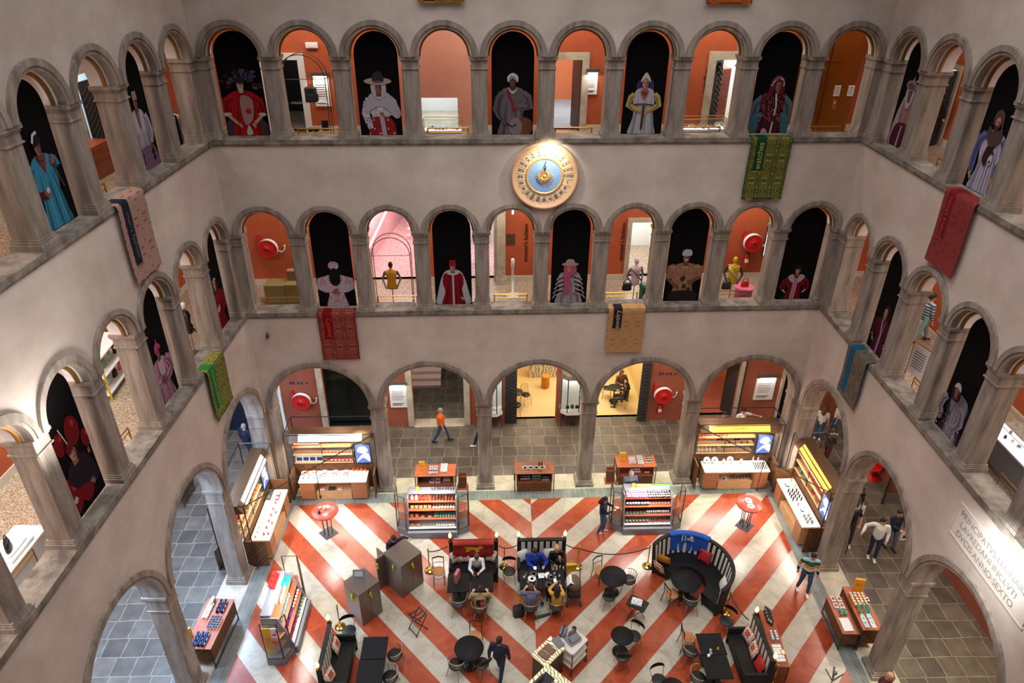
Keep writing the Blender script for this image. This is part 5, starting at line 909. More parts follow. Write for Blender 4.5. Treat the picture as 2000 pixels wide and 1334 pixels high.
# ================================================================ the courtyard floor: kiosks, shelves, tables, benches
def L2W(loc, rot):
    c_, s_ = cos(rot), sin(rot); return lambda x, y, z=0: (loc[0]+x*c_-y*s_, loc[1]+x*s_+y*c_, (loc[2] if len(loc) > 2 else 0)+z)
PROTO = {}
def item(kind, mats, label, cat, loc, rot=0, group=None, sc=None):
    """one small countable thing; meshes are shared between copies"""
    key = (kind, tuple(mats) if isinstance(mats, (list, tuple)) else mats)
    if key not in PROTO:
        m = MB(); name = kind
        if kind == 'cup': m.lathe([(.028, 0), (.036, .01), (.04, .085), (.035, .085), (.03, .02), (.001, .015)], n=12)
        elif kind == 'tumbler': m.lathe([(.026, 0), (.032, .12), (.024, .125), (.02, .135), (.001, .137)], n=12)
        elif kind == 'bottle': m.lathe([(.032, 0), (.034, .02), (.034, .16), (.012, .2), (.012, .25), (.015, .26), (.001, .262)], n=12)
        elif kind == 'tall_bottle': m.lathe([(.034, 0), (.036, .02), (.036, .2), (.012, .27), (.012, .34), (.001, .345)], n=12)
        elif kind == 'jar': m.lathe([(.04, 0), (.045, .01), (.045, .08), (.038, .09)], n=12); m.lathe([(.042, .088), (.042, .115), (.001, .118)], n=12, m=1)
        elif kind == 'box': m.bbox(-.06, .06, -.03, .03, 0, .13, .004); m.box(-.045, .045, -.0315, -.03, .03, .1, 1)
        elif kind == 'flat_box': m.bbox(-.09, .09, -.06, .06, 0, .05, .006); m.box(-.06, .06, -.04, .04, .05, .0505, 1)
        elif kind == 'book': m.bbox(-.09, .09, -.02, .02, 0, .25, .004); m.box(-.07, .07, -.022, -.02, .12, .2, 1)
        elif kind == 'picture_card': m.T = Matrix.Rotation(-.25, 4, 'X'); m.box(-.11, .11, -.008, .008, 0, .17); m.box(-.08, .08, -.01, -.008, .03, .14, 1)
        elif kind == 'plate': m.T = Matrix.Rotation(radians(62), 4, 'X')@Matrix.Translation((0, .14, 0)); m.lathe([(.001, .0), (.09, .0), (.15, .02), (.15, .026), (.09, .008), (.001, .008)], n=28); m.lathe([(.02, .011), (.085, .011)], n=24, m=1, cap=False); m.lathe([(.001, .013), (.035, .013)], n=18, m=2)
        elif kind == 'flat_plate': m.lathe([(.001, .0), (.08, .0), (.13, .018), (.13, .022), (.08, .008), (.001, .008)], n=24); m.lathe([(.001, .011), (.05, .011)], n=18, m=1)
        elif kind == 'basket': m.lathe([(.17, 0), (.21, .15), (.2, .15), (.16, .01), (.001, .01)], n=4, a0=pi/4, a1=pi/4+2*pi, smooth=False, sx=1, sy=.8)
        elif kind == 'sign_block': m.bbox(-.11, .11, -.03, .03, 0, .38, .006); m.box(-.08, .08, -.032, -.03, .2, .22, 1)
        elif kind == 'pouch': m.grid(lambda u, v: (-.07+.14*u, .04*cos(v*pi)*(1-u*0), .15*sin(v*pi)*(1-.2*cos(u*6))), 6, 8); m.face([(-.07, -.04, 0), (.07, -.04, 0), (.07, .04, 0), (-.07, .04, 0)]); m.box(-.04, .04, -.042, -.03, .05, .09, 1)
        elif kind == 'candy_bag': m.lathe([(.05, 0), (.06, .05), (.045, .12), (.012, .14), (.03, .18)], n=10); m.ball((0, 0, .09), .04, 8, 6, 1)
        elif kind == 'tray': m.bbox(-.25, .25, -.2, .2, 0, .03, .02)
        elif kind == 'fan_case': m.bbox(-.05, .05, -.13, .13, 0, .04, .008)
        PROTO[key] = m.build(name, mats, None); o = PROTO[key]; o.location = loc
    else: o = PROTO[key].copy(); COL.objects.link(o)
    o.location = loc; o.rotation_euler = (0, 0, rot); o['label'] = label; o['category'] = cat
    if sc: o.scale = (sc, sc, sc)
    if group: o['group'] = group
    return o
for n_, c_ in (('tin_red', (198, 44, 38)), ('tin_orange', (226, 120, 40)), ('tin_blue', (30, 78, 130)), ('tin_navy', (28, 52, 92)), ('tin_teal', (30, 170, 160)), ('tin_sky', (150, 196, 220)), ('tin_mag', (196, 60, 130)), ('tin_green', (110, 170, 40)), ('tin_cream', (232, 216, 186)), ('tin_rose', (214, 120, 120)), ('tin_amber', (214, 150, 50)), ('tin_jade', (120, 180, 160)), ('tin_violet', (150, 100, 190)), ('bottle_dark', (34, 22, 24)), ('tin_wine', (120, 30, 40)), ('tin_silver', (190, 190, 196))): flat(n_, c_, .35, noise=0)
flat('sign_amber', (222, 150, 30), .5, noise=0); flat('amber_light', (255, 190, 80), .5, emit=1.6); flat('counter_white', (236, 226, 210), .35, noise=.01); flat('drawer', (166, 104, 70), .45, noise=.05, nscale=3); flat('frame_black', (36, 28, 24), .4, noise=0); flat('slate_grey', (122, 122, 128), .5, noise=.05); flat('picture_blue', (90, 120, 200), .4, emit=.5); flat('picture_mix', (140, 130, 180), .4, noise=.5, nscale=14)
def kiosk(loc, rot, lab, light, sign):
    t = thing('market_kiosk', lab, 'kiosk', loc, rot, 'market kiosks'); W = 1.25; P = L2W(loc, rot)
    m = MB(); m.bbox(-W, W, -.55, .1, .86, .92, .02); c = m.build('counter_top', 'counter_white', t)
    for a, b in ((-W, -.65), (.65, W)):
        m = MB(); m.box(a+.03, b-.03, -.5, .08, .06, .86); cb = m.build('cabinet', 'wood_light', t)
        for z in (.08, .46): d = MB(); d.bbox(a+.05, b-.05, -.53, -.5, z, z+.36, .004); d.build('drawer', 'drawer', cb)
    m = MB(); m.box(-.65, .65, -.5, .08, .08, .4); m.box(-.65, .65, -.05, .08, .4, .86); m.box(-.65, .65, -.5, .08, .02, .08); m.build('open_bay', 'wood_light', t)
    m = MB(); m.box(-1.5, 1.5, .14, .18, .05, 1.2); m.build('woven_back', 'woven_wood', t)
    for q in (-1, 1): m = MB(); m.box(q*1.52-.02, q*1.52+.02, -.5, .2, .03, 1.15); m.build('side_panel', 'woven_wood', t)
    for z in (1.25, 1.62, 1.98): m = MB(); m.bbox(-1.48, .72, .12, .42, z, z+.03, .005); m.build('shelf', 'wood_light' if z < 1.9 else 'wood_red', t)
    for x in (-1.48, -.4, .72):
        for y_ in (.14, .4): m = MB(); m.bar((x, y_, 1.2), (x, y_, 2.3), .025); m.build('shelf_post', 'frame_black', t)
    m = MB(); m.prism([(-1.5, -.05), (1.5, -.05), (1.5, .55), (-1.5, .55)], 2.42, 2.62); m.T = None
    m.v = [(x, y+(.2 if z > 2.5 and y < 0 else 0), z-(.1 if z < 2.5 else 0)) for x, y, z in m.v]; cn = m.build('canopy', 'bronze_metal', t)
    m = MB(); m.face([(-1.15, .125, 2.60), (1.15, .125, 2.60), (1.15, -.025, 2.375), (-1.15, -.025, 2.375)]); m.v = [(x, y-.012, z+.008) for x, y, z in m.v]; m.build('light_panel', sign, cn)
    if sign != 'lamp_white':
        m = MB(); [m.box(x_-.008, x_+.008, .02, .026, 2.475, 2.475+h_) for x_, h_ in ((-.22, .09), (-.15, .05), (-.1, .05), (-.04, .05), (.02, .05), (.07, .08), (.11, .08), (.16, .05), (.24, .08))]; m.build('sign_letters', 'graphite', cn, fixn=False)
    m = MB(); B = [(-1.62, -.12), (1.62, -.12), (1.62, 1.0), (-1.62, 1.0)]
    for i in range(4): a, b = B[i], B[(i+1) % 4]; m.bar((a[0], a[1], 2.75), (b[0], b[1], 2.75), .03); m.bar((a[0], a[1], 0), (a[0], a[1], 2.75), .03)
    m.build('frame', 'frame_black', t)
    s = thing('video_screen', 'bright video screen on the '+lab.split(',')[0], 'screen', P(1.1, .15, 1.2), rot, 'kiosk screens'); m = MB(); m.bbox(-.3, .3, -.03, .03, .03, .92, .01); m.build('bezel', 'black', s); m = MB(); m.box(-.27, .27, -.033, -.03, .06, .89); m.build('display', 'picture_blue', s); m = MB(); m.face(crom([(x, z) for x, z in ((-.26, .1), (.0, .3), (.25, .1), (.2, .45), (-.05, .4))])and [(x, -.035, z) for x, z in crom([(-.24, .1), (0, .3), (.24, .12), (.2, .5), (-.05, .42)])]); m.face([(x, -.036, z) for x, z in crom([(-.2, .6), (0, .5), (.2, .62), (.1, .8), (-.1, .8)])]); m.build('picture', 'lamp_white_soft', s); m = MB(); m.box(-.2, .2, -.08, .08, 0, .03); m.build('foot', 'black', s)
    o = area('counter_light', P(0, .1, 2.29), (radians(-18), 0, rot), 2.3, .1, light, (1, .9, .76)); o = area('shelf_light', P(-.4, .02, 2.29), (radians(25), 0, rot), 2.0, .06, light*.2, (1, .86, .66))
    return P
K1 = kiosk((-7.54, 0, 0), 0, 'kiosk in the back left corner, facing the front', 95, 'lamp_white'); K2 = kiosk((-9.62, -2.15, 0), pi/2, 'kiosk along the left side by the back corner', 95, 'lamp_white')
K3 = kiosk((7.62, .22, 0), 0, 'amber signed kiosk in the back right corner, facing the front', 95, 'amber_light'); K4 = kiosk((9.5, -2.0, 0), -pi/2, 'amber signed kiosk along the right side by the back corner', 95, 'amber_light')
def rowsof(P, rot, kind, mats, lab, cat, xs, ys, z, grp, jit=.006, sc=None, drot=0):
    rnd = random.Random(len(lab)+int(xs[0]*100))
    for x in xs:
        for y in ys: item(kind, mats, lab, cat, P(x+rnd.uniform(-jit, jit), y+rnd.uniform(-jit, jit), z), rot+drot, grp, sc)
def fr(a, b, n): return [a+(b-a)*i/max(1, n-1) for i in range(n)]
def stock(P, rot, where, A):
    for kind, mats, nm, cat, xs, ys, z, *rest in A: rowsof(P, rot, kind, mats, nm+' '+where, cat, xs, ys, z, nm+' '+where, sc=rest[0] if rest else None, drot=rest[1] if len(rest) > 1 else 0)
stock(K1, 0, 'on the back left kiosk', [
 ('cup', ['white'], 'small white cup in rows on the counter', 'cup', fr(.7, 1.15, 6), fr(-.35, -.1, 3), .921), ('picture_card', ['tin_rose', 'white'], 'rose framed picture card on the counter', 'card', fr(-.35, .45, 3), [-.05, -.25], .921, .8),
 ('flat_box', ['tin_orange', 'white'], 'orange gift box on the counter', 'box', fr(-1.05, -.75, 2), [0], .921), ('flat_box', ['white', 'tin_navy'], 'white gift box on the counter', 'box', fr(-1.1, -.5, 4), [-.35, -.2], .921, .7), ('jar', ['tin_orange', 'tin_red'], 'orange jar at the rear of the counter', 'jar', fr(.7, 1.15, 4), [.03], .921),
 ('book', ['tin_red', 'white'], 'red book on the top shelf', 'book', fr(-1.35, -.55, 9), [.22], 2.011, .8), ('picture_card', ['white', 'tin_navy'], 'white print on the lower shelf', 'card', fr(-1.3, -.55, 4), [.2], 1.281, 1.3), ('box', ['tin_cream', 'tin_red'], 'cream box on the middle shelf', 'box', fr(-.3, .6, 8), [.22], 1.651), ('box', ['tin_red', 'white'], 'red and white box on the lower shelf', 'box', fr(-.25, .6, 7), [.22], 1.281), ('flat_box', ['white', 'tin_rose'], 'white packet in the open bay', 'box', [-.45, .2], [-.35], .401, .9), ('flat_box', ['graphite', 'graphite'], 'dark packet in the open bay', 'box', [-.1], [-.35], .401, 1.3)])
stock(K2, pi/2, 'on the left kiosk', [
 ('cup', ['tin_cream'], 'cream cup on the counter', 'cup', fr(-1.1, .2, 7), [-.05], .921), ('candy_bag', ['tin_rose', 'tin_cream'], 'rose ribboned sweet bag on the counter', 'bag', fr(-1.0, .5, 6), [-.3], .921, .7), ('flat_box', ['tin_red', 'white'], 'red gift box on the counter', 'box', [.75, .95], [-.3], .921), ('flat_box', ['graphite', 'steel'], 'grey case on the counter', 'box', [.8, 1.05], [0], .921, 1.3), ('cup', ['tin_cream'], 'cream cup on the lower shelf', 'cup', fr(-1.4, .6, 14), [.2], 1.281), ('flat_box', ['tin_orange', 'tin_cream'], 'orange packet on the lower shelf', 'box', fr(-1.3, .5, 7), [.33], 1.281, .7), ('jar', ['tin_amber', 'tin_cream'], 'amber jar on the middle shelf', 'jar', fr(-1.4, .6, 10), [.25], 1.651), ('book', ['tin_wine', 'tin_cream'], 'wine coloured book on the top shelf', 'book', fr(-1.3, .3, 8), [.22], 2.011, .8), ('picture_card', ['tin_cream', 'tin_wine'], 'cream card in front on the counter', 'card', fr(-1.0, .0, 3), [-.45], .921, .6)])
flat('plate_blue', (176, 186, 206), .35, noise=0)
stock(K3, 0, 'on the back right kiosk', [
 ('plate', ['plate_blue', 'tin_cream', 'tin_orange'], 'blue rimmed plate with an orange centre standing', 'plate', [-1.05, -.75, -.15], [-.05], .921, .9), ('tumbler', ['tin_cream'], 'cream vase on the counter', 'vase', [-.42, .25], [-.08], .921, 1.6), ('flat_box', ['white', 'tin_silver'], 'white tray item on the counter', 'box', fr(-1.05, .3, 5), [-.4], .921, .6), ('bottle', ['graphite'], 'dark little bottle in rows on the counter', 'bottle', fr(.72, 1.15, 6), fr(-.42, -.15, 3), .921, .55), ('tall_bottle', ['tin_silver'], 'tall steel flask on the raised corner', 'flask', [.75, .95], [.02], .921, .8), ('jar', ['tin_red', 'tin_wine'], 'red jar on the top shelf', 'jar', fr(-1.4, -.5, 9), [.25], 2.011, .8), ('bottle', ['tin_silver'], 'small silver bottle on the lower shelf', 'bottle', fr(-.3, .6, 9), [.25], 1.281, .6), ('candy_bag', ['white', 'tin_cream'], 'white soap bundle on the lower shelf', 'soap', fr(-1.35, -.75, 5), [.25], 1.281), ('jar', ['graphite', 'tin_amber'], 'dark jar on the middle shelf', 'jar', fr(-.2, .5, 4), [.25], 1.651, .8), ('plate', ['plate_blue', 'tin_cream', 'tin_orange'], 'blue rimmed plate on the shelf', 'plate', [-.55], [.25], 1.281, .7), ('jar', ['steel', 'graphite'], 'steel tin in the open bay', 'jar', fr(-.1, .5, 6), [-.35, -.25], .401, .8), ('flat_plate', ['plate_blue', 'tin_cream'], 'blue plate in the open bay', 'plate', [-.4], [-.35], .401)])
stock(K4, -pi/2, 'on the right kiosk', [
 ('bottle', ['bottle_dark'], 'dark wine bottle in rows on the counter', 'bottle', fr(-.5, -.05, 4), fr(-.4, -.1, 3), .921, .85), ('flat_box', ['graphite', 'white'], 'framed set of photos on the counter', 'picture', [-.85], [-.3], .921), ('tall_bottle', ['tin_amber'], 'amber bottle at the back of the counter', 'bottle', [-1.1, -.75], [-.05], .921, .7), ('jar', ['tin_silver', 'steel'], 'steel tin near the front end of the counter', 'jar', fr(.75, 1.05, 3), [-.15, -.3], .921), ('bottle', ['tin_red'], 'red bottle in the middle of the counter', 'bottle', [.2], [-.3], .921, .7), ('flat_box', ['tin_navy', 'white'], 'navy tin in the middle of the counter', 'tin', [.45], [-.25], .921, .8), ('candy_bag', ['tin_teal', 'white'], 'turquoise glass on the lower shelf', 'glass', [-1.1, -.7], [.25], 1.281), ('bottle', ['tin_red'], 'red bottle on the lower shelf', 'bottle', [-.1, .05], [.25], 1.281, .8), ('flat_box', ['tin_cream', 'tin_orange'], 'cream box on the lower shelf', 'box', fr(.2, .6, 2), [.25], 1.281), ('book', ['tin_wine', 'tin_red'], 'wine red book on the middle shelf', 'book', fr(-.6, .5, 8), [.25], 1.651, .8)])
def link(a, b, px, pz, lab):
    t = thing('beam_lamp', lab, 'lamp', (0, 0, 0), 0, 'beam lamps'); m = MB(); m.bar(a, b, .035); m.build('beam', 'frame_black', t); q = Vector(a).lerp(Vector(b), px)
    m = MB(); m.bar(q, (q.x, q.y, pz+.12), .022); m.build('rod', 'frame_black', t); m = MB(); m.lathe([(.01, .14), (.035, .12), (.045, 0), (.03, .01)], (q.x, q.y, pz), 12); m.build('lamp_head', 'black', t)
    spot('table_spot', (q.x, q.y, pz+.1), (q.x, q.y, 0), 22, 100, .8); spot('floor_spot', (q.x, q.y, 2.6), (q.x+.1, q.y-.5, 0), 260, 95, .9, (1, .95, .9), .08); return q
q1 = link((-9.5, -3.77, 2.75), (-5.92, -.12, 2.75), .52, 1.35, 'thin black beam with a lamp rod over the left red table'); q2 = link((6.0, .1, 2.75), (9.4, -3.62, 2.75), .52, 1.35, 'thin black beam with a lamp rod over the right red table')
def red_table(x, y, rot, lab):
    t = thing('round_display_table', lab, 'table', (x, y, 0), rot, 'round red tables'); m = MB(); m.box(-.25, .25, -.25, .25, 0, .015); m.build('base_plate', 'graphite', t)
    for i in range(6): m = MB(); a = pi*i/3; m.bar((.15*cos(a), .15*sin(a), .01), (.18*cos(a), .18*sin(a), 1.02), .022); m.build('leg', 'frame_black', t)
    m = MB(); m.lathe([(.4, 1.0), (.44, 1.01), (.46, 1.04), (.44, 1.07), (.001, 1.075)], n=40); m.build('tabletop', 'red_table', t)
red_table(-7.46, -2.2, pi/4, 'round red display table in front of the back left kiosk'); red_table(7.43, -2.2, pi/4, 'round red display table in front of the back right kiosk')
item('flat_box', ['white', 'tin_silver'], 'white paper strip on the left red table', 'paper', (-7.38, -2.05, 1.076), -.8, None, .9); item('candy_bag', ['tin_cream', 'tin_amber'], 'little cream bag on the left red table', 'bag', (-7.48, -2.15, 1.076), .4, None, .9); item('jar', ['graphite', 'black'], 'dark jar on the left red table', 'jar', (-7.62, -2.35, 1.076), 0, None, 1.1); item('flat_box', ['tin_rose', 'white'], 'pink packet on the left red table', 'box', (-7.65, -2.08, 1.076), .5, None, .7)
for dy, l in ((.13, 'far'), (-.17, 'near')): item('flat_plate', ['plate_blue', 'tin_orange'], 'blue and orange plate at the %s side of the right red table' % l, 'plate', (7.43, -2.2+dy, 1.076), 0)
item('flat_box', ['white', 'tin_silver'], 'white card between the plates on the right red table', 'card', (7.43, -2.2, 1.079), 0, None, 1.0)
def woven_table(x, y, rot, lab, mat='wood_red'):
    t = thing('display_table', lab, 'table', (x, y, 0), rot, 'tall display tables'); m = MB(); m.bbox(-.76, .76, -.35, .35, .87, .9, .006); m.build('tabletop', mat, t)
    m = MB(); m.box(-.66, .66, -.32, .33, .0, .42); m.build('woven_base', 'woven_wood', t); m = MB(); m.box(-.68, .68, -.34, .34, .42, .45); m.build('shelf', mat, t); m = MB(); m.box(-.68, -.64, -.3, .34, .45, .87); m.box(.64, .68, -.3, .34, .45, .87); m.box(-.68, .68, .3, .34, .45, .87); m.build('side_walls', 'wood_brown', t)
    for q in (-1, 1):
        for p in (-1, 1): m = MB(); m.bar((q*.74, p*.33, 0), (q*.74, p*.33, .88), .025); m.build('leg', 'frame_black', t)
    return L2W((x, y, 0), rot)
T1 = woven_table(-3.78, .05, 0, 'brown display table between the second and third back pillars'); T2 = woven_table(-.05, .1, 0, 'dark brown display table between the two middle back pillars', 'wood_brown'); T3 = woven_table(3.88, .4, 0, 'brown display table between the fourth and fifth back pillars')
item('sign_block', ['sign_amber', 'wood_brown'], 'orange sign block on the left brown display table', 'sign', T1(-.5, .05, .901), 0, 'orange sign blocks'); item('sign_block', ['sign_amber', 'wood_brown'], 'orange sign block on the right brown display table', 'sign', T3(-.5, .05, .901), 0, 'orange sign blocks')
stock(T1, 0, 'of the left brown display table', [('tumbler', ['white'], 'white capped tumbler on top', 'tumbler', fr(.22, .42, 4), fr(-.15, .2, 4), .901, 1.0), ('cup', ['tin_silver'], 'grey patterned mug on top', 'mug', fr(-.2, .05, 4), [-.2, .0, .12], .901), ('flat_box', ['white', 'tin_wine'], 'white gift box on the shelf', 'box', fr(-.15, .08, 2), [-.15, .05], .451), ('pouch', ['graphite', 'graphite'], 'dark pouch on the shelf', 'pouch', fr(-.5, -.3, 3), [-.1], .451), ('pouch', ['slate_grey', 'white'], 'grey pouch on the shelf', 'pouch', fr(.35, .5, 3), [-.1], .451)])
stock(T2, 0, 'of the dark middle display table', [('flat_plate', ['slate_grey', 'graphite'], 'grey plate on top', 'plate', fr(-.35, .3, 4), [0], .901), ('bottle', ['bottle_dark'], 'dark bottle on top', 'bottle', [.2, .3], [.12], .901), ('tall_bottle', ['tin_rose'], 'clear rose bottle on top', 'bottle', [.55], [-.05, .15], .901, .7), ('candy_bag', ['tin_amber', 'tin_cream'], 'amber pot on top', 'pot', [.22], [-.15], .901), ('jar', ['tin_wine', 'tin_silver'], 'small brown jar on the shelf', 'jar', fr(-.5, -.2, 5), [-.2, -.05], .451, .8), ('box', ['tin_jade', 'graphite'], 'green box on the shelf', 'box', fr(.0, .18, 3), [-.1], .451, 1.2), ('jar', ['tin_silver', 'graphite'], 'silver jar on the shelf', 'jar', fr(.35, .55, 4), [-.2, -.05], .451, .8)])
stock(T3, 0, 'of the right brown display table', [('bottle', ['white'], 'white bottle with dark cap on top', 'bottle', fr(-.25, -.05, 4), [-.15, 0, .1], .901, .7), ('cup', ['tin_silver'], 'black and white cup on top', 'cup', fr(.08, .24, 3), fr(-.2, .2, 4), .901), ('jar', ['tin_cream', 'graphite'], 'cream jar with dark lid on top', 'jar', fr(.4, .62, 4), [-.1, .05, .18], .901, .8), ('jar', ['tin_mag', 'white'], 'pink jar with white lid on the shelf', 'jar', fr(-.15, .15, 5), [-.2, -.05], .451, .9), ('jar', ['white', 'tin_wine'], 'white jar on the shelf', 'jar', fr(.38, .52, 3), [-.15], .451, .8)])
for j, (bx, by, s_) in enumerate(((-2.78, .1, 'left'), (2.92, .3, 'right'))):
    for i in range(5): o = item('basket', 'wood_brown', 'brown shopping basket in the stack beside the %s brown table' % s_, 'basket', (bx, by, .05+.1*i), 0, 'stacked shopping baskets '+s_, 1.05)
    m = MB(); m.box(-.2, .2, -.18, .18, 0, .045); obj1(m, 'basket_stand', 'wood_red', 'low base under the %s stack of baskets' % s_, 'stand', (bx, by, 0))
# glass ended shelving units
def gondola(x, y, rot, lab, mat='slate_grey'):
    t = thing('shelving_unit', lab, 'shelf', (x, y, 0), rot, 'glass ended shelving units'); W = .82
    m = MB(); m.bbox(-W-.05, W+.05, -.5, .42, 0, .28, .03); m.build('plinth', mat, t)
    for q in (-1, 1): m = MB(); m.prism([(q*(W+.06), -.38), (q*(W+.45), -.2), (q*(W+.45), .3), (q*(W+.06), .42)][::q], 0, .25); m.build('side_plinth', mat, t)
    m = MB(); m.box(-W, W, .3, .4, .28, 1.55); m.box(-W, W, .1, .4, 1.52, 1.58); m.build('back', mat, t)
    for q in (-1, 1): m = MB(); m.prism([(q*W, -.42), (q*(W+.04), -.42), (q*(W+.04), .4), (q*W, .4)][::q], .28, 1.5); m.v = [(a, b if not (c > 1 and b < 0) else b+.34, c) for a, b, c in m.v]; m.build('end_wall', mat, t)
    for i, (z, yf) in enumerate(((.36, -.4), (.68, -.3), (1.0, -.2), (1.3, -.1))): m = MB(); m.box(-W, W, yf, .3, z, z+.025); m.build('shelf', 'wood_red' if i else 'counter_white', t)
    for q in (-1, 1):
        m = MB(); c1 = (q*(W+.1), -.34); c2 = (q*(W+.43), -.18); c3 = (q*(W+.43), .28)
        for a, b in ((c1, c2), (c2, c3)): m.bar((a[0], a[1], .25), (a[0], a[1], 1.75), .028); m.bar((b[0], b[1], .25), (b[0], b[1], 1.75), .028); m.bar((a[0], a[1], 1.75), (b[0], b[1], 1.75), .028); m.bar((a[0], a[1], .27), (b[0], b[1], .27), .028)
        m.build('glass_frame', 'bronze_metal', t); m = MB(); [m.face([(a[0], a[1], .27), (b[0], b[1], .27), (b[0], b[1], 1.74), (a[0], a[1], 1.74)]) for a, b in ((c1, c2), (c2, c3))]; m.build('pane', 'glass', t)
        for z in (.6, .95): m = MB(); m.prism([(q*(W+.08), -.25), (q*(W+.38), -.12), (q*(W+.38), .25), (q*(W+.08), .35)][::q], z, z+.02); m.build('side_shelf', 'wood_red', t)
    P = L2W((x, y, 0), rot); area('shelving_fill', P(0, -.25, 1.95), (radians(12), 0, rot), 1.5, .05, 60, (1, .95, .9)); return P  # added area light without a fixture, brightens the goods
S1 = gondola(-3.75, -2.05, 0, 'glass ended grey shelving unit of bottles at left, behind the red draped bench'); S2 = gondola(3.82, -2.05, 0, 'glass ended grey shelving unit of pink and dark jars at right'); S3 = gondola(-7.9, -6.15, pi/2, 'glass ended shelving unit of coloured bottles at lower left')
F4 = lambda n: fr(-.72, .72, n)
stock(S1, 0, 'on the left shelving unit', [('tall_bottle', ['bottle_dark'], 'tall black bottle on the top shelf', 'bottle', fr(.42, .74, 4), [-.02, .12], 1.326, .75), ('bottle', ['bottle_dark'], 'dark bottle on the top shelf', 'bottle', fr(.0, .32, 4), [0, .12], 1.326, .8), ('tumbler', ['tin_red'], 'red tumbler on the top shelf', 'tumbler', fr(-.4, -.15, 3), [0, .12], 1.326), ('candy_bag', ['white', 'tin_sky'], 'white vase on the top shelf', 'vase', [-.7, -.55], [.05], 1.326), ('tumbler', ['graphite'], 'dark tumbler along the ridge', 'tumbler', fr(.0, .75, 9), [.25], 1.581, .8), ('cup', ['tin_cream'], 'cream cup on the second shelf', 'cup', fr(.05, .75, 8), [-.1, .05], 1.026), ('box', ['tin_amber', 'white'], 'amber box on the second shelf', 'box', fr(-.7, -.1, 5), [-.05], 1.026), ('box', ['tin_orange', 'white'], 'orange box on the third shelf', 'box', fr(-.72, -.55, 2), [-.15], .706), ('flat_box', ['white', 'tin_silver'], 'white box on the third shelf', 'box', fr(-.35, -.1, 2), [-.15], .706), ('cup', ['tin_jade'], 'jade cup on the third shelf', 'cup', fr(.1, .75, 8), [-.18, -.05], .706, .9), ('flat_box', ['tin_amber', 'white'], 'gold box on the bottom shelf', 'box', fr(-.72, -.5, 2), [-.25], .386), ('flat_box', ['white', 'tin_silver'], 'white box on the bottom shelf', 'box', fr(-.3, .0, 2), [-.25], .386), ('cup', ['white'], 'white cup on the bottom shelf', 'cup', fr(.15, .75, 8), [-.3, -.15], .386)])
item('sign_block', ['sign_amber', 'wood_brown'], 'small amber notice on the left shelving unit', 'sign', S1(-.5, .2, 1.581), 0, None, .5); item('sign_block', ['sign_amber', 'wood_brown'], 'small amber notice on the right shelving unit', 'sign', S2(-.5, .2, 1.581), 0, None, .5)
stock(S2, 0, 'on the right shelving unit', [('jar', ['tin_mag', 'white'], 'pink jar with a white lid on the top shelf', 'jar', fr(-.72, -.05, 9), [-.06, .06, .18], 1.326, .9), ('jar', ['bottle_dark', 'tin_silver'], 'dark jar with a silver lid on the top shelf', 'jar', fr(.05, .74, 9), [-.06, .06, .18], 1.326, .85), ('jar', ['graphite', 'white'], 'black jar on the second shelf', 'jar', fr(-.72, .0, 8), [-.1], 1.026), ('box', ['tin_wine', 'tin_cream'], 'brown box on the second shelf', 'box', fr(.1, .74, 7), [-.05], 1.026, .9), ('jar', ['tin_jade', 'graphite'], 'jade jar on the third shelf', 'jar', fr(-.72, -.1, 6), [-.2], .706), ('tumbler', ['tin_silver'], 'silver tumbler on the third shelf', 'tumbler', fr(.0, .74, 11), [-.18], .706), ('jar', ['tin_wine', 'tin_cream'], 'brown jar on the bottom shelf', 'jar', fr(-.72, .0, 7), [-.28], .386), ('jar', ['tin_rose', 'tin_wine'], 'rose jar on the bottom shelf', 'jar', fr(.2, .7, 4), [-.28], .386, 1.1), ('flat_box', ['tin_jade', 'tin_green'], 'green packet along the ridge', 'box', fr(.2, .7, 5), [.25], 1.581), ('flat_box', ['tin_amber', 'white'], 'amber packet along the ridge', 'box', fr(-.3, .05, 3), [.25], 1.581)])
stock(S3, pi/2, 'on the lower left shelving unit', [('flat_box', ['tin_teal', 'tin_teal'], 'turquoise box', 'box', fr(.5, .72, 3), [0, .15], 1.326), ('bottle', ['tin_sky'], 'blue and white bottle on the top shelf', 'bottle', fr(-.2, .35, 7), [0, .14], 1.326, .8), ('bottle', ['tin_sky'], 'sky blue bottle', 'bottle', fr(-.6, .3, 9), [-.08, .06], 1.026, .9), ('bottle', ['tin_violet'], 'violet bottle', 'bottle', fr(-.7, .1, 8), [-.18], .706, .9), ('bottle', ['tin_mag'], 'magenta bottle', 'bottle', fr(-.72, .0, 8), [-.28], .386, .9), ('jar', ['tin_orange', 'white'], 'orange jar', 'jar', fr(.15, .74, 6), [-.2], .706), ('jar', ['tin_orange', 'tin_teal'], 'orange and turquoise jar', 'jar', fr(.1, .74, 6), [-.3], .386)])
for i in range(9): item('flat_box', ['tin_red', 'tin_red'], 'red cap stacked on the far side of the lower left shelving unit', 'cap', S3(.15+.2*(i % 3), .5+.02*(i//3), 1.0+.1*(i//3)) if False else S3(.2+.2*(i % 3), .27+.04*(i//3), 1.581+.051*(i//3)), pi/2, 'red caps', .95)
m = MB(); m.lathe([(.001, .1), (.1, .08), (.12, .0), (.13, 0)], n=20); obj1(m, 'cap_display', 'red', 'round red cap at the far end of the lower left unit', 'cap', S3(1.0, 0, .975), 0)
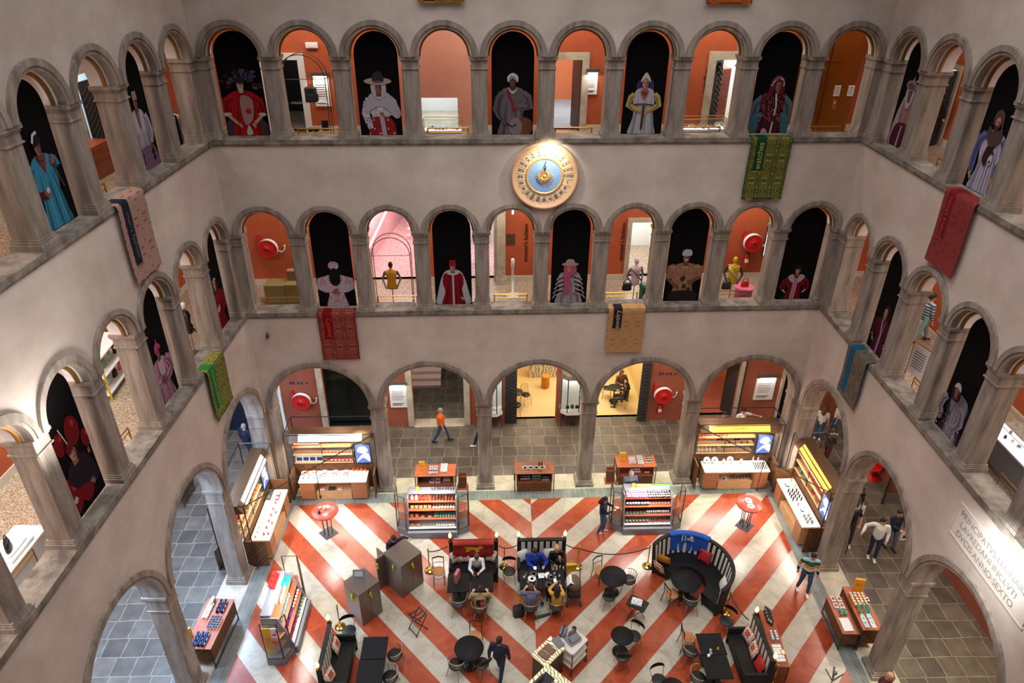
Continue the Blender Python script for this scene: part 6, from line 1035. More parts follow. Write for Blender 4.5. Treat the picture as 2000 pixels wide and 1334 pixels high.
t = thing('yellow_poster_board', 'yellow board with a framed print at the near end of the lower left shelving unit', 'sign', S3(-1.1, .12, .25), 0); m = MB(); m.box(-.2, .02, -.02, .0, .0, 1.15); m.build('board', 'yellow', t); m = MB(); m.box(.04, .26, -.02, .0, .75, 1.15); m.build('print', 'white', t); m = MB(); m.face([(.07, -.022, .85), (.23, -.022, .85), (.18, -.022, .92), (.11, -.022, .95)]); m.face([(.17, -.023, .98), (.23, -.023, .96), (.24, -.023, 1.05), (.19, -.023, 1.08)]); m.build('print_shapes', 'tin_mag', t)
# host cabinets
flat('host_metal', (122, 108, 98), .34, .5, noise=.05, nscale=2)
def host_cab(x, y, rot, w, d, h, lab, wing=False):
    t = thing('host_cabinet', lab, 'cabinet', (x, y, 0), rot, 'bronze host cabinets'); m = MB(); m.box(-w, w, -d, d, 0, h); m.build('body', 'host_metal', t)
    m = MB(); m.box(-w-.01, w+.01, -d-.01, d+.01, h, h+.02); m.build('top', 'host_metal', t)
    for a, b in ((-w+.01, -.005), (.005, w-.01)): m = MB(); m.box(a, b, -d-.012, -d, .03, h-.02); m.build('door', 'host_metal', t)
    if wing: m = MB(); m.box(-w-.04, -w, -d-.05, d+.35, 0, h); m.box(-w-.35, -w-.04, d-.05, d, 0, h); m.build('wing_panel', 'host_metal', t)
    for px, py, a in ((0, -d-.05, 0), (-w-.05, -.1, -pi/2))+(((-w-.36, d-.1, 0),) if wing else ()):
        m = MB(); m.T = Matrix.Translation((px, py, h-.22))@Matrix.Rotation(a, 4, 'Z'); m.ball((0, 0, .08), .035, 10, 8); m.ball((.0, 0, 0), .045, 10, 8); m.ball((.01, -.01, -.09), .035, 10, 8); m.tube([(-.06, 0, .05), (0, 0, .02), (.06, 0, -.04)], .018, 6); m.build('gold_figure', 'flame_gold', t)
flat('flame_gold', (206, 196, 40), .25, .8, noise=0)
host_cab(-5.66, -5.6, pi/4, .38, .38, 1.34, 'smaller bronze host cabinet with a grey card on top'); host_cab(-4.52, -4.48, pi/4, .42, .42, 1.36, 'larger bronze host cabinet hiding the bending host', True)
item('picture_card', ['slate_grey', 'tin_silver'], 'grey slanted card on the smaller host cabinet', 'card', (-5.75, -5.45, 1.36), 0, None, 1.6)
# benches
def flame_post(t, x, y, h):
    m = MB(); m.box(x-.045, x+.045, y-.045, y+.045, 0, h-.12); m.build('corner_post', 'stripe_black', t); m = MB(); m.lathe([(.05, h-.12), (.035, h-.08), (.04, h-.02)], (x, y, 0), 12); m.build('lamp_socket', 'gold', t); m = MB(); m.lathe([(.02, h-.03), (.055, h+.03), (.045, h+.1), (.015, h+.17), (.002, h+.21)], (x, y, 0), 12); m.build('flame_lamp', 'flame_glow', t)
def cushion(loc, rot, tilt, mat, lab, grp='cushions', s=.45):
    m = MB(); m.T = Matrix.Rotation(tilt, 4, 'X')@Matrix.Translation((0, 0, s*.5)); f = lambda u, v, q: ((u-.5)*s*(1-.06*sin(pi*v)), q*.075*(sin(pi*u)*sin(pi*v))**.45, (v-.5)*s*(1-.06*sin(pi*u)))
    m.grid(lambda u, v: f(u, v, 1), 10, 10); m.grid(lambda u, v: f(u, v, -1), 10, 10); return obj1(m, 'cushion', mat, lab, 'cushion', loc, rot, grp)
def bench(x, y, rot, lab, W=.76):
    t = thing('striped_bench', lab, 'bench', (x, y, 0), rot, 'striped benches'); m = MB(); m.bbox(-W, W, -.62, 0, .3, .47, .04)
    for i in range(5): m.box(-W+.02, W-.02, -.6+.11*i, -.595+.11*i, .47, .474)
    m.build('seat', 'leather_black', t); m = MB(); m.box(-W, W, -.58, .08, .06, .3); m.build('seat_base', 'stripe_black', t); m = MB(); m.box(-W, W, 0, .08, .06, 1.22); m.box(-W-.02, W+.02, -.02, .1, 1.22, 1.27); m.build('backrest', 'stripe_black', t)
    n = 7
    for i in range(n): a = -W+.05+(2*W-.1)*(i+.18)/n; m = MB(); m.box(a, a+(2*W-.1)/n*.6, -.02, 0, .47, 1.21); m.build('white_stripe', 'stripe_white', t)
    for q in (-1, 1): m = MB(); m.bbox(q*W-.04, q*W+.04, -.64, .06, .06, .72, .02); m.build('arm', 'stripe_black', t); flame_post(t, q*(W+.0), .06, 1.42)
    for q in (-1, 1): point('flame_light', L2W((x, y, 0), rot)(q*W, -.05, 1.5), 3.0, (1, .82, .3), .05)
bench(-2.28, -3.95, 0, 'striped bench draped with a red cloth, left of centre'); bench(-.04, -3.95, 0, 'striped bench with the blue hooded guest, at the centre'); bench(-6.32, -7.75, pi/2, 'striped bench at the lower left, beside two joined black tables'); bench(5.95, -7.8, -pi/2, 'striped bench at the lower right, backed by a brown shelf')
def drape(x0, x1, y, z, drop, mat, lab, rot=0, emblem=None, thick=.02):
    t = thing('draped_cloth', lab, 'cloth', (x0, y, z), rot); m = MB(); w = x1-x0
    prof = lambda v: (.12-.2*min(1, v/.12), .012*min(1, v/.12)) if v < .12 else (-.085-.012*sin(v*12), -(v-.12)*drop)
    for e in (0, .008): m.grid(lambda u, v: (u*w+.01*sin(v*7+u*3), prof(v)[0]-.018*sin(u*30)*v-e, prof(v)[1]-.012*sin(u*40)*v), 40, 14)
    m.build('cloth', mat, t, fixn=False)
    if emblem: e = MB(); emblem(e, prof, w); e.build('emblem', 'sign_amber' if 'red' in lab else 'white', t, fixn=False)
def lion(e, prof, w):
    for cx, cz, rx, rz in ((.42, .3, .12, .1), (.56, .32, .12, .09), (.68, .26, .07, .09), (.36, .44, .05, .05), (.6, .45, .05, .05), (.3, .24, .05, .04)):
        n = 14; P = [(cx+rx*cos(2*pi*i/n), cz+rz*sin(2*pi*i/n)) for i in range(n)]; f = lambda u, v: (u*w, prof(v)[0]-.035, prof(v*1.1)[1]); c0 = f(cx, cz)
        for a, b in zip(P, P[1:]+P[:1]): e.face([c0, f(*a), f(*b)])
drape(-2.95, -1.62, -4.0, 1.28, .78, 'cloth_red', 'red cloth with a golden lion over the left bench back', 0, lion) if flat('cloth_red', (140, 26, 16), .85, noise=.08, nscale=9) and flat('cloth_blue', (22, 82, 176), .85, noise=.05) else 0
# curved booth
def booth(cx, cy, R=1.2, a0=-58, a1=142):
    t = thing('curved_booth', 'large curved striped booth with black leather seat, draped in blue', 'bench', (cx, cy, 0)); A0, A1 = radians(a0), radians(a1)
    def arcs(m, r0, r1, z0, z1, n=44, b0=A0, b1=A1, lean=0):
        def q(u, v): 
            a = b0+(b1-b0)*u; r, z = [(r0, z0), (r1+0, z0), (r1+lean, z1), (r0+lean, z1), (r0, z0)][v]; return (r*cos(a), r*sin(a), z)
        G = [[m._p(q(i/n, v)) for v in range(4)] for i in range(n+1)]
        for i in range(n):
            for v in range(4): m.fi((G[i][v], G[i+1][v], G[i+1][(v+1) % 4], G[i][(v+1) % 4]), 0, False)
        m.fi(G[0]); m.fi(G[-1][::-1])
    m = MB(); arcs(m, R-.62, R-.02, .3, .46); m.build('seat', 'leather_black', t); m = MB(); arcs(m, R-.58, R, .08, .3); m.build('seat_base', 'stripe_black', t); m = MB(); arcs(m, R-.02, R+.06, .08, 1.2, lean=.08); m.build('backrest', 'stripe_black', t); m = MB(); arcs(m, R+.04, R+.16, 1.2, 1.24); m.build('top_rail', 'stripe_black', t)
    n = 22
    for i in range(n): b = A0+(A1-A0)*(i+.25)/n; m = MB(); arcs(m, R-.035, R-.018, .48, 1.17, 4, b, b+(A1-A0)/n*.52, .07); m.build('white_stripe', 'stripe_white', t)
    for a in (A0, A1): m = MB(); m.bar(((R-.5)*cos(a), (R-.5)*sin(a), 0), ((R-.5)*cos(a), (R-.5)*sin(a), .1), .05); m.bar((R*cos(a), R*sin(a), 0), (R*cos(a), R*sin(a), .1), .05); m.build('foot', 'stripe_black', t)
    d = thing('draped_cloth', 'royal blue cloth with a white emblem over the booth back', 'cloth', (cx, cy, 0)); b0, b1 = radians(48), radians(108)
    def f(u, v):
        a = b0+(b1-b0)*u
        if v < .15: r = R+.2-.22*(v/.15); z = 1.265
        else: r = R+.02-.05*(v-.15)-.015*sin(u*30)*v; z = 1.26-(v-.15)*.75*(1-.15*cos(u*5))
        return (r*cos(a), r*sin(a), z)
    m = MB(); m.grid(f, 36, 14); m.build('cloth', 'cloth_blue', d, fixn=False); m = MB(); g = lambda u, v: [c_*(.975 if k < 2 else 1)+(0 if k < 2 else .0) for k, c_ in enumerate(f(1-u, v))]
    for u0, u1, v0, v1 in ((.3, .33, .14, .46), (.38, .41, .14, .46), (.33, .38, .14, .18), (.44, .52, .14, .18), (.52, .55, .18, .34), (.44, .52, .3, .34), (.56, .6, .2, .36), (.44, .6, .38, .42), (.56, .64, .42, .46)): m.face([g(u0, v0), g(u1, v0), g(u1, v1), g(u0, v1)])
    m.build('emblem', 'white', d, fixn=False)
booth(4.62, -5.02)
cushion((3.78, -4.62, .47), 2.2, -.3, 'cushion_print', 'white cushion with a printed face at the booth left end'); cushion((4.0, -4.28, .47), 2.6+pi, .3, 'mustard', 'mustard yellow cushion on the booth'); cushion((5.3, -4.3, .47), -.75, -.3, 'print_red', 'red and black cushion under the blue cloth') if flat('print_red', (170, 30, 30), .8, noise=.5, nscale=12) else 0; cushion((5.55, -5.4, .47), -1.7, -.3, 'offwhite', 'plain white cushion on the booth right side'); cushion((5.45, -5.7, .47), -1.9, -.35, 'print_dots', 'patterned white cushion at the booth near end')
cushion((-2.86, -4.12, .47), .5, -.3, 'cushion_print', 'white cushion printed dark red at the left end of the red draped bench'); cushion((-2.58, -4.1, .47), 0, -.3, 'cushion_print', 'white cushion with a red ring beside the woman in white'); cushion((-1.75, -4.1, .47), -.3, -.3, 'cushion_print', 'pale cushion right of the woman in white'); cushion((-.62, -4.12, .47), .5, -.3, 'offwhite', 'cream cushion at the left end of the central bench'); cushion((.22, -4.08, .47), -.1, -.3, 'offwhite', 'cream cushion between the guests on the central bench')
cushion((-6.12, -7.3, .47), pi/2, -.3, 'cushion_print', 'green and red patterned cushion at the far end of the lower left bench'); cushion((-6.12, -8.3, .47), pi/2-.3, -.3, 'cushion_print', 'orange patterned cushion at the near end of the lower left bench'); cushion((5.75, -7.3, .47), -pi/2+.2, -.3, 'cushion_print', 'white, red and green cushion at the far end of the lower right bench'); cushion((5.75, -7.75, .47), -pi/2-.1, -.3, 'cushion_print', 'red printed cushion in the middle of the lower right bench'); cushion((5.75, -8.25, .47), -pi/2, -.3, 'print_red', 'black and red cushion at the near end of the lower right bench')
# tables and chairs
def rect_table(x, y, w, d, lab, rot=0):
    t = thing('dining_table', lab, 'table', (x, y, 0), rot, 'rectangular black tables'); m = MB(); m.bbox(-w/2, w/2, -d/2, d/2, .72, .75, .008); m.build('tabletop', 'table_black', t); m = MB(); m.box(-.03, .03, -.03, .03, .03, .72); m.box(-.22, .22, -.22, .22, 0, .03); m.build('pedestal', 'black', t)
rect_table(-2.73, -5.18, .71, .75, 'black square table with the pink paper bag, left half'); rect_table(-2.0, -5.18, .71, .75, 'black square table between the woman in white and the tan shirt'); rect_table(-.46, -5.13, .71, .75, 'black square table before the blue hooded guest'); rect_table(.27, -5.13, .71, .75, 'black square table before the mother and baby')
rect_table(-5.06, -7.47, .72, .73, 'far black table at the lower left bench'); rect_table(-5.07, -8.22, .72, .73, 'near black table at the lower left bench'); rect_table(4.62, -7.6, .74, .72, 'far black table at the lower right bench'); rect_table(4.58, -8.34, .74, .72, 'near black table with cups at the lower right bench')
def round_tab(x, y, r, lab):
    t = thing('round_table', lab, 'table', (x, y, 0), 0, 'round black tables'); m = MB(); m.lathe([(r, .725), (r+.005, .74), (r, .75), (.001, .752)], n=44); m.build('tabletop', 'table_black', t); m = MB(); m.lathe([(.24, 0), (.24, .02), (.035, .04), (.035, .72)], n=20); m.build('pedestal', 'black', t)
round_tab(2.18, -5.05, .43, 'round black table in front of the rope, right of centre'); round_tab(4.46, -5.28, .47, 'round black table inside the curved booth'); round_tab(-2.36, -7.55, .42, 'round black table at the bottom, left of the bar'); round_tab(2.1, -7.25, .33, 'small round black table right of the bar'); round_tab(3.2, -8.95, .33, 'round black table cut by the bottom edge, right of centre')
def spindle_chair(loc, rot, lab):
    t = thing('spindle_chair', lab, 'chair', loc, rot, 'brass spindle chairs'); m = MB(); m.lathe([(.001, .42), (.21, .43), (.225, .46), (.2, .48), (.001, .485)], n=24); m.build('seat', 'black', t); A = [radians(a) for a in range(-20, 201, 10)]
    m = MB(); m.tube([(.26*cos(a), .26*sin(a)*.9, .70+.03*sin(a)) for a in A], .013, 6); [m.tube([(.22*cos(a), .22*sin(a)*.9, .46), (.26*cos(a), .26*sin(a)*.9, .70+.03*sin(a))], .007, 5) for a in A[1::2]]; m.build('backrest', 'brass_pale', t)
    for q in (-1, 1):
        for p in (-1, 1): m = MB(); m.tube([(q*.14, p*.14, .44), (q*.22, p*.22, 0)], .012, 6); m.build('leg', 'brass_pale', t)
    return t
flat('brass_pale', (186, 160, 130), .3, .8, noise=0)
def round_chair(loc, rot, lab):
    t = thing('round_back_chair', lab, 'chair', loc, rot, 'black round backed chairs'); m = MB(); m.lathe([(.001, .43), (.2, .44), (.21, .46), (.19, .475), (.001, .47)], n=24); m.build('seat', 'black', t); m = MB(); m.grid(lambda u, v: (.23*cos(pi*u), .16+.09*sin(pi*u), .72+.14*sin(pi*u)**.7*v), 14, 4); m.grid(lambda u, v: (.24*cos(pi*u), .175+.09*sin(pi*u), .72+.14*sin(pi*u)**.7*v), 14, 4); m.build('backrest', 'leather_black', t)
    for q in (-1, 1): m = MB(); m.tube([(q*.16, .1, .45), (q*.22, .2, .76)], .01, 5); m.build('back_stem', 'brass_pale', t)
    for q in (-1, 1):
        for p in (-1, 1): m = MB(); m.tube([(q*.13, p*.13, .44), (q*.2, p*.2, 0)], .01, 6); m.build('leg', 'brass_pale', t)
    return t
def bistro_chair(loc, rot, lab, seat='seat_tan'):
    t = thing('bistro_chair', lab, 'chair', loc, rot, 'black wooden bistro chairs'); m = MB(); m.lathe([(.001, .44), (.2, .445), (.21, .46), (.19, .475), (.001, .478)], n=24); m.build('seat', seat, t); m = MB(); m.tube([(-.19, .2, .86), (0, .24, .88), (.19, .2, .86)], [.02, .028, .02], 6); m.tube([(-.17, .18, .66), (0, .2, .67), (.17, .18, .66)], .01, 5); m.build('back_rail', 'black', t)
    for q in (-1, 1): m = MB(); m.tube([(q*.19, .2, .87), (q*.17, .17, .46), (q*.2, .24, 0)], .014, 6); m.build('rear_leg', 'black', t); m = MB(); m.tube([(q*.16, -.15, .45), (q*.18, -.2, 0)], .014, 6); m.build('leg', 'black', t)
    m = MB(); m.lathe([(.16, .26), (.17, .27), (.16, .28)], n=20, cap=False); m.build('ring_stretcher', 'black', t); return t
sc = spindle_chair((-2.73, -5.72, 0), pi, 'brass spindle chair at the pink bag table')
for x, y, r, l in ((-2.07, -5.95, pi, 'brass spindle chair under the guest in the tan shirt'), (-.5, -5.92, pi, 'brass spindle chair under the guest in slate blue'), (.3, -5.9, pi, 'brass spindle chair under the woman in yellow'), (-4.5, -7.5, -pi/2, 'far brass spindle chair at the lower left tables'), (-4.55, -8.2, -pi/2, 'near brass spindle chair at the lower left tables'), (4.5, -5.85, pi, 'brass spindle chair at the booth table'), (2.72, -4.95, -pi/2-.3, 'brass spindle chair right of the round table by the rope'), (-2.72, -7.85, pi-.6, 'brass spindle chair at the bottom round table, left'), (4.05, -7.62, pi/2, 'far brass spindle chair at the lower right tables'), (4.05, -8.45, pi/2, 'near brass spindle chair at the lower right tables')): dup(sc, (x, y, 0), r, l)
rc = round_chair((-1.12, -4.5, 0), 0, 'black round backed chair between the two central benches')
for x, y, r, l in ((1.98, -5.6, pi, 'black chair on the near side of the rope side round table'), (-5.95, -6.65, .3, 'black round backed chair behind the lower left bench'), (5.4, -6.6, -.8, 'black round backed chair between booth and lower right bench'), (2.5, -7.05, -.7, 'black round backed chair right of the small round table'), (2.05, -7.72, pi, 'black chair on the near side of the small round table'), (2.95, -8.5, .3, 'black round backed chair at the bottom right of centre'), (-2.0, -7.85, pi+.6, 'black chair at the bottom round table, right')): dup(rc, (x, y, 0), r, l)
bc = bistro_chair((-3.42, -4.45, 0), .1, 'black bistro chair with tan seat left of the red draped bench')
for x, y, r, l in ((1.86, -4.55, .5, 'black bistro chair behind the rope side round table'), (3.98, -5.55, 1.9, 'black bistro chair with tan seat at the booth table'), (-2.2, -6.95, -.1, 'black bistro chair behind the bottom round table'), (4.1, -7.15, pi/2, 'tan seated bistro chair at the lower right tables')): dup(bc, (x, y, 0), r, l)
# rope barrier
def stanchion(x, y, lab, new=[None]):
    if new[0] is None:
        t = thing('rope_stanchion', lab, 'stanchion', (x, y, 0), 0, 'brass rope stanchions'); m = MB(); m.lathe([(.17, 0), (.17, .02), (.13, .05), (.05, .08), (.03, .12)], n=24); m.build('base', 'gold', t); m = MB(); m.cyl(0, 0, .1, .95, .02, 10); m.build('pole', 'gold', t); m = MB(); m.ball((0, 0, .98), .035, 10, 8); m.lathe([(.03, .88), (.035, .9), (.03, .92)], n=10); m.build('finial', 'gold', t); new[0] = t
    else: dup(new[0], (x, y, 0), 0, lab)
ST = [(-3.77, -4.0), (-1.27, -3.9), (1.2, -3.98), (3.55, -4.0), (5.65, -5.97), (6.2, -8.5), (-6.35, -6.15)]
for (x, y), l in zip(ST, ('brass stanchion left of the red draped bench', 'brass stanchion between the two central benches', 'brass stanchion right of the central bench', 'brass stanchion left of the curved booth', 'brass stanchion beyond the near end of the booth', 'brass stanchion at the lower right behind the bench', 'brass stanchion behind the lower left bench')): stanchion(x, y, l)
def rope(a, b, lab, sag=.25):
    P = [(a[0]+(b[0]-a[0])*i/14, a[1]+(b[1]-a[1])*i/14, .88-sag*4*(i/14)*(1-i/14)) for i in range(15)]; m = MB(); m.tube(P, .018, 6); m.ball(P[0], .025, 8, 6, 1); m.ball(P[-1], .025, 8, 6, 1); obj1(m, 'barrier_rope', ['black', 'gold'], lab, 'rope', (0, 0, 0), 0, 'barrier ropes')
rope(ST[0], (-3.12, -3.75), 'black rope left of the red draped bench', .08); rope((-1.45, -3.78), ST[1], 'short black rope right of the red draped bench', .04); rope(ST[1], (-.86, -3.8), 'short black rope left of the central bench', .05); rope((.78, -3.8), ST[2], 'short black rope right of the central bench', .05); rope(ST[2], ST[3], 'long sagging black rope before the booth', .3); rope(ST[4], (5.9, -6.9), 'black rope beyond the near end of the booth', .1)
# folding stands
def folding(x, y, rot, lab, cloth=False):
    t = thing('folding_tray_stand', lab, 'stand', (x, y, 0), rot, 'folding stands'); 
    for q in (-1, 1): m = MB(); m.bar((-.22, q*.2, 0), (.2, q*.2, .68), .025); m.bar((.22, q*.18, 0), (-.2, q*.18, .68), .025); m.build('leg_pair', 'wood_brown' if cloth else 'frame_black', t)
    m = MB(); [m.bar((a, -.22, .68), (a, .22, .68), .025) for a in (-.2, .2)]; m.bar((-.2, -.2, .06), (-.2, .2, .06), .02); m.build('rails', 'frame_black', t)
    if not cloth: m = MB(); [m.grid(lambda u, v: (-.22+.44*u, b+.06*v, .7-.06*sin(u*pi)), 8, 1) for b in (-.18, -.03, .12)]; m.build('straps', 'black', t, fixn=False)
folding(-3.95, -6.3, .7, 'folding stand with black straps left of the bottom round table'); folding(2.76, -6.1, -.6, 'folding stand carrying a black tray right of centre', True)
m = MB(); m.bbox(-.3, .3, -.22, .22, 0, .04, .02); obj1(m, 'serving_tray', 'black', 'black serving tray on the folding stand', 'tray', (2.76, -6.1, .7), -.6)
m = MB(); rn = random.Random(2); m.grid(lambda u, v: (-.16+.32*u, -.12+.24*v, .04+.09*sin(pi*u)*sin(pi*v)+.03*sin(u*17)*sin(v*13)), 18, 18); m.grid(lambda u, v: (-.16+.32*u, -.12+.24*v, .0), 2, 2); obj1(m, 'crumpled_napkin', 'white', 'crumpled white napkins on the black tray', 'napkin', (2.74, -6.08, .742), -.4)
# things on the tables
m = MB(); m.prism([(-.14, -.05), (.14, -.05), (.14, .05), (-.14, .05)], 0, .38); m.tube([(-.06, -.055, .36), (-.05, -.07, .46), (.05, -.07, .46), (.06, -.055, .36)], .006, 5); flat('rose_paper', (190, 104, 104), .6); obj1(m, 'paper_bag', 'rose_paper', 'pink paper bag standing on the black table', 'bag', (-2.78, -5.1, .751), 1.2)
TI = 'on the central bench tables'
for x, y, r in ((-.62, -4.98, 1.3), (-.3, -5.28, 1.4), (-.5, -5.4, 1.2), (.45, -5.3, 1.5), (-.1, -4.95, 2.4)): m = MB(); m.box(-.1, .1, -.008, .008, 0, .008); m.box(.1, .13, -.012, .012, 0, .01); obj1(m, 'fork', 'steel', 'fork or knife lying '+TI, 'cutlery', (x, y, .753), r, 'cutlery '+TI)
for x, y in ((-.42, -5.1), (-.35, -4.9), (.2, -5.05), (.1, -5.35)): item('flat_plate', ['graphite', 'bottle_dark'] if x != -.42 else ['white', 'tin_cream'], 'dark plate '+TI if x != -.42 else 'small white plate '+TI, 'plate', (x, y, .752), 0, 'plates '+TI)
for x, y in ((.3, -4.98), (.45, -5.08), (.32, -5.15), (-.55, -5.3), (-.68, -5.1)): item('tumbler', 'glassware', 'drinking glass '+TI, 'glass', (x, y, .752), 0, 'glasses '+TI) if flat('glassware', (160, 170, 176), .1, noise=0) else 0
for x, y, r in ((-.12, -4.98, .1), (.08, -4.96, .5)): m = MB(); m.box(-.09, .09, -.1, .1, 0, .006); m.grid(lambda u, v: (-.09+.18*u, -.1+.2*v, .008+.02*sin(u*7)*sin(v*6)**2), 6, 6); obj1(m, 'paper_napkin', 'white', 'white paper napkin '+TI, 'napkin', (x, y, .752), r, 'paper napkins '+TI)
for x, y in ((4.5, -7.95), (4.42, -8.02), (4.52, -7.85)): item('cup', ['glassware'] if y != -8.02 else ['white'], 'glass on the lower right tables' if y != -8.02 else 'white cup on the lower right tables', 'cup', (x, y, .752), 0, 'drinkware on the lower right tables')
item('candy_bag', ['tin_amber', 'tin_cream'], 'small amber sachet on the lower right table', 'sachet', (4.75, -7.8, .752), 0, None, .6)
# pushchair
t = thing('pushchair', 'brown pushchair with a yellow bag and white cloth, right of the central table', 'pushchair', (.9, -5.25, 0), 0)
flat('brown_fabric', (104, 82, 62), .8); m = MB(); m.lathe([(.001, .36), (.15, .33), (.22, .18), (.235, 0), (.215, 0)], (0, -.05, .62), 20, 0, True, 1, 1.2, True, 0, 2*pi); m.build('hood', 'brown_fabric', t)
m = MB(); m.bbox(-.2, .2, -.35, .25, .38, .62, .05); m.build('seat_shell', 'black', t); m = MB(); [m.bar((q*.2, -.3, .1), (q*.22, .35, .95), .025) for q in (-1, 1)]; [m.bar((q*.2, .3, .1), (q*.2, -.1, .5), .025) for q in (-1, 1)]; m.tube([(-.22, .35, .95), (-.2, .42, 1.02), (.2, .42, 1.02), (.22, .35, .95)], .018, 6); m.build('frame', 'steel', t)
for q in (-1, 1):
    for p in (-.3, .3): m = MB(); m.T = Matrix.Translation((q*.22, p, .09))@Matrix.Rotation(pi/2, 4, 'Y'); m.lathe([(.03, -.02), (.085, -.022), (.09, 0), (.085, .022), (.03, .02)], n=18); m.build('wheel', 'graphite', t)
m = MB(); m.grid(lambda u, v: (-.24+.22*u, -.25+.35*v, .97+.03*sin(u*5)-.3*max(0, .5-u)), 8, 8); m.grid(lambda u, v: (-.24+.22*u, -.25+.35*v, .96+.03*sin(u*5)-.3*max(0, .5-u)), 8, 8); obj1(m, 'white_cloth', 'white', 'white muslin cloth over the pushchair hood', 'cloth', (.9, -5.25, .0), 0, None, False)
m = MB(); m.bbox(-.17, .17, -.06, .06, 0, .3, .04); m.tube([(-.1, 0, .28), (-.06, 0, .42), (.06, 0, .42), (.1, 0, .28)], .012, 6); obj1(m, 'yellow_bag', 'yellow', 'bright yellow bag hanging behind the pushchair handle', 'bag', (.86, -4.75, .72), 0)
m = MB(); m.limb((-.35, 0, .04), (.4, .22, .04), .05, .02, 8); m.limb((-.42, -.02, .04), (-.35, 0, .04), .035, .07, 8); flat('umbrella_green', (18, 60, 52), .6); obj1(m, 'folded_umbrella', 'umbrella_green', 'dark green folded umbrella on the floor below the central table', 'umbrella', (.03, -6.0, .01), 0)
m = MB(); m.bbox(-.16, .16, -.12, .12, 0, .38, .06); m.tube([(-.06, 0, .38), (0, 0, .46), (.06, 0, .38)], .012, 6); obj1(m, 'rucksack', 'black', 'black rucksack on the floor beside the slate blue shirt', 'bag', (-.88, -5.85, 0), .2)
# bar, trolley and machines
bt = thing('bar_counter', 'glowing veined onyx bar with a pointed corner at the bottom edge', 'bar counter', (-.18, -8.35, 0), 0)
P45 = lambda a, b: (a*cos(pi/4)-b*sin(pi/4), a*sin(pi/4)+b*cos(pi/4))
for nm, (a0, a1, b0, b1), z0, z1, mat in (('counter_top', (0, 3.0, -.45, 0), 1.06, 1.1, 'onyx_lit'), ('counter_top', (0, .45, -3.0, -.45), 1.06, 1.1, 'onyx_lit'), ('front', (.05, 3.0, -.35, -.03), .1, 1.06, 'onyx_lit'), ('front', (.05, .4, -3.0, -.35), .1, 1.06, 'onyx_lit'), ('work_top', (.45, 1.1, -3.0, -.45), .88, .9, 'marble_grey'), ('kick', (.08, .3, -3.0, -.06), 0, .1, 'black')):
    R_ = -3*pi/4; c_, s_ = cos(R_), sin(R_); m = MB(); pts = [(a0, b0), (a1, b0), (a1, b1), (a0, b1)]; m.prism([(a*cos(R_)+b*sin(R_), a*sin(R_)-b*cos(R_)) for a, b in pts], z0, z1); m.build(nm, mat, bt)
def bar_item(name, mb, mats, lab, cat, a, b, z, r=0, g=None): R_ = -3*pi/4; return obj1(mb, name, mats, lab, cat, (-.18+a*cos(R_)+b*sin(R_), -8.35+a*sin(R_)-b*cos(R_), z), R_+r, g)
m = MB(); m.bbox(-.25, .25, -.16, .16, 0, .1, .03); m.grid(lambda u, v: (-.25+.5*u, -.16+.1*v, .1+.22*v), 4, 4); m.box(-.25, .25, -.05, .0, .1, .34); bar_item('till_screen', m, 'graphite', 'dark till screen on the left arm of the bar', 'till', .75, -.3, 1.1)
for i, (a, b) in enumerate(((.35, -.3), (1.2, -.25), (1.5, -.3), (.5, -1.0))): m = MB(); m.bbox(-.12, .12, -.16, .16, 0, .03+.02*i, .01); bar_item('menu_folder', m, ['black', 'tin_blue', 'graphite', 'black'][i], ['black menu folder at the bar corner', 'blue folder on the left arm of the bar', 'grey folder on the left arm of the bar', 'black box on the bar work top'][i], 'folder', a, b, 1.1 if i < 3 else .9, .3*i)
m = MB(); m.box(-.05, .05, -.11, .11, 0, .012); m.box(-.045, .045, -.1, .1, .012, .013, 1); bar_item('card_terminal', m, ['black', 'lamp_cool'], 'small card terminal on the bar', 'terminal', .9, -.6, .9)
for i in range(9): m = MB(); m.lathe([(.05, 0), (.055, .1), (.03, .15), (.001, .16)], n=12); bar_item('steel_jug', m, 'steel', 'steel jug inside the bar work area', 'jug', .7+.13*(i % 3), -1.3-.16*(i//3), .9, 0, 'steel jugs in the bar')
t = thing('side_station', 'small glowing onyx station with cutlery trays beyond the bar corner', 'service station', (-.12, -7.93, 0), pi/4); m = MB(); m.bbox(-.42, .42, -.28, .28, 1.0, 1.05, .01); m.build('top', 'onyx_lit', t); m = MB(); m.box(-.38, .38, -.25, .25, 0, 1.0); m.build('body', 'dark_wood', t)
for q, l in ((-.12, 'left'), (.12, 'right')):
    c2, s2 = cos(pi/4), sin(pi/4); m = MB(); m.box(-.1, .1, -.16, .16, 0, .05); [m.box(-.08+.04*k, -.07+.04*k, -.13, .13, .05, .06, 1) for k in range(5)]; obj1(m, 'cutlery_tray', ['wood_brown', 'steel'], '%s cutlery tray on the onyx side station' % l, 'tray', (-.17+q*c2, -7.98+q*s2, 1.05), pi/4, 'cutlery trays')
for q, l in ((.22, 'lower'), (.36, 'upper')): m = MB(); m.bbox(-.12, .12, -.09, .09, 0, .05, .02); obj1(m, 'plate_stack', 'grey_steel', '%s grey lidded box between station and trolley' % l, 'box', (-.0+q*.6, -7.75+(.36-q)*1.0, 1.05), .6)
t = thing('service_trolley', 'white topped black trolley with open shelves beside the bar', 'trolley', (.6, -7.55, 0), pi/4)
for z in (.92, .6, .32): m = MB(); m.bbox(-.36, .36, -.3, .3, z, z+.03, .01); m.build('shelf', 'offwhite', t)
m = MB(); [m.bar((q*.34, p*.28, .1), (q*.34, p*.28, .95), .03) for q in (-1, 1) for p in (-1, 1)]; m.build('frame', 'black', t)
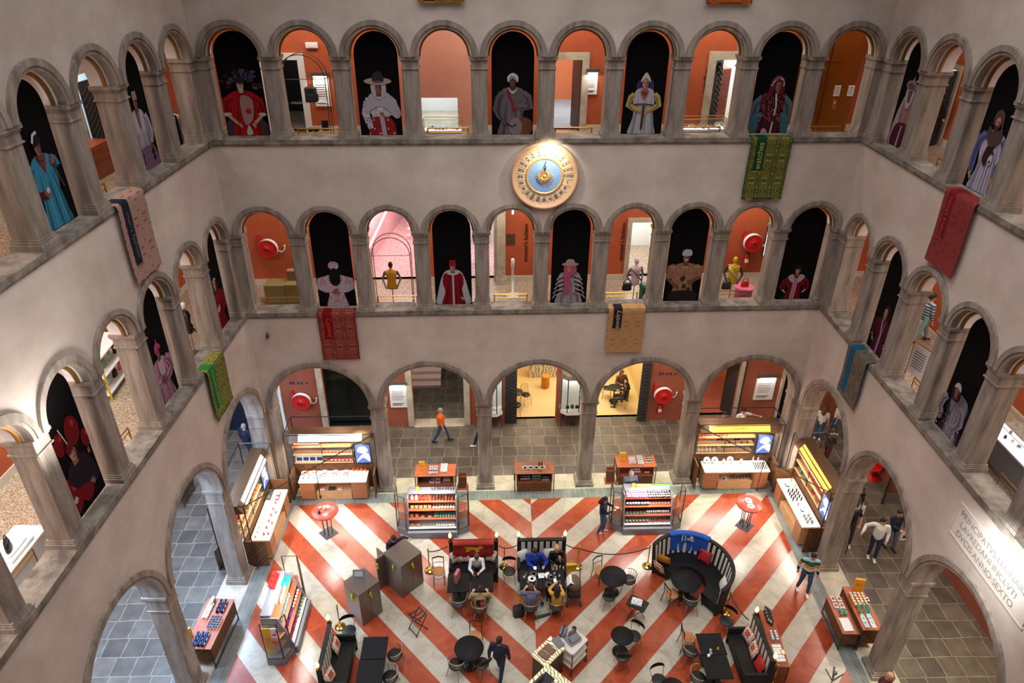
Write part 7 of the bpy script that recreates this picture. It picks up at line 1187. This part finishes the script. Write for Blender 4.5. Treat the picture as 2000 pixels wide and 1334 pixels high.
for q in (-1, 1):
    for p in (-1, 1): m = MB(); m.ball((q*.34, p*.28, .05), .05, 10, 8); m.build('castor', 'graphite', t)
t = thing('meat_slicer', 'steel slicing machine on the white trolley', 'slicer', (.62, -7.52, .95), pi/4-.2); m = MB(); m.bbox(-.2, .2, -.16, .16, .03, .12, .02); m.build('base', 'steel', t); m = MB(); m.T = Matrix.Translation((.0, .05, .22))@Matrix.Rotation(1.1, 4, 'X'); m.lathe([(.001, .02), (.13, .015), (.15, 0), (.13, -.01), (.001, -.01)], n=28); m.build('blade', 'steel', t); m = MB(); m.T = Matrix.Translation((-.02, -.06, .17))@Matrix.Rotation(.5, 4, 'X'); m.bbox(-.15, .15, -.1, .1, 0, .02, .02); m.build('carriage', 'grey_steel', t); m = MB(); m.bbox(.08, .2, .08, .2, .1, .3, .03); m.build('motor', 'black', t)
t = thing('printer', 'grey and black machine at the far corner of the white trolley', 'machine', (.36, -7.3, .95), pi/4+.4); m = MB(); m.bbox(-.15, .15, -.1, .1, 0, .16, .03); m.build('body', 'grey_steel', t); m = MB(); m.tube([(-.13, 0, .14), (-.1, 0, .26), (.1, 0, .26), (.13, 0, .14)], .015, 6); m.build('handle', 'black', t)
# side displays
def low_display(x, y, rot, w, d, h, lab, mat='wood_red'):
    t = thing('display_table', lab, 'table', (x, y, 0), rot, 'long side displays'); m = MB(); m.bbox(-w/2, w/2, -d/2, d/2, h-.03, h, .006); m.build('tabletop', mat, t); m = MB(); m.box(-w/2+.02, w/2-.02, -d/2+.02, d/2-.02, h*.35, h-.03); m.build('woven_front', 'woven_wood', t); m = MB(); [m.bar((q*(w/2-.03), p*(d/2-.03), 0), (q*(w/2-.03), p*(d/2-.03), h-.03), .03) for q in (-1, 1) for p in (-1, 1)]; m.bar((-w/2, -d/2+.03, .05), (w/2, -d/2+.03, .05), .03); m.build('legs_frame', 'frame_black', t); return L2W((x, y, 0), rot)
R1 = low_display(8.87, -6.7, -pi/2-.05, 1.36, .52, .75, 'lower orange brown display on the right, nearer the courtyard'); R2 = low_display(9.45, -6.62, -pi/2-.05, 1.6, .6, .95, 'higher orange brown display on the right, by the pillar'); LT = low_display(-9.98, -6.6, pi/2-.08, 1.75, .8, .88, 'orange brown display by the left pillars with blue packets'); 
item('sign_block', ['sign_amber', 'wood_brown'], 'tall amber sign block on the right display', 'sign', R2(-.65, .1, .951), -.2, None, 1.3); item('sign_block', ['sign_amber', 'wood_brown'], 'amber sign block on the left display', 'sign', LT(-.55, .35, .881), .9, None, 1.0)
stock(R2, -pi/2, 'on the higher right display', [('jar', ['tin_amber', 'tin_cream'], 'amber jar with a cream lid', 'jar', fr(-.45, -.05, 5), fr(-.2, .15, 4), .951), ('bottle', ['tin_jade'], 'jade bottle', 'bottle', fr(.0, .25, 4), [-.15, 0, .12], .951, .8), ('bottle', ['tin_amber'], 'amber bottle', 'bottle', fr(.18, .3, 2), [-.2, -.08], .951, .7), ('flat_box', ['white', 'tin_sky'], 'white booklet', 'booklet', fr(.35, .65, 3), [-.15, .05], .951), ('jar', ['tin_navy', 'white'], 'navy tin', 'tin', [-.3, -.2], [.25], .951, .8)])
stock(R1, -pi/2, 'on the lower right display', [('flat_box', ['white', 'tin_wine'], 'white boxed set', 'box', fr(-.55, -.3, 2), [-.1, .08], .751), ('candy_bag', ['tin_jade', 'tin_cream'], 'jade ribboned bag', 'bag', fr(-.12, .0, 2), [-.05, .08], .751, .8), ('fan_case', ['white', 'tin_blue'], 'white rolled towel', 'towel', fr(.2, .55, 6), [-.05], .751, 1.1)])
stock(LT, pi/2, 'on the left display', [('pouch', ['tin_blue', 'white'], 'blue packet', 'packet', fr(-.75, -.45, 3), [-.15, -.02, .12], .881), ('pouch', ['tin_navy', 'white'], 'navy packet at the far end', 'packet', fr(.4, .7, 3), [-.22, -.08], .881), ('jar', ['tin_cream', 'tin_navy'], 'white round sweet tin', 'tin', fr(-.2, .15, 5), fr(-.3, -.05, 4), .881, .8), ('cup', ['white'], 'white cup', 'cup', fr(.15, .6, 6), [.15, .25], .881), ('jar', ['tin_green', 'white'], 'green jar', 'jar', fr(.65, .8, 3), [.2], .881, 1.2)])
t = thing('back_shelf', 'brown open shelf of boxes standing behind the lower right bench', 'shelf', (6.42, -7.55, 0), -pi/2-.08, None); m = MB(); m.box(-.95, .95, -.2, .2, 0, .3); m.box(-.95, .95, .15, .2, .3, .9); m.box(-.95, -.92, -.2, .2, .3, .9); m.box(.92, .95, -.2, .2, .3, .9); m.build('carcass', 'wood_brown', t)
for z in (.55, .88): m = MB(); m.box(-.95, .95, -.2, .2, z, z+.025); m.build('shelf', 'wood_red', t)
S5 = L2W((6.42, -7.55, 0), -pi/2-.08)
stock(S5, -pi/2, 'on the shelf behind the lower right bench', [('book', ['graphite', 'white'], 'tall black box', 'box', fr(-.8, -.45, 4), [0], .906, 1.1, .6), ('jar', ['tin_sky', 'white'], 'pale blue jar', 'jar', fr(-.15, .1, 4), [-.05, .08], .906, .8), ('fan_case', ['white', 'white'], 'white long box', 'box', fr(.3, .75, 5), [0], .906), ('flat_box', ['tin_amber', 'white'], 'amber packet', 'packet', [.5], [.12], .906)])
m = MB(); m.box(-.5, .5, -.02, .02, 0, .9); [m.tube([(-.4+.2*i+.09*cos(a*pi/6), -.03, .15+.15*(i % 4)+.09*sin(a*pi/6)) for a in range(12)], .012, 5, closed=True) for i in range(5)]; obj1(m, 'iron_screen', 'bronze_metal', 'small openwork iron screen behind the left pillar', 'screen', (-10.6, -3.35, 0), 1.25)
m = MB(); m.bbox(-.5, .5, -.25, .25, .4, .75, .02); [m.bar((q*.45, p*.2, 0), (q*.45, p*.2, .4), .03) for q in (-1, 1) for p in (-1, 1)]; obj1(m, 'side_cabinet', 'dark_wood', 'dark cabinet in the far left ground gallery', 'cabinet', LF.P(-.3, 3.6, 0), LF.a); dup(bpy.data.objects['side_cabinet'], RT.P(10.2, 3.7, 0), RT.a, 'dark cabinet with white top at the far right edge')
m = MB(); m.lathe([(.35, 0), (.38, .05), (.05, .08), (.05, .7)], n=16); m.bbox(-.25, .25, -.25, .25, .42, .5, .05); m.bbox(-.25, .25, .15, .25, .5, .95, .04); obj1(m, 'red_armchair', 'red', 'red seat in the far right ground gallery', 'chair', RT.P(-.3, 3.8, 0), RT.a)
m = MB(); m.box(-.2, .2, -.03, .03, 0, .012); m.cyl(0, 0, .012, .9, .015, 8); m.ball((0, 0, .95), .06, 8, 6); [m.bar((0, 0, .6), (.25*cos(a), .25*sin(a), .9), .03) for a in (0, 1.2, 2.4)]; obj1(m, 'grey_tripod', 'grey_steel', 'grey metal stand cut by the bottom edge at right', 'stand', (7.7, -8.75, 0), 0)
m = MB(); m.prism([(-.35, -.3), (.35, -.3), (.3, .3), (-.3, .3)], 0, .05); m.grid(lambda u, v: (-.3+.6*u, -.2+.5*v, .05+.16*(1-(2*u-1)**2)), 8, 3); 
# added spots overhead shining down, standing in for glow at the pillar bases
for i, x in enumerate((-5.7, -1.9, 1.9, 5.7)):
    for q in (-1, 1):
        spot('pillar_glow_spot', (x+q*.75, .0, 3.3), (x+q*.72, -.1, 0), 240, 60, .8, (.86, 1, .7), .05)
spot('inlay_spot', (-.3, -1.6, 4.5), (-.25, -1.5, 0), 40, 50, .9, (1, .97, .9)); spot('left_aisle_light', LF.P(-8.2, 2.2, 5.5), LF.P(-8.2, 2.0, 0), 10, 110, .9, (.55, .75, 1.0), .2); spot('left_aisle_light', LF.P(-2.0, 2.6, 5.5), LF.P(-1.8, 2.6, 0), 10, 110, .9, (.6, .78, 1.0), .2); spot('right_aisle_light', RT.P(9.0, 1.4, 5.0), RT.P(9.0, 1.8, 0), 420, 85, .9, (.95, 1, .62), .1)
for t_, pw_ in ((8.6, 700), (5.2, 420), (1.2, 380)): area('left_aisle_blue_fill', LF.P(-t_, 2.6, 6.3), (0, 0, LF.a), 2.2, 1.2, pw_, (.36, .62, 1.0))  # added unseen blue area lights that tint the left aisle
# ================================================================ people
def ik(a, c, l1, l2, pole):
    """joint between a and c for bones l1, l2, bent towards pole"""
    a, c = Vector(a), Vector(c); d = c-a; L = min(d.length, (l1+l2)*.995); d.normalize(); x = (l1*l1-l2*l2+L*L)/(2*L); h = math.sqrt(max(l1*l1-x*x, 0)); p = Vector(pole); p = p-d*p.dot(d)
    if p.length < 1e-4: p = Vector((0, 1, 0))
    return a+d*x+p.normalized()*h, a+d*L
def remesh(o, v, sm=2):
    r = o.modifiers.new('r', 'REMESH'); r.mode = 'VOXEL'; r.voxel_size = v; r.use_smooth_shade = True
    s = o.modifiers.new('s', 'SMOOTH'); s.factor = .5; s.iterations = sm; return o
def person(lab, loc, rot, top, legs_m, hairm='hair_dark', skin='skin', H=1.74, hand_l=None, hand_r=None, foot_l=(.1, 0, 0), foot_r=(-.1, 0, 0), seated=False, lean=0, turn=0, nod=.1, hair='short', sleeves='long', shoes='black', bulk=1.0, extra=None, shorts=False, hip=None):
    """local frame: facing -y, left hand on +x"""
    k = H/1.74; t = thing('person', lab, 'person', loc, rot); V = Vector
    hz = .46+.08 if seated else .93*k; hc = V((0, 0, hz)) if hip is None else V(hip)
    ax = V((0, -sin(lean), cos(lean))); ch = hc+ax*.34*k; nk = hc+ax*.53*k; hdc = nk+V((sin(turn)*.03, -.02-sin(lean+nod)*.07, .135*k)); sh = .185*k*bulk
    S = {q: nk+V((q*sh, 0, -.065*k)) for q in (-1, 1)}
    hands = {1: V(hand_l) if hand_l else S[1]+V((.08, -.06, -.54*k)), -1: V(hand_r) if hand_r else S[-1]+V((-.08, -.06, -.54*k))}
    J = {q: ik(S[q], hands[q], .29*k, .26*k, (q*.5, .6, -.4)) for q in (-1, 1)}
    Hp = {q: hc+V((q*.095*k, 0, 0)) for q in (-1, 1)}; F = {1: V(foot_l)+V((0, 0, .075)), -1: V(foot_r)+V((0, 0, .075))}
    if seated: F = {q: (F[q] if abs(F[q].y) > .01 else V((q*.12, -.46, .075))) for q in F}
    K = {q: ik(Hp[q], F[q], .45*k, .42*k, (q*.15, -1, .35 if seated else 0)) for q in (-1, 1)}
    b = MB()      # one continuous body
    b.limb(hc, ch, .105*k, .12*k, 12); b.limb(ch, nk-V((0, 0, .04)), .12*k, .07*k, 12); b.limb(nk-V((0, 0, .05)), hdc-V((0, 0, .04)), .052*k, .05*k, 10)
    hm = Matrix.Translation(hdc)@Matrix.Rotation(turn, 4, 'Z')@Matrix.Rotation(-nod-lean*.5, 4, 'X').inverted(); b.T = hm
    b.ball((0, .008, .02), .094*k, 16, 12, 0, .84, 1.02, 1.12); b.ball((0, -.03, -.05), .058*k, 12, 8, 0, .95, .9, 1.1); b.limb((0, -.085, .015), (0, -.108, -.02), .010, .017, 6)
    for q in (-1, 1): b.ball((q*.079, .012, -.005), .024, 8, 6, 0, .5, .9, 1.3)
    b.T = None
    for q in (-1, 1):
        e, w = J[q]; b.limb(S[q], e, .046*k, .038*k); b.limb(e, w, .038*k, .025*k); d = (w-e).normalized(); sd = d.cross(V((0, 0, 1))) if abs(d.z) < .9 else d.cross(V((0, 1, 0))); sd.normalize(); up = sd.cross(d)
        pm = w+d*.07; b.limb(w, pm, .025, .034, 8)
        for i in range(4):
            a0 = pm+sd*(.026-.0175*i); L = (.062, .072, .066, .05)[i]; m1 = a0+d*L*.5-up*.006; b.limb(a0, m1, .0125, .0115, 6, k=2); b.limb(m1, m1+d*L*.45-up*.022, .0115, .0105, 6, k=2)
        a0 = w+d*.02+sd*.03*(1 if q > 0 else 1); b.limb(a0, a0+d*.035+sd*.024, .014, .013, 6, k=2); b.limb(a0+d*.035+sd*.024, a0+d*.06+sd*.022-up*.01, .012, .011, 6, k=2)
        kn, ft = K[q]; b.limb(Hp[q], kn, .075*k, .05*k); b.limb(kn, ft, .05*k, .032*k)
    remesh(b.build('body', skin, t), .0115, 2)
    c = MB(); c.T = None; W_ = bulk
    c.limb(hc+ax*.0, ch, .135*k*W_, .145*k*W_, 14); c.limb(ch+ax*.02, nk-ax*.07, .145*k*W_, .09*k, 12)
    for q in (-1, 1):
        c.limb(hc+V((q*.05, 0, .02)), ch+V((q*.055, 0, 0)), .11*k*W_, .115*k*W_, 12); c.limb(nk+V((0, 0, -.08*k)), S[q], .075*k, .068*k, 10); c.limb(ch+V((q*.07, 0, .04)), S[q]-V((q*.03, 0, .02)), .1*k, .06*k, 10)
        e, w = J[q]; c.limb(S[q], e if sleeves != 'short' else S[q].lerp(e, .62), .062*k*W_, .055*k*W_, 10)
        if sleeves == 'long': c.limb(e, e.lerp(w, .93), .052*k*W_, .038*k*W_, 10)
    remesh(c.build('top', top, t), .017, 3)
    p = MB(); p.limb(hc+V((-.05, 0, .02)), hc+V((.05, 0, .02)), .128*k, .128*k, 12)
    for q in (-1, 1):
        kn, ft = K[q]; p.limb(Hp[q], kn, .098*k, .066*k, 12)
        if not shorts: p.limb(kn, kn.lerp(ft, .93), .064*k, .052*k, 12)
    remesh(p.build('trousers', legs_m, t), .017, 2)
    for q in (-1, 1):
        kn, ft = K[q]; fd = V((ft.x-kn.x, ft.y-kn.y, 0)); s = MB(); z0 = ft.z-.075
        s.T = Matrix.Translation((ft.x, ft.y-.05, z0+.002)); s.grid(lambda u, v: (.045*cos(2*pi*v)*(1-.25*(2*u-1)**2)*(1+.1*sin(u*3)), -.13+.26*u, .05+(.05*sin(2*pi*v) if sin(2*pi*v) < 0 else sin(2*pi*v)*(.015+.05*u))), 12, 14); s.box(-.04, .04, -.125, .125, 0, .02); s.ball((0, .06, .07), .045, 10, 8); remesh(s.build('shoe', shoes, t), .009, 2)
    if hair != 'bald':
        h = MB(); h.T = hm; h.ball((0, .022, .045), .098*k, 16, 12, 0, .9, 1.02, 1.02); h.ball((0, .06, .0), .078*k, 12, 10)
        if hair == 'long': h.limb((0, .06, 0), (0, .11, -.2), .085, .075, 12); h.limb((.05, .06, 0), (.06, .08, -.18), .05, .04, 10); h.limb((-.05, .06, 0), (-.06, .08, -.18), .05, .04, 10)
        if hair == 'bun': h.ball((0, .12, .07), .045, 10, 8)
        remesh(h.build('hair', hairm, t), .011, 2)
    f = MB(); f.T = hm
    for q in (-1, 1): f.ball((q*.031, -.09, .018), .0095, 8, 6); f.tube([(q*.016, -.098, .038), (q*.045, -.09, .04)], .004, 5)
    f.tube([(-.02, -.097, -.058), (0, -.101, -.06), (.02, -.097, -.058)], .005, 5, 1); f.build('face', ['hair_dark', 'lips'], t)
    if extra: extra(t, dict(hc=hc, ch=ch, nk=nk, hd=hdc, hands={q: J[q][1] for q in J}, S=S, hm=hm, k=k))
    return t
flat('hair_dark', (30, 22, 20), .6, noise=0); flat('hair_brown', (84, 52, 34), .6, noise=0); flat('hair_grey', (150, 144, 140), .7); flat('hair_blond', (190, 146, 96), .6); flat('lips', (150, 84, 78), .6, noise=0); flat('jeans', (50, 78, 110), .8, noise=.08, nscale=20); flat('navy', (22, 28, 48), .8); flat('jeans_dark', (28, 40, 66), .8, noise=.06); flat('tee_white', (222, 220, 218), .85, noise=.02); flat('tee_orange', (226, 102, 22), .85); flat('jacket_grey', (84, 92, 104), .8); flat('tan_shirt', (150, 128, 84), .85); flat('slate_shirt', (92, 94, 118), .85); flat('yellow_knit', (206, 158, 56), .85, noise=.15, nscale=40); flat('hood_blue', (18, 50, 150), .85); flat('sage', (120, 152, 146), .85); flat('pink_top', (210, 120, 124), .85); flat('green_tee', (20, 110, 70), .85); flat('maroon', (84, 16, 30), .8); flat('beige_trousers', (150, 132, 112), .85)
def mat_stripes(name, cols, per, axis=2, off=0):
    m, n, l, b = newmat(name); tc = n.new('ShaderNodeTexCoord'); sp = n.new('ShaderNodeSeparateXYZ'); l.new(tc.outputs['Object'], sp.inputs[0]); a = n.new('ShaderNodeMath'); a.operation = 'MULTIPLY_ADD'; l.new(sp.outputs[axis], a.inputs[0]); a.inputs[1].default_value = 1/per; a.inputs[2].default_value = off; f = n.new('ShaderNodeMath'); f.operation = 'FRACT'; l.new(a.outputs[0], f.inputs[0])
    r = ramp(n, [(i/len(cols), c) for i, c in enumerate(cols)], 'CONSTANT'); l.new(f.outputs[0], r.inputs[0]); l.new(r.outputs[0], b.inputs['Base Color']); b.inputs['Roughness'].default_value = .85
mat_stripes('rugby_stripes', [(24, 30, 30), (216, 206, 198), (212, 146, 40), (16, 78, 60), (160, 196, 206)], .62, 2, -.9/.62); mat_stripes('thin_stripes', [(40, 60, 90), (170, 180, 190)], .09)
def held(mbf, name, mat, lab, cat, q=1, dz=0, off=(0, 0)):
    """something a hand holds: a thing of its own at the hand's place"""
    def ex(t, d):
        h = d['hands'][q]; P = L2W(t.location, t.rotation_euler.z)(h.x+off[0], h.y+off[1], h.z+dz); m = MB(); mbf(m); obj1(m, name, mat, lab, cat, P, t.rotation_euler.z)
    return ex
phone = lambda m: m.bbox(-.035, .035, -.06, .06, .0, .012, .006)
def tote(m): m.prism([(-.15, -.04), (.15, -.04), (.15, .04), (-.15, .04)], -.5, -.14); m.tube([(-.07, -.04, -.15), (-.04, -.02, -.02), (.04, -.02, -.02), (.07, -.04, -.15)], .006, 5); m.box(-.08, .08, -.043, -.04, -.4, -.26, 1)
person('person in an orange shirt and jeans walking right past the stone steps', (-3.74, 2.9, 0), pi/2, 'tee_orange', 'jeans', 'hair_grey', foot_l=(.08, -.33, 0), foot_r=(-.08, .34, .03), hand_l=(.26, .08, .86), hand_r=(-.26, -.12, .84), sleeves='short', bulk=1.15)
person('person in dark clothes half hidden behind the second free back pillar', (-2.08, 2.62, 0), -pi/2, 'graphite', 'jeans_dark', foot_l=(.08, -.3, 0), foot_r=(-.08, .28, .03), shoes='white')
person('grey haired person in a black jacket walking away in the left aisle', (-11.4, 2.0, 0), 2.7, 'navy', 'jeans_dark', 'hair_grey', foot_l=(.1, -.15, 0), foot_r=(-.1, .15, 0), bulk=1.2)
person('dark haired person in black top and jeans reading a phone by the right shelving unit', (2.22, -2.38, 0), pi/2-.25, 'navy', 'jeans', hair='long', H=1.66, hand_l=(.1, -.36, 1.2), hand_r=(-.08, -.34, 1.16), nod=.35, foot_l=(.09, -.05, 0), foot_r=(-.1, .1, 0), shoes='steel', extra=held(phone, 'phone', 'white', 'white phone held by the person in black top and jeans', 'phone', 1, .03, (-.08, -.1)))
person('person in a grey jacket looking at a phone behind the right shelving unit', (3.35, -1.15, 0), .2, 'jacket_grey', 'jeans', 'hair_grey', H=1.78, hand_l=(.12, -.34, 1.12), hand_r=(-.1, -.34, 1.1), nod=.45, bulk=1.12, extra=held(phone, 'phone', 'black', 'dark phone held by the person in the grey jacket', 'phone', 1, .03, (0, -.1)))
person('person in a green, yellow and white striped sweater with blue jeans', (8.4, -5.15, 0), -.25, 'rugby_stripes', 'jeans', foot_l=(.12, -.12, 0), foot_r=(-.16, .1, 0), shoes='white', hand_r=(-.3, .05, .88), bulk=1.1, nod=.3, turn=.3)
person('person in a white sweater striding in the right aisle', (11.35, -3.7, 0), -.35, 'tee_white', 'jeans_dark', foot_l=(.08, -.2, 0), foot_r=(-.1, -.05, 0), shoes='white', hand_r=(-.5, -.1, 1.02), hand_l=(.25, -.2, .92), bulk=1.2, turn=.8)
person('person in navy with sunglasses carrying a printed white bag in the right aisle', (12.1, -3.35, 0), .1, 'navy', 'slate_shirt', foot_l=(.1, -.15, 0), foot_r=(-.1, .1, 0), hand_l=(.3, -.15, 1.05), hand_r=(-.05, -.3, 1.12), bulk=1.15, extra=held(tote, 'carrier_bag', ['white', 'graphite'], 'printed white carrier bag held by the person with sunglasses', 'bag', 1, -.02, (0, -.05)))
person('person in black top and ripped black jeans behind the right pillar', (10.75, -3.0, 0), -.3, 'black', 'graphite', foot_l=(.1, -.25, 0), foot_r=(-.1, .2, 0), shoes='white', sleeves='short', hand_l=(.25, -.18, .95))
person('person in a navy sweater with a white bag walking behind the others', (11.35, -1.9, 0), -.1, 'navy', 'jeans_dark', foot_l=(.1, -.15, 0), foot_r=(-.1, .25, 0), hand_l=(.3, -.1, .82), bulk=1.15, extra=held(tote, 'carrier_bag', ['white', 'graphite'], 'crumpled white carrier bag held by the person in the navy sweater', 'bag', 1, -.05))
person('person with a vest and backpack behind the back right kiosk', (7.85, 2.55, 0), .5, 'jacket_grey', 'jeans', H=1.66, nod=.4, hand_l=(.1, -.32, 1.1), hand_r=(-.1, -.3, 1.05))
person('person in a white T-shirt pointing right behind the back right kiosk', (8.65, 2.65, 0), .35, 'tee_white', 'jeans', hand_l=(.68, -.25, 1.3), sleeves='short', nod=.3, bulk=1.1)
person('small person in green at the end of the back right kiosk', (10.2, 2.2, 0), 0, 'green_tee', 'navy', 'hair_brown', H=1.2, sleeves='short')
person('person in a white T-shirt and jeans seen from the side in the back right corner', (12.9, 3.0, 0), -2.0, 'tee_white', 'jeans', sleeves='short', foot_l=(.1, -.1, 0), foot_r=(-.1, .15, 0), shoes='white', hair='short', bulk=1.1)
person('person in a pale top and light jeans in the back right corner', (12.1, 2.75, 0), 2.6, 'offwhite', 'jeans', 'hair_brown', H=1.68, hair='long', sleeves='short', shoes='white')
person('person in dark clothes with a beige bag beside the right kiosk', (11.75, 1.2, 0), 1.9, 'graphite', 'maroon', 'hair_brown', nod=.3, hand_l=(.1, -.3, 1.05), hand_r=(-.1, -.3, 1.0), shoes='white', foot_l=(.1, -.1, 0), foot_r=(-.1, .15, 0))
person('person in a pink top and dark trousers behind the right kiosk', (12.1, .2, 0), 2.2, 'pink_top', 'navy', 'hair_brown', shoes='white', lean=.2, foot_l=(.1, -.1, 0), foot_r=(-.1, .15, 0))
person('person in a blue and white striped top striding in the right first gallery', (RT.P(1.75, 2.5)).to_tuple()[:2]+(Z2,), 1.6, 'thin_stripes', 'sage', foot_l=(.1, -.3, 0), foot_r=(-.1, .3, 0), shoes='maroon', H=1.72)
person('person in black clothes by the glass case in the right first gallery', (RT.P(8.0, 2.9)).to_tuple()[:2]+(Z2,), .5, 'black', 'black', shoes='white', hand_l=(.1, -.35, 1.1), nod=.3)
person('brown haired person at the right edge of the first gallery', (RT.P(10.0, 1.3)).to_tuple()[:2]+(Z2,), 1.2, 'navy', 'jeans_dark', 'hair_brown', hair='long', nod=.3)
person('person in black in the right second gallery doorway', (RT.P(-1.3, 2.7)).to_tuple()[:2]+(Z3,), 2.0, 'black', 'black')
person('person in a dark top and red skirt beyond the first gallery pillar', (-2.1, 4.6, Z2), 2.4, 'graphite', 'pink_pedestal', hair='long')
person('guest in black seated in the cafe doorway', (4.35, G1+1.1, 0), -pi/2-.2, 'black', 'graphite', seated=True, hand_l=(.15, -.3, .78), hand_r=(-.15, -.3, .78), hair='long')
person('brown haired cafe guest seated behind the one in black', (4.3, G1+2.1, 0), .2, 'brown_fabric', 'graphite', 'hair_brown', seated=True, hair='long', hand_l=(.15, -.3, .78), hand_r=(-.15, -.3, .78))
person('guest in a white long sleeved top leaning over the table, red draped bench', (-2.17, -4.28, 0), 0, 'tee_white', 'black', 'hair_brown', seated=True, lean=.35, nod=.5, hand_l=(.1, -.56, .80), hand_r=(-.12, -.58, .80), hair='bun', H=1.68, extra=held(phone, 'phone', 'black', 'phone in the hands of the guest in white', 'phone', -1, .03, (.05, -.06)))
def backprint(t, d):
    m = MB(); c = d['ch']; y = .19; m.grid(lambda u, v: (-.13+.26*u, y-.02+.01*sin(pi*u), c.z-.12+.3*v), 4, 4, 0); m.grid(lambda u, v: (-.13+.13*u, y-.012+.01*sin(pi*u/2), c.z-.04+.12*v), 3, 3, 1); m.face([(.0, y-.0, c.z-.12)]+[(.0+.12*sin(pi*i/10), y+.002, c.z+.03-.15*cos(pi*i/10)) for i in range(11)], 2); m.build('back_print', ['wood_brown', 'tin_mag', 'stripe_black'], t, fixn=False)
person('guest in a tan shirt with a printed back, seated with back to us', (-2.05, -5.95, 0), pi, 'tan_shirt', 'jeans', seated=True, hand_l=(.24, -.38, .77), hand_r=(-.22, -.38, .77), sleeves='short', lean=.1, bulk=1.15, nod=.3, extra=backprint)
person('guest in a blue hooded jacket on the central bench', (-.3, -4.25, 0), 0, 'hood_blue', 'jeans_dark', seated=True, lean=.15, nod=.5, hand_l=(.3, -.42, .84), hand_r=(-.05, -.42, .82), bulk=1.25, extra=held(phone, 'phone', 'lamp_cool', 'glowing phone held by the guest in blue', 'phone', -1, .03, (.05, -.08)))
person('blond guest in black holding a baby on the central bench', (.42, -4.2, 0), .1, 'black', 'beige_trousers', 'hair_blond', seated=True, lean=.05, nod=.45, hand_l=(.12, -.3, .72), hand_r=(-.1, -.3, .74), hair='bun', H=1.66)
person('baby in black sitting on the lap of the blond guest', (.5, -4.5, .27), .1, 'black', 'black', 'hair_blond', H=.85, seated=True, hip=(0, 0, .42), foot_l=(.06, -.3, .2), foot_r=(-.06, -.3, .2), hand_l=(.12, -.12, .45), hand_r=(-.1, -.12, .45))
person('guest in a slate blue T-shirt seated with back to us', (-.5, -5.92, 0), pi, 'slate_shirt', 'beige_trousers', 'hair_brown', seated=True, sleeves='short', hand_l=(.15, -.42, .80), hand_r=(-.12, -.42, .80), lean=.1, bulk=1.2, nod=.3, foot_r=(-.4, -.4, .1))
person('long haired guest in yellow holding up a phone, back to us', (.3, -5.9, 0), pi-.15, 'yellow_knit', 'brown_weave', seated=True, hair='long', H=1.66, hand_l=(.1, -.38, .98), hand_r=(-.1, -.42, .8), nod=.3, extra=held(phone, 'phone', 'lamp_cool', 'glowing phone held up by the guest in yellow', 'phone', 1, .06, (.0, -.08)))
person('host in navy bending behind the larger bronze cabinet', (-5.0, -3.75, 0), .5, 'navy', 'black', lean=.5, nod=.4, hand_l=(.5, -.35, 1.3), hand_r=(.1, -.5, 1.12))
person('person in navy sweater walking away at the bottom of the picture', (-1.5, -7.98, 0), pi-.3, 'navy', 'jeans_dark', foot_l=(.08, -.3, 0), foot_r=(-.1, .3, 0), shoes='white', hand_l=(.28, .05, .86), bulk=1.1)
person('bald person in maroon at the bottom edge by the right pillar', (8.75, -9.3, 0), .6, 'maroon', 'graphite', hair='bald', bulk=1.2)
person('small child in blue beyond the walking group, right aisle', (12.35, .1, 0), -.3, 'thin_stripes', 'beige_trousers', 'hair_brown', H=1.15)
